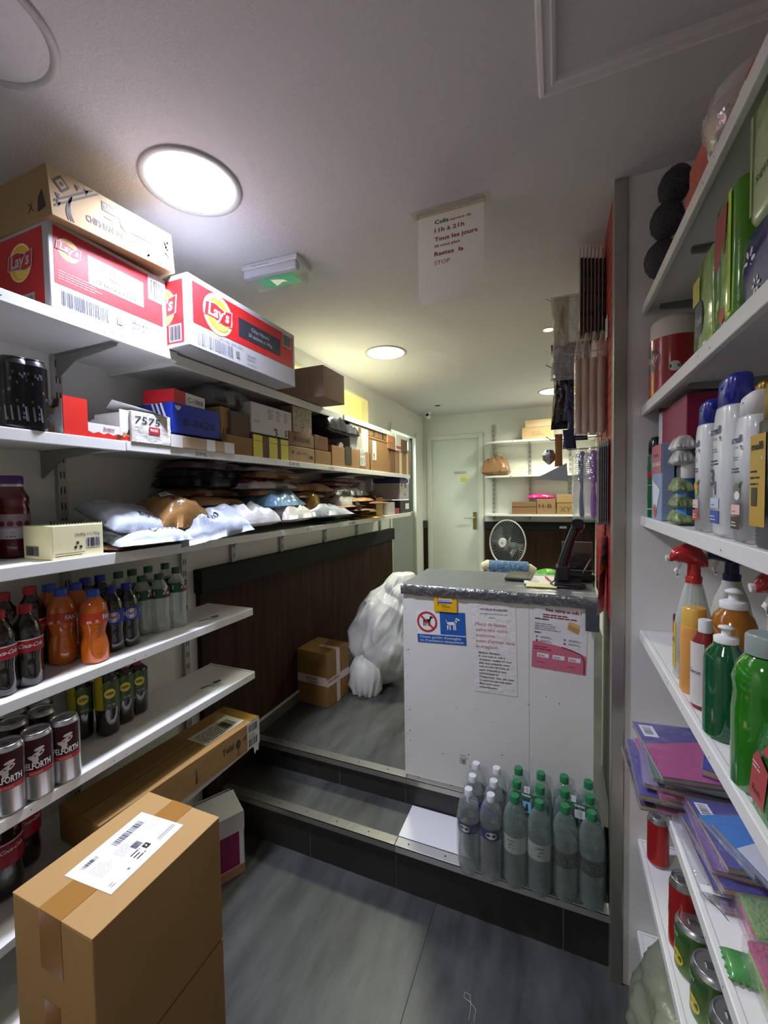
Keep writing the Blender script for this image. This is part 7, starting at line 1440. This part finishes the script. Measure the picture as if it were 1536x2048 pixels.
# --- fifth shelf: stationery
NBP = [M('#3f3a86', .25, coat=.6), M('#6d4a8a', .25, coat=.6), M('#b03a78', .3, coat=.5), M('#2c6a4c', .3, coat=.5), M('#16319a', .25, coat=.6), M('#8a7a9a', .3, coat=.5), M('#2f7a78', .3, coat=.5), M('#3a2a3c', .3, coat=.5)]
KE = M('#b09468', .7)
dsn = ['lowest', 'second', 'third', 'fourth', 'fifth', 'sixth', 'seventh', 'eighth', 'ninth', 'tenth', 'topmost']
def booklet(label, x, y, z, w_, d, th, cov, rz, grp, sticker=None, tint=None):
    t = thing('notebook', label, 'notebook', (x, y, z), rz, grp)
    b = MB(); b.box((-w_/2, -d/2, .001), (w_/2, d/2, th-.0012), KE, .0005); b.build('pages', t)
    b = MB(); b.box((-w_/2-.001, -d/2-.001, th-.0014), (w_/2+.001, d/2+.001, th), cov); b.box((-w_/2-.001, -d/2-.001, 0), (w_/2+.001, d/2+.001, .0012), cov); F = plane((-w_/2, -d/2, th), (1,0,0), (0,1,0))
    if tint: b.poly(F, [(w_*.45, 0), (w_, 0), (w_, d), (w_*.25, d)], tint, 1)
    b.build('cover', t)
    if sticker: b = MB(); b.rect(F, w_*.06, d*.06, w_*.30, d*.26, PAPER, 2); b.bars(F, w_*.09, d*.09, w_*.18, d*.12, GR, 3, n=7); b.build('barcode_sticker', t)
    b = MB(); b.box((-w_/2-.004, -d/2-.004, -.0002), (w_/2+.004, d/2+.004, th+.0012), film('#eeeeff', .02, .05, .8, 25, 'sleeve', .12), .001); b.build('clear_sleeve', t); return t
R = random.Random(21)
gz = z5r+.001
ths = [.011, .006, .010, .012, .008, .009, .012, .007, .012]
for k in range(9):
    booklet('notebook in the far stationery stack on the fifth right shelf, '+(dsn[k] if k < 8 else 'topmost'), .285+R.uniform(-.012, .012)-(.02 if k in (0, 3) else 0), 1.19+R.uniform(-.012, .012), gz, .23, .165, ths[k], NBP[(7, 2, 6, 0, 2, 5, 1, 3, 0)[k]], RRZ+R.uniform(-.12, .12), 'notebooks stacked at the far end of the fifth right shelf', k == 8, NBP[2] if k == 8 else None); gz += ths[k]+.0016
booklet('blue notebook lying slanted on the back of the far stationery stack', .38, 1.14, gz+.001, .15, .13, .016, NBP[4], RRZ-.3, 'notebooks stacked at the far end of the fifth right shelf')
booklet('green notebook topmost at the back against the wall', .42, 1.30, gz+.002, .18, .12, .014, NBP[3], RRZ+.1, 'notebooks stacked at the far end of the fifth right shelf')
gz = z5r+.001
ths = [.010, .012, .009, .012, .010, .012]
for k in range(6):
    booklet('notebook in the nearer stationery stack on the fifth right shelf, '+(dsn[k] if k < 5 else 'topmost'), .318+R.uniform(-.008, .008), .955+R.uniform(-.01, .01), gz, .17, .12, ths[k], NBP[(5, 0, 7, 0, 1, 0)[k]], RRZ+.06+R.uniform(-.1, .1), 'notebooks stacked in the middle of the fifth right shelf', k == 5); gz += ths[k]+.0016
for k in range(2): booklet('bright blue and white booklet on the nearer stationery stack, '+('lower', 'upper')[k], .325+.012*k, .93-.03*k, gz+.001+k*.011, .13, .09, .009, M('#2a7fc8', .3, coat=.5), RRZ+.35, 'blue and white booklets', tint=M('#d2d4d6', .4))
t = thing('blue_packet', 'long clear packet with blue tinsel strips on the fifth right shelf front', 'packet', (.262, 1.00, z5r+.002), RRZ+.02)
b = MB(); b.box((-.13, -.028, 0), (.13, .03, .014), film('#f2f4fa', .06, .06, 1, 20, 'crinkled_clear', .25), .004); b.build('clear_bag', t)
b = MB(); b.box((-.115, -.002, .002), (.10, .024, .012), M('#2c62a8', .2, metal=.3, bump=1, bs=90), .003); b.box((-.115, -.010, .003), (.10, -.006, .010), M('#4a9a5c', .3), .001); b.build('tinsel', t)
b = MB(); b.box((.112, -.026, .0142), (.128, .028, .0152), PAPER, .0003); b.lathe([(.003, .0153), (.003, .0155)], INK, 10, Matrix.Translation((.120, .01, 0))); b.box((.098, -.004, .0143), (.111, .026, .0150), INK); b.build('header_card', t)
for k, (sx, y, c1, c2, lb) in enumerate(((.335, .825, '#b5306c', '#6f9a3c', 'far one, green'), (.318, .728, '#8aa040', '#b8356f', 'middle one, pink'), (.322, .632, '#c8a030', '#a82a5e', 'near one, pink and yellow'))):
    t = thing('sponge_pack', 'clear wrapped sponge pack on the fifth right shelf, '+lb, 'sponge pack', (sx, y, z5r+.002), RRZ, 'sponge packs on the fifth right shelf')
    b = MB(); b.box((-.045, -.05, .001), (.045, .05, .030), M(c1, .9, bump=1, bs=120), .006); b.build('sponge', t); b = MB(); b.box((-.045, -.05, .0305), (.045, .05, .042), M(c2, .9, bump=1, bs=160, var=.3), .004); b.build('scrub_layer', t)
    b = MB(); b.box((-.05, -.056, 0), (.05, .056, .046), film('#ffffff', .04, .05, 1, 22, 'sponge_wrap', .25), .006); b.build('clear_wrap', t)
for k in range(2): mailer('striped_cloth_pack', ('pink and white striped cloth pack at the right photo edge, far one', 'pink and white striped cloth pack at the right photo edge, near one')[k], 'cloth pack', (.40-.01*k, .70-.085*k, z5r+.003), 0, .08, .10, .03, M('#b53c7a', .4, bump=.5, var=.4, vs_=70), 300+k, .3, rot=(0, 0, RRZ), group='striped cloth packs')
mailer('round_packet', 'clear packet with round green content near the lower right photo corner', 'packet', (.262, .76, z5r+.003), 0, .05, .05, .012, M('#4c8a4a', .2, coat=.5, var=.3, vs_=30), 310, .3, rot=(0, 0, RRZ))
P = [onz(z5r+.002, *q) for q in ((1404, 1785), (1418, 1800), (1440, 1820), (1456, 1840))]; c = P[0].copy(); b = MB(); b.tube([p-c for p in P], .0007, M('#3c3230', .6), 5); tag(b.build('thread', loc=c), 'thin dark thread lying on the empty part of the fifth right shelf', 'thread')
# --- sixth shelf: cans
def food(label, x, y, z, h, r, side, deco, grp, name='soft_drink_can'):
    can(name, label, x, y, z, h, r, side, CT, deco, RRZ, grp)
RDC = M('#b02420', .3, metal=.35); 
def d_red(b, F, h, r): b.rect(F, -.02, h*.2, .0, h*.42, M('#c86a50', .4), 1); b.lines(F, -.018, h*.08, .02, h*.08, 2, CW, 1)
def d_red2(b, F, h, r): b.disc(F, -.010, h*.48, .015, M('#c8b82c', .4), 1, .022); b.poly(F, [(-.022, h*.40), (.0, h*.43), (.0, h*.58), (-.022, h*.55)], M('#5a9a2c', .4), 2); b.text(F, -.021, h*.45, .008, 'CHOCO', M('#8a1c1c', .4), w=.02, bold=True, l=3); b.lines(F, -.018, h*.15, .02, h*.1, 2, M('#d88a70', .5), 1)
h6 = zrow(.268, 1.37, 1628)-z6r
food('red drink can at the far end of the sixth right shelf', .268, 1.365, z6r, min(h6, .17), .027, RDC, d_red, 'red cans on the sixth right shelf')
P = onx(.245, 1340, 1772); food('red drink can with green and yellow badge, nearer of the two red ones', .270, P.y, z6r, min(zrow(.27, P.y, 1652)-z6r, .17), .027, RDC, d_red2, 'red cans on the sixth right shelf')
GVC = M('#5a7a3a', .3, metal=.3, var=.4, vs_=40)
def d_veg(b, F, h, r): b.disc(F, -.02, h*.5, .014, M('#c84a2c', .4), 1); b.disc(F, .012, h*.30, .016, M('#d8b83c', .4), 1); b.rect(F, -.04, h*.68, .04, h*.82, M('#2c5a34', .4), 1, 12); b.text(F, -.025, h*.71, .009, 'Legumes', CW, w=.04, l=2)
P = onx(.27, 1395, 1925)
for k, (x, y, lb) in enumerate(((.283, 1.075, 'farthest'), (.290, .985, 'second'), (.298, .90, 'third'), (.300, .81, 'nearest'))):
    food('green printed food tin in the row on the sixth right shelf, '+lb, x, y, z6r, .115, .038, GVC, d_veg, 'green printed food tins on the sixth right shelf', 'food_tin')
b = MB(); b.lathe([(.02, 0), (.028, .01), (.03, .035), (.022, .04)], M('#2a2a6a', .3), 24); tag(b.build('blue_tub', loc=(.345, 1.15, z6r+.001)), 'small dark blue tub behind the shelf edge between the cans', 'tub')
# --- bottom shelf
mailer('large_bag', 'greenish grey plastic wrapped bag standing on the bottom right shelf', 'bag', (.300, 1.15, z7r+.02), 0, .36, .24, .10, M('#7c8068', .3, bump=.6, bs=16), 400, .3, rot=(radians(80), 0, RRZ))
softpack('blue_pack', 'dark blue pack on the bottom right shelf near the pillar', .30, 1.385, z7r, .09, .14, .16, M('#2a3048', .4, bump=.4), None)
# --- thread curl on the floor
P = onz(.003, 935, 1990); b = MB(); pts = [onz(.003, *q) for q in ((948, 2046), (952, 2020), (940, 2004), (928, 1995), (930, 1984), (940, 1990), (942, 2010), (938, 2040))]; b.tube([p-P for p in pts], .0009, M('#b5aea4', .7), 5); tag(b.build('string', loc=P), 'curled piece of pale string on the grey floor', 'string')
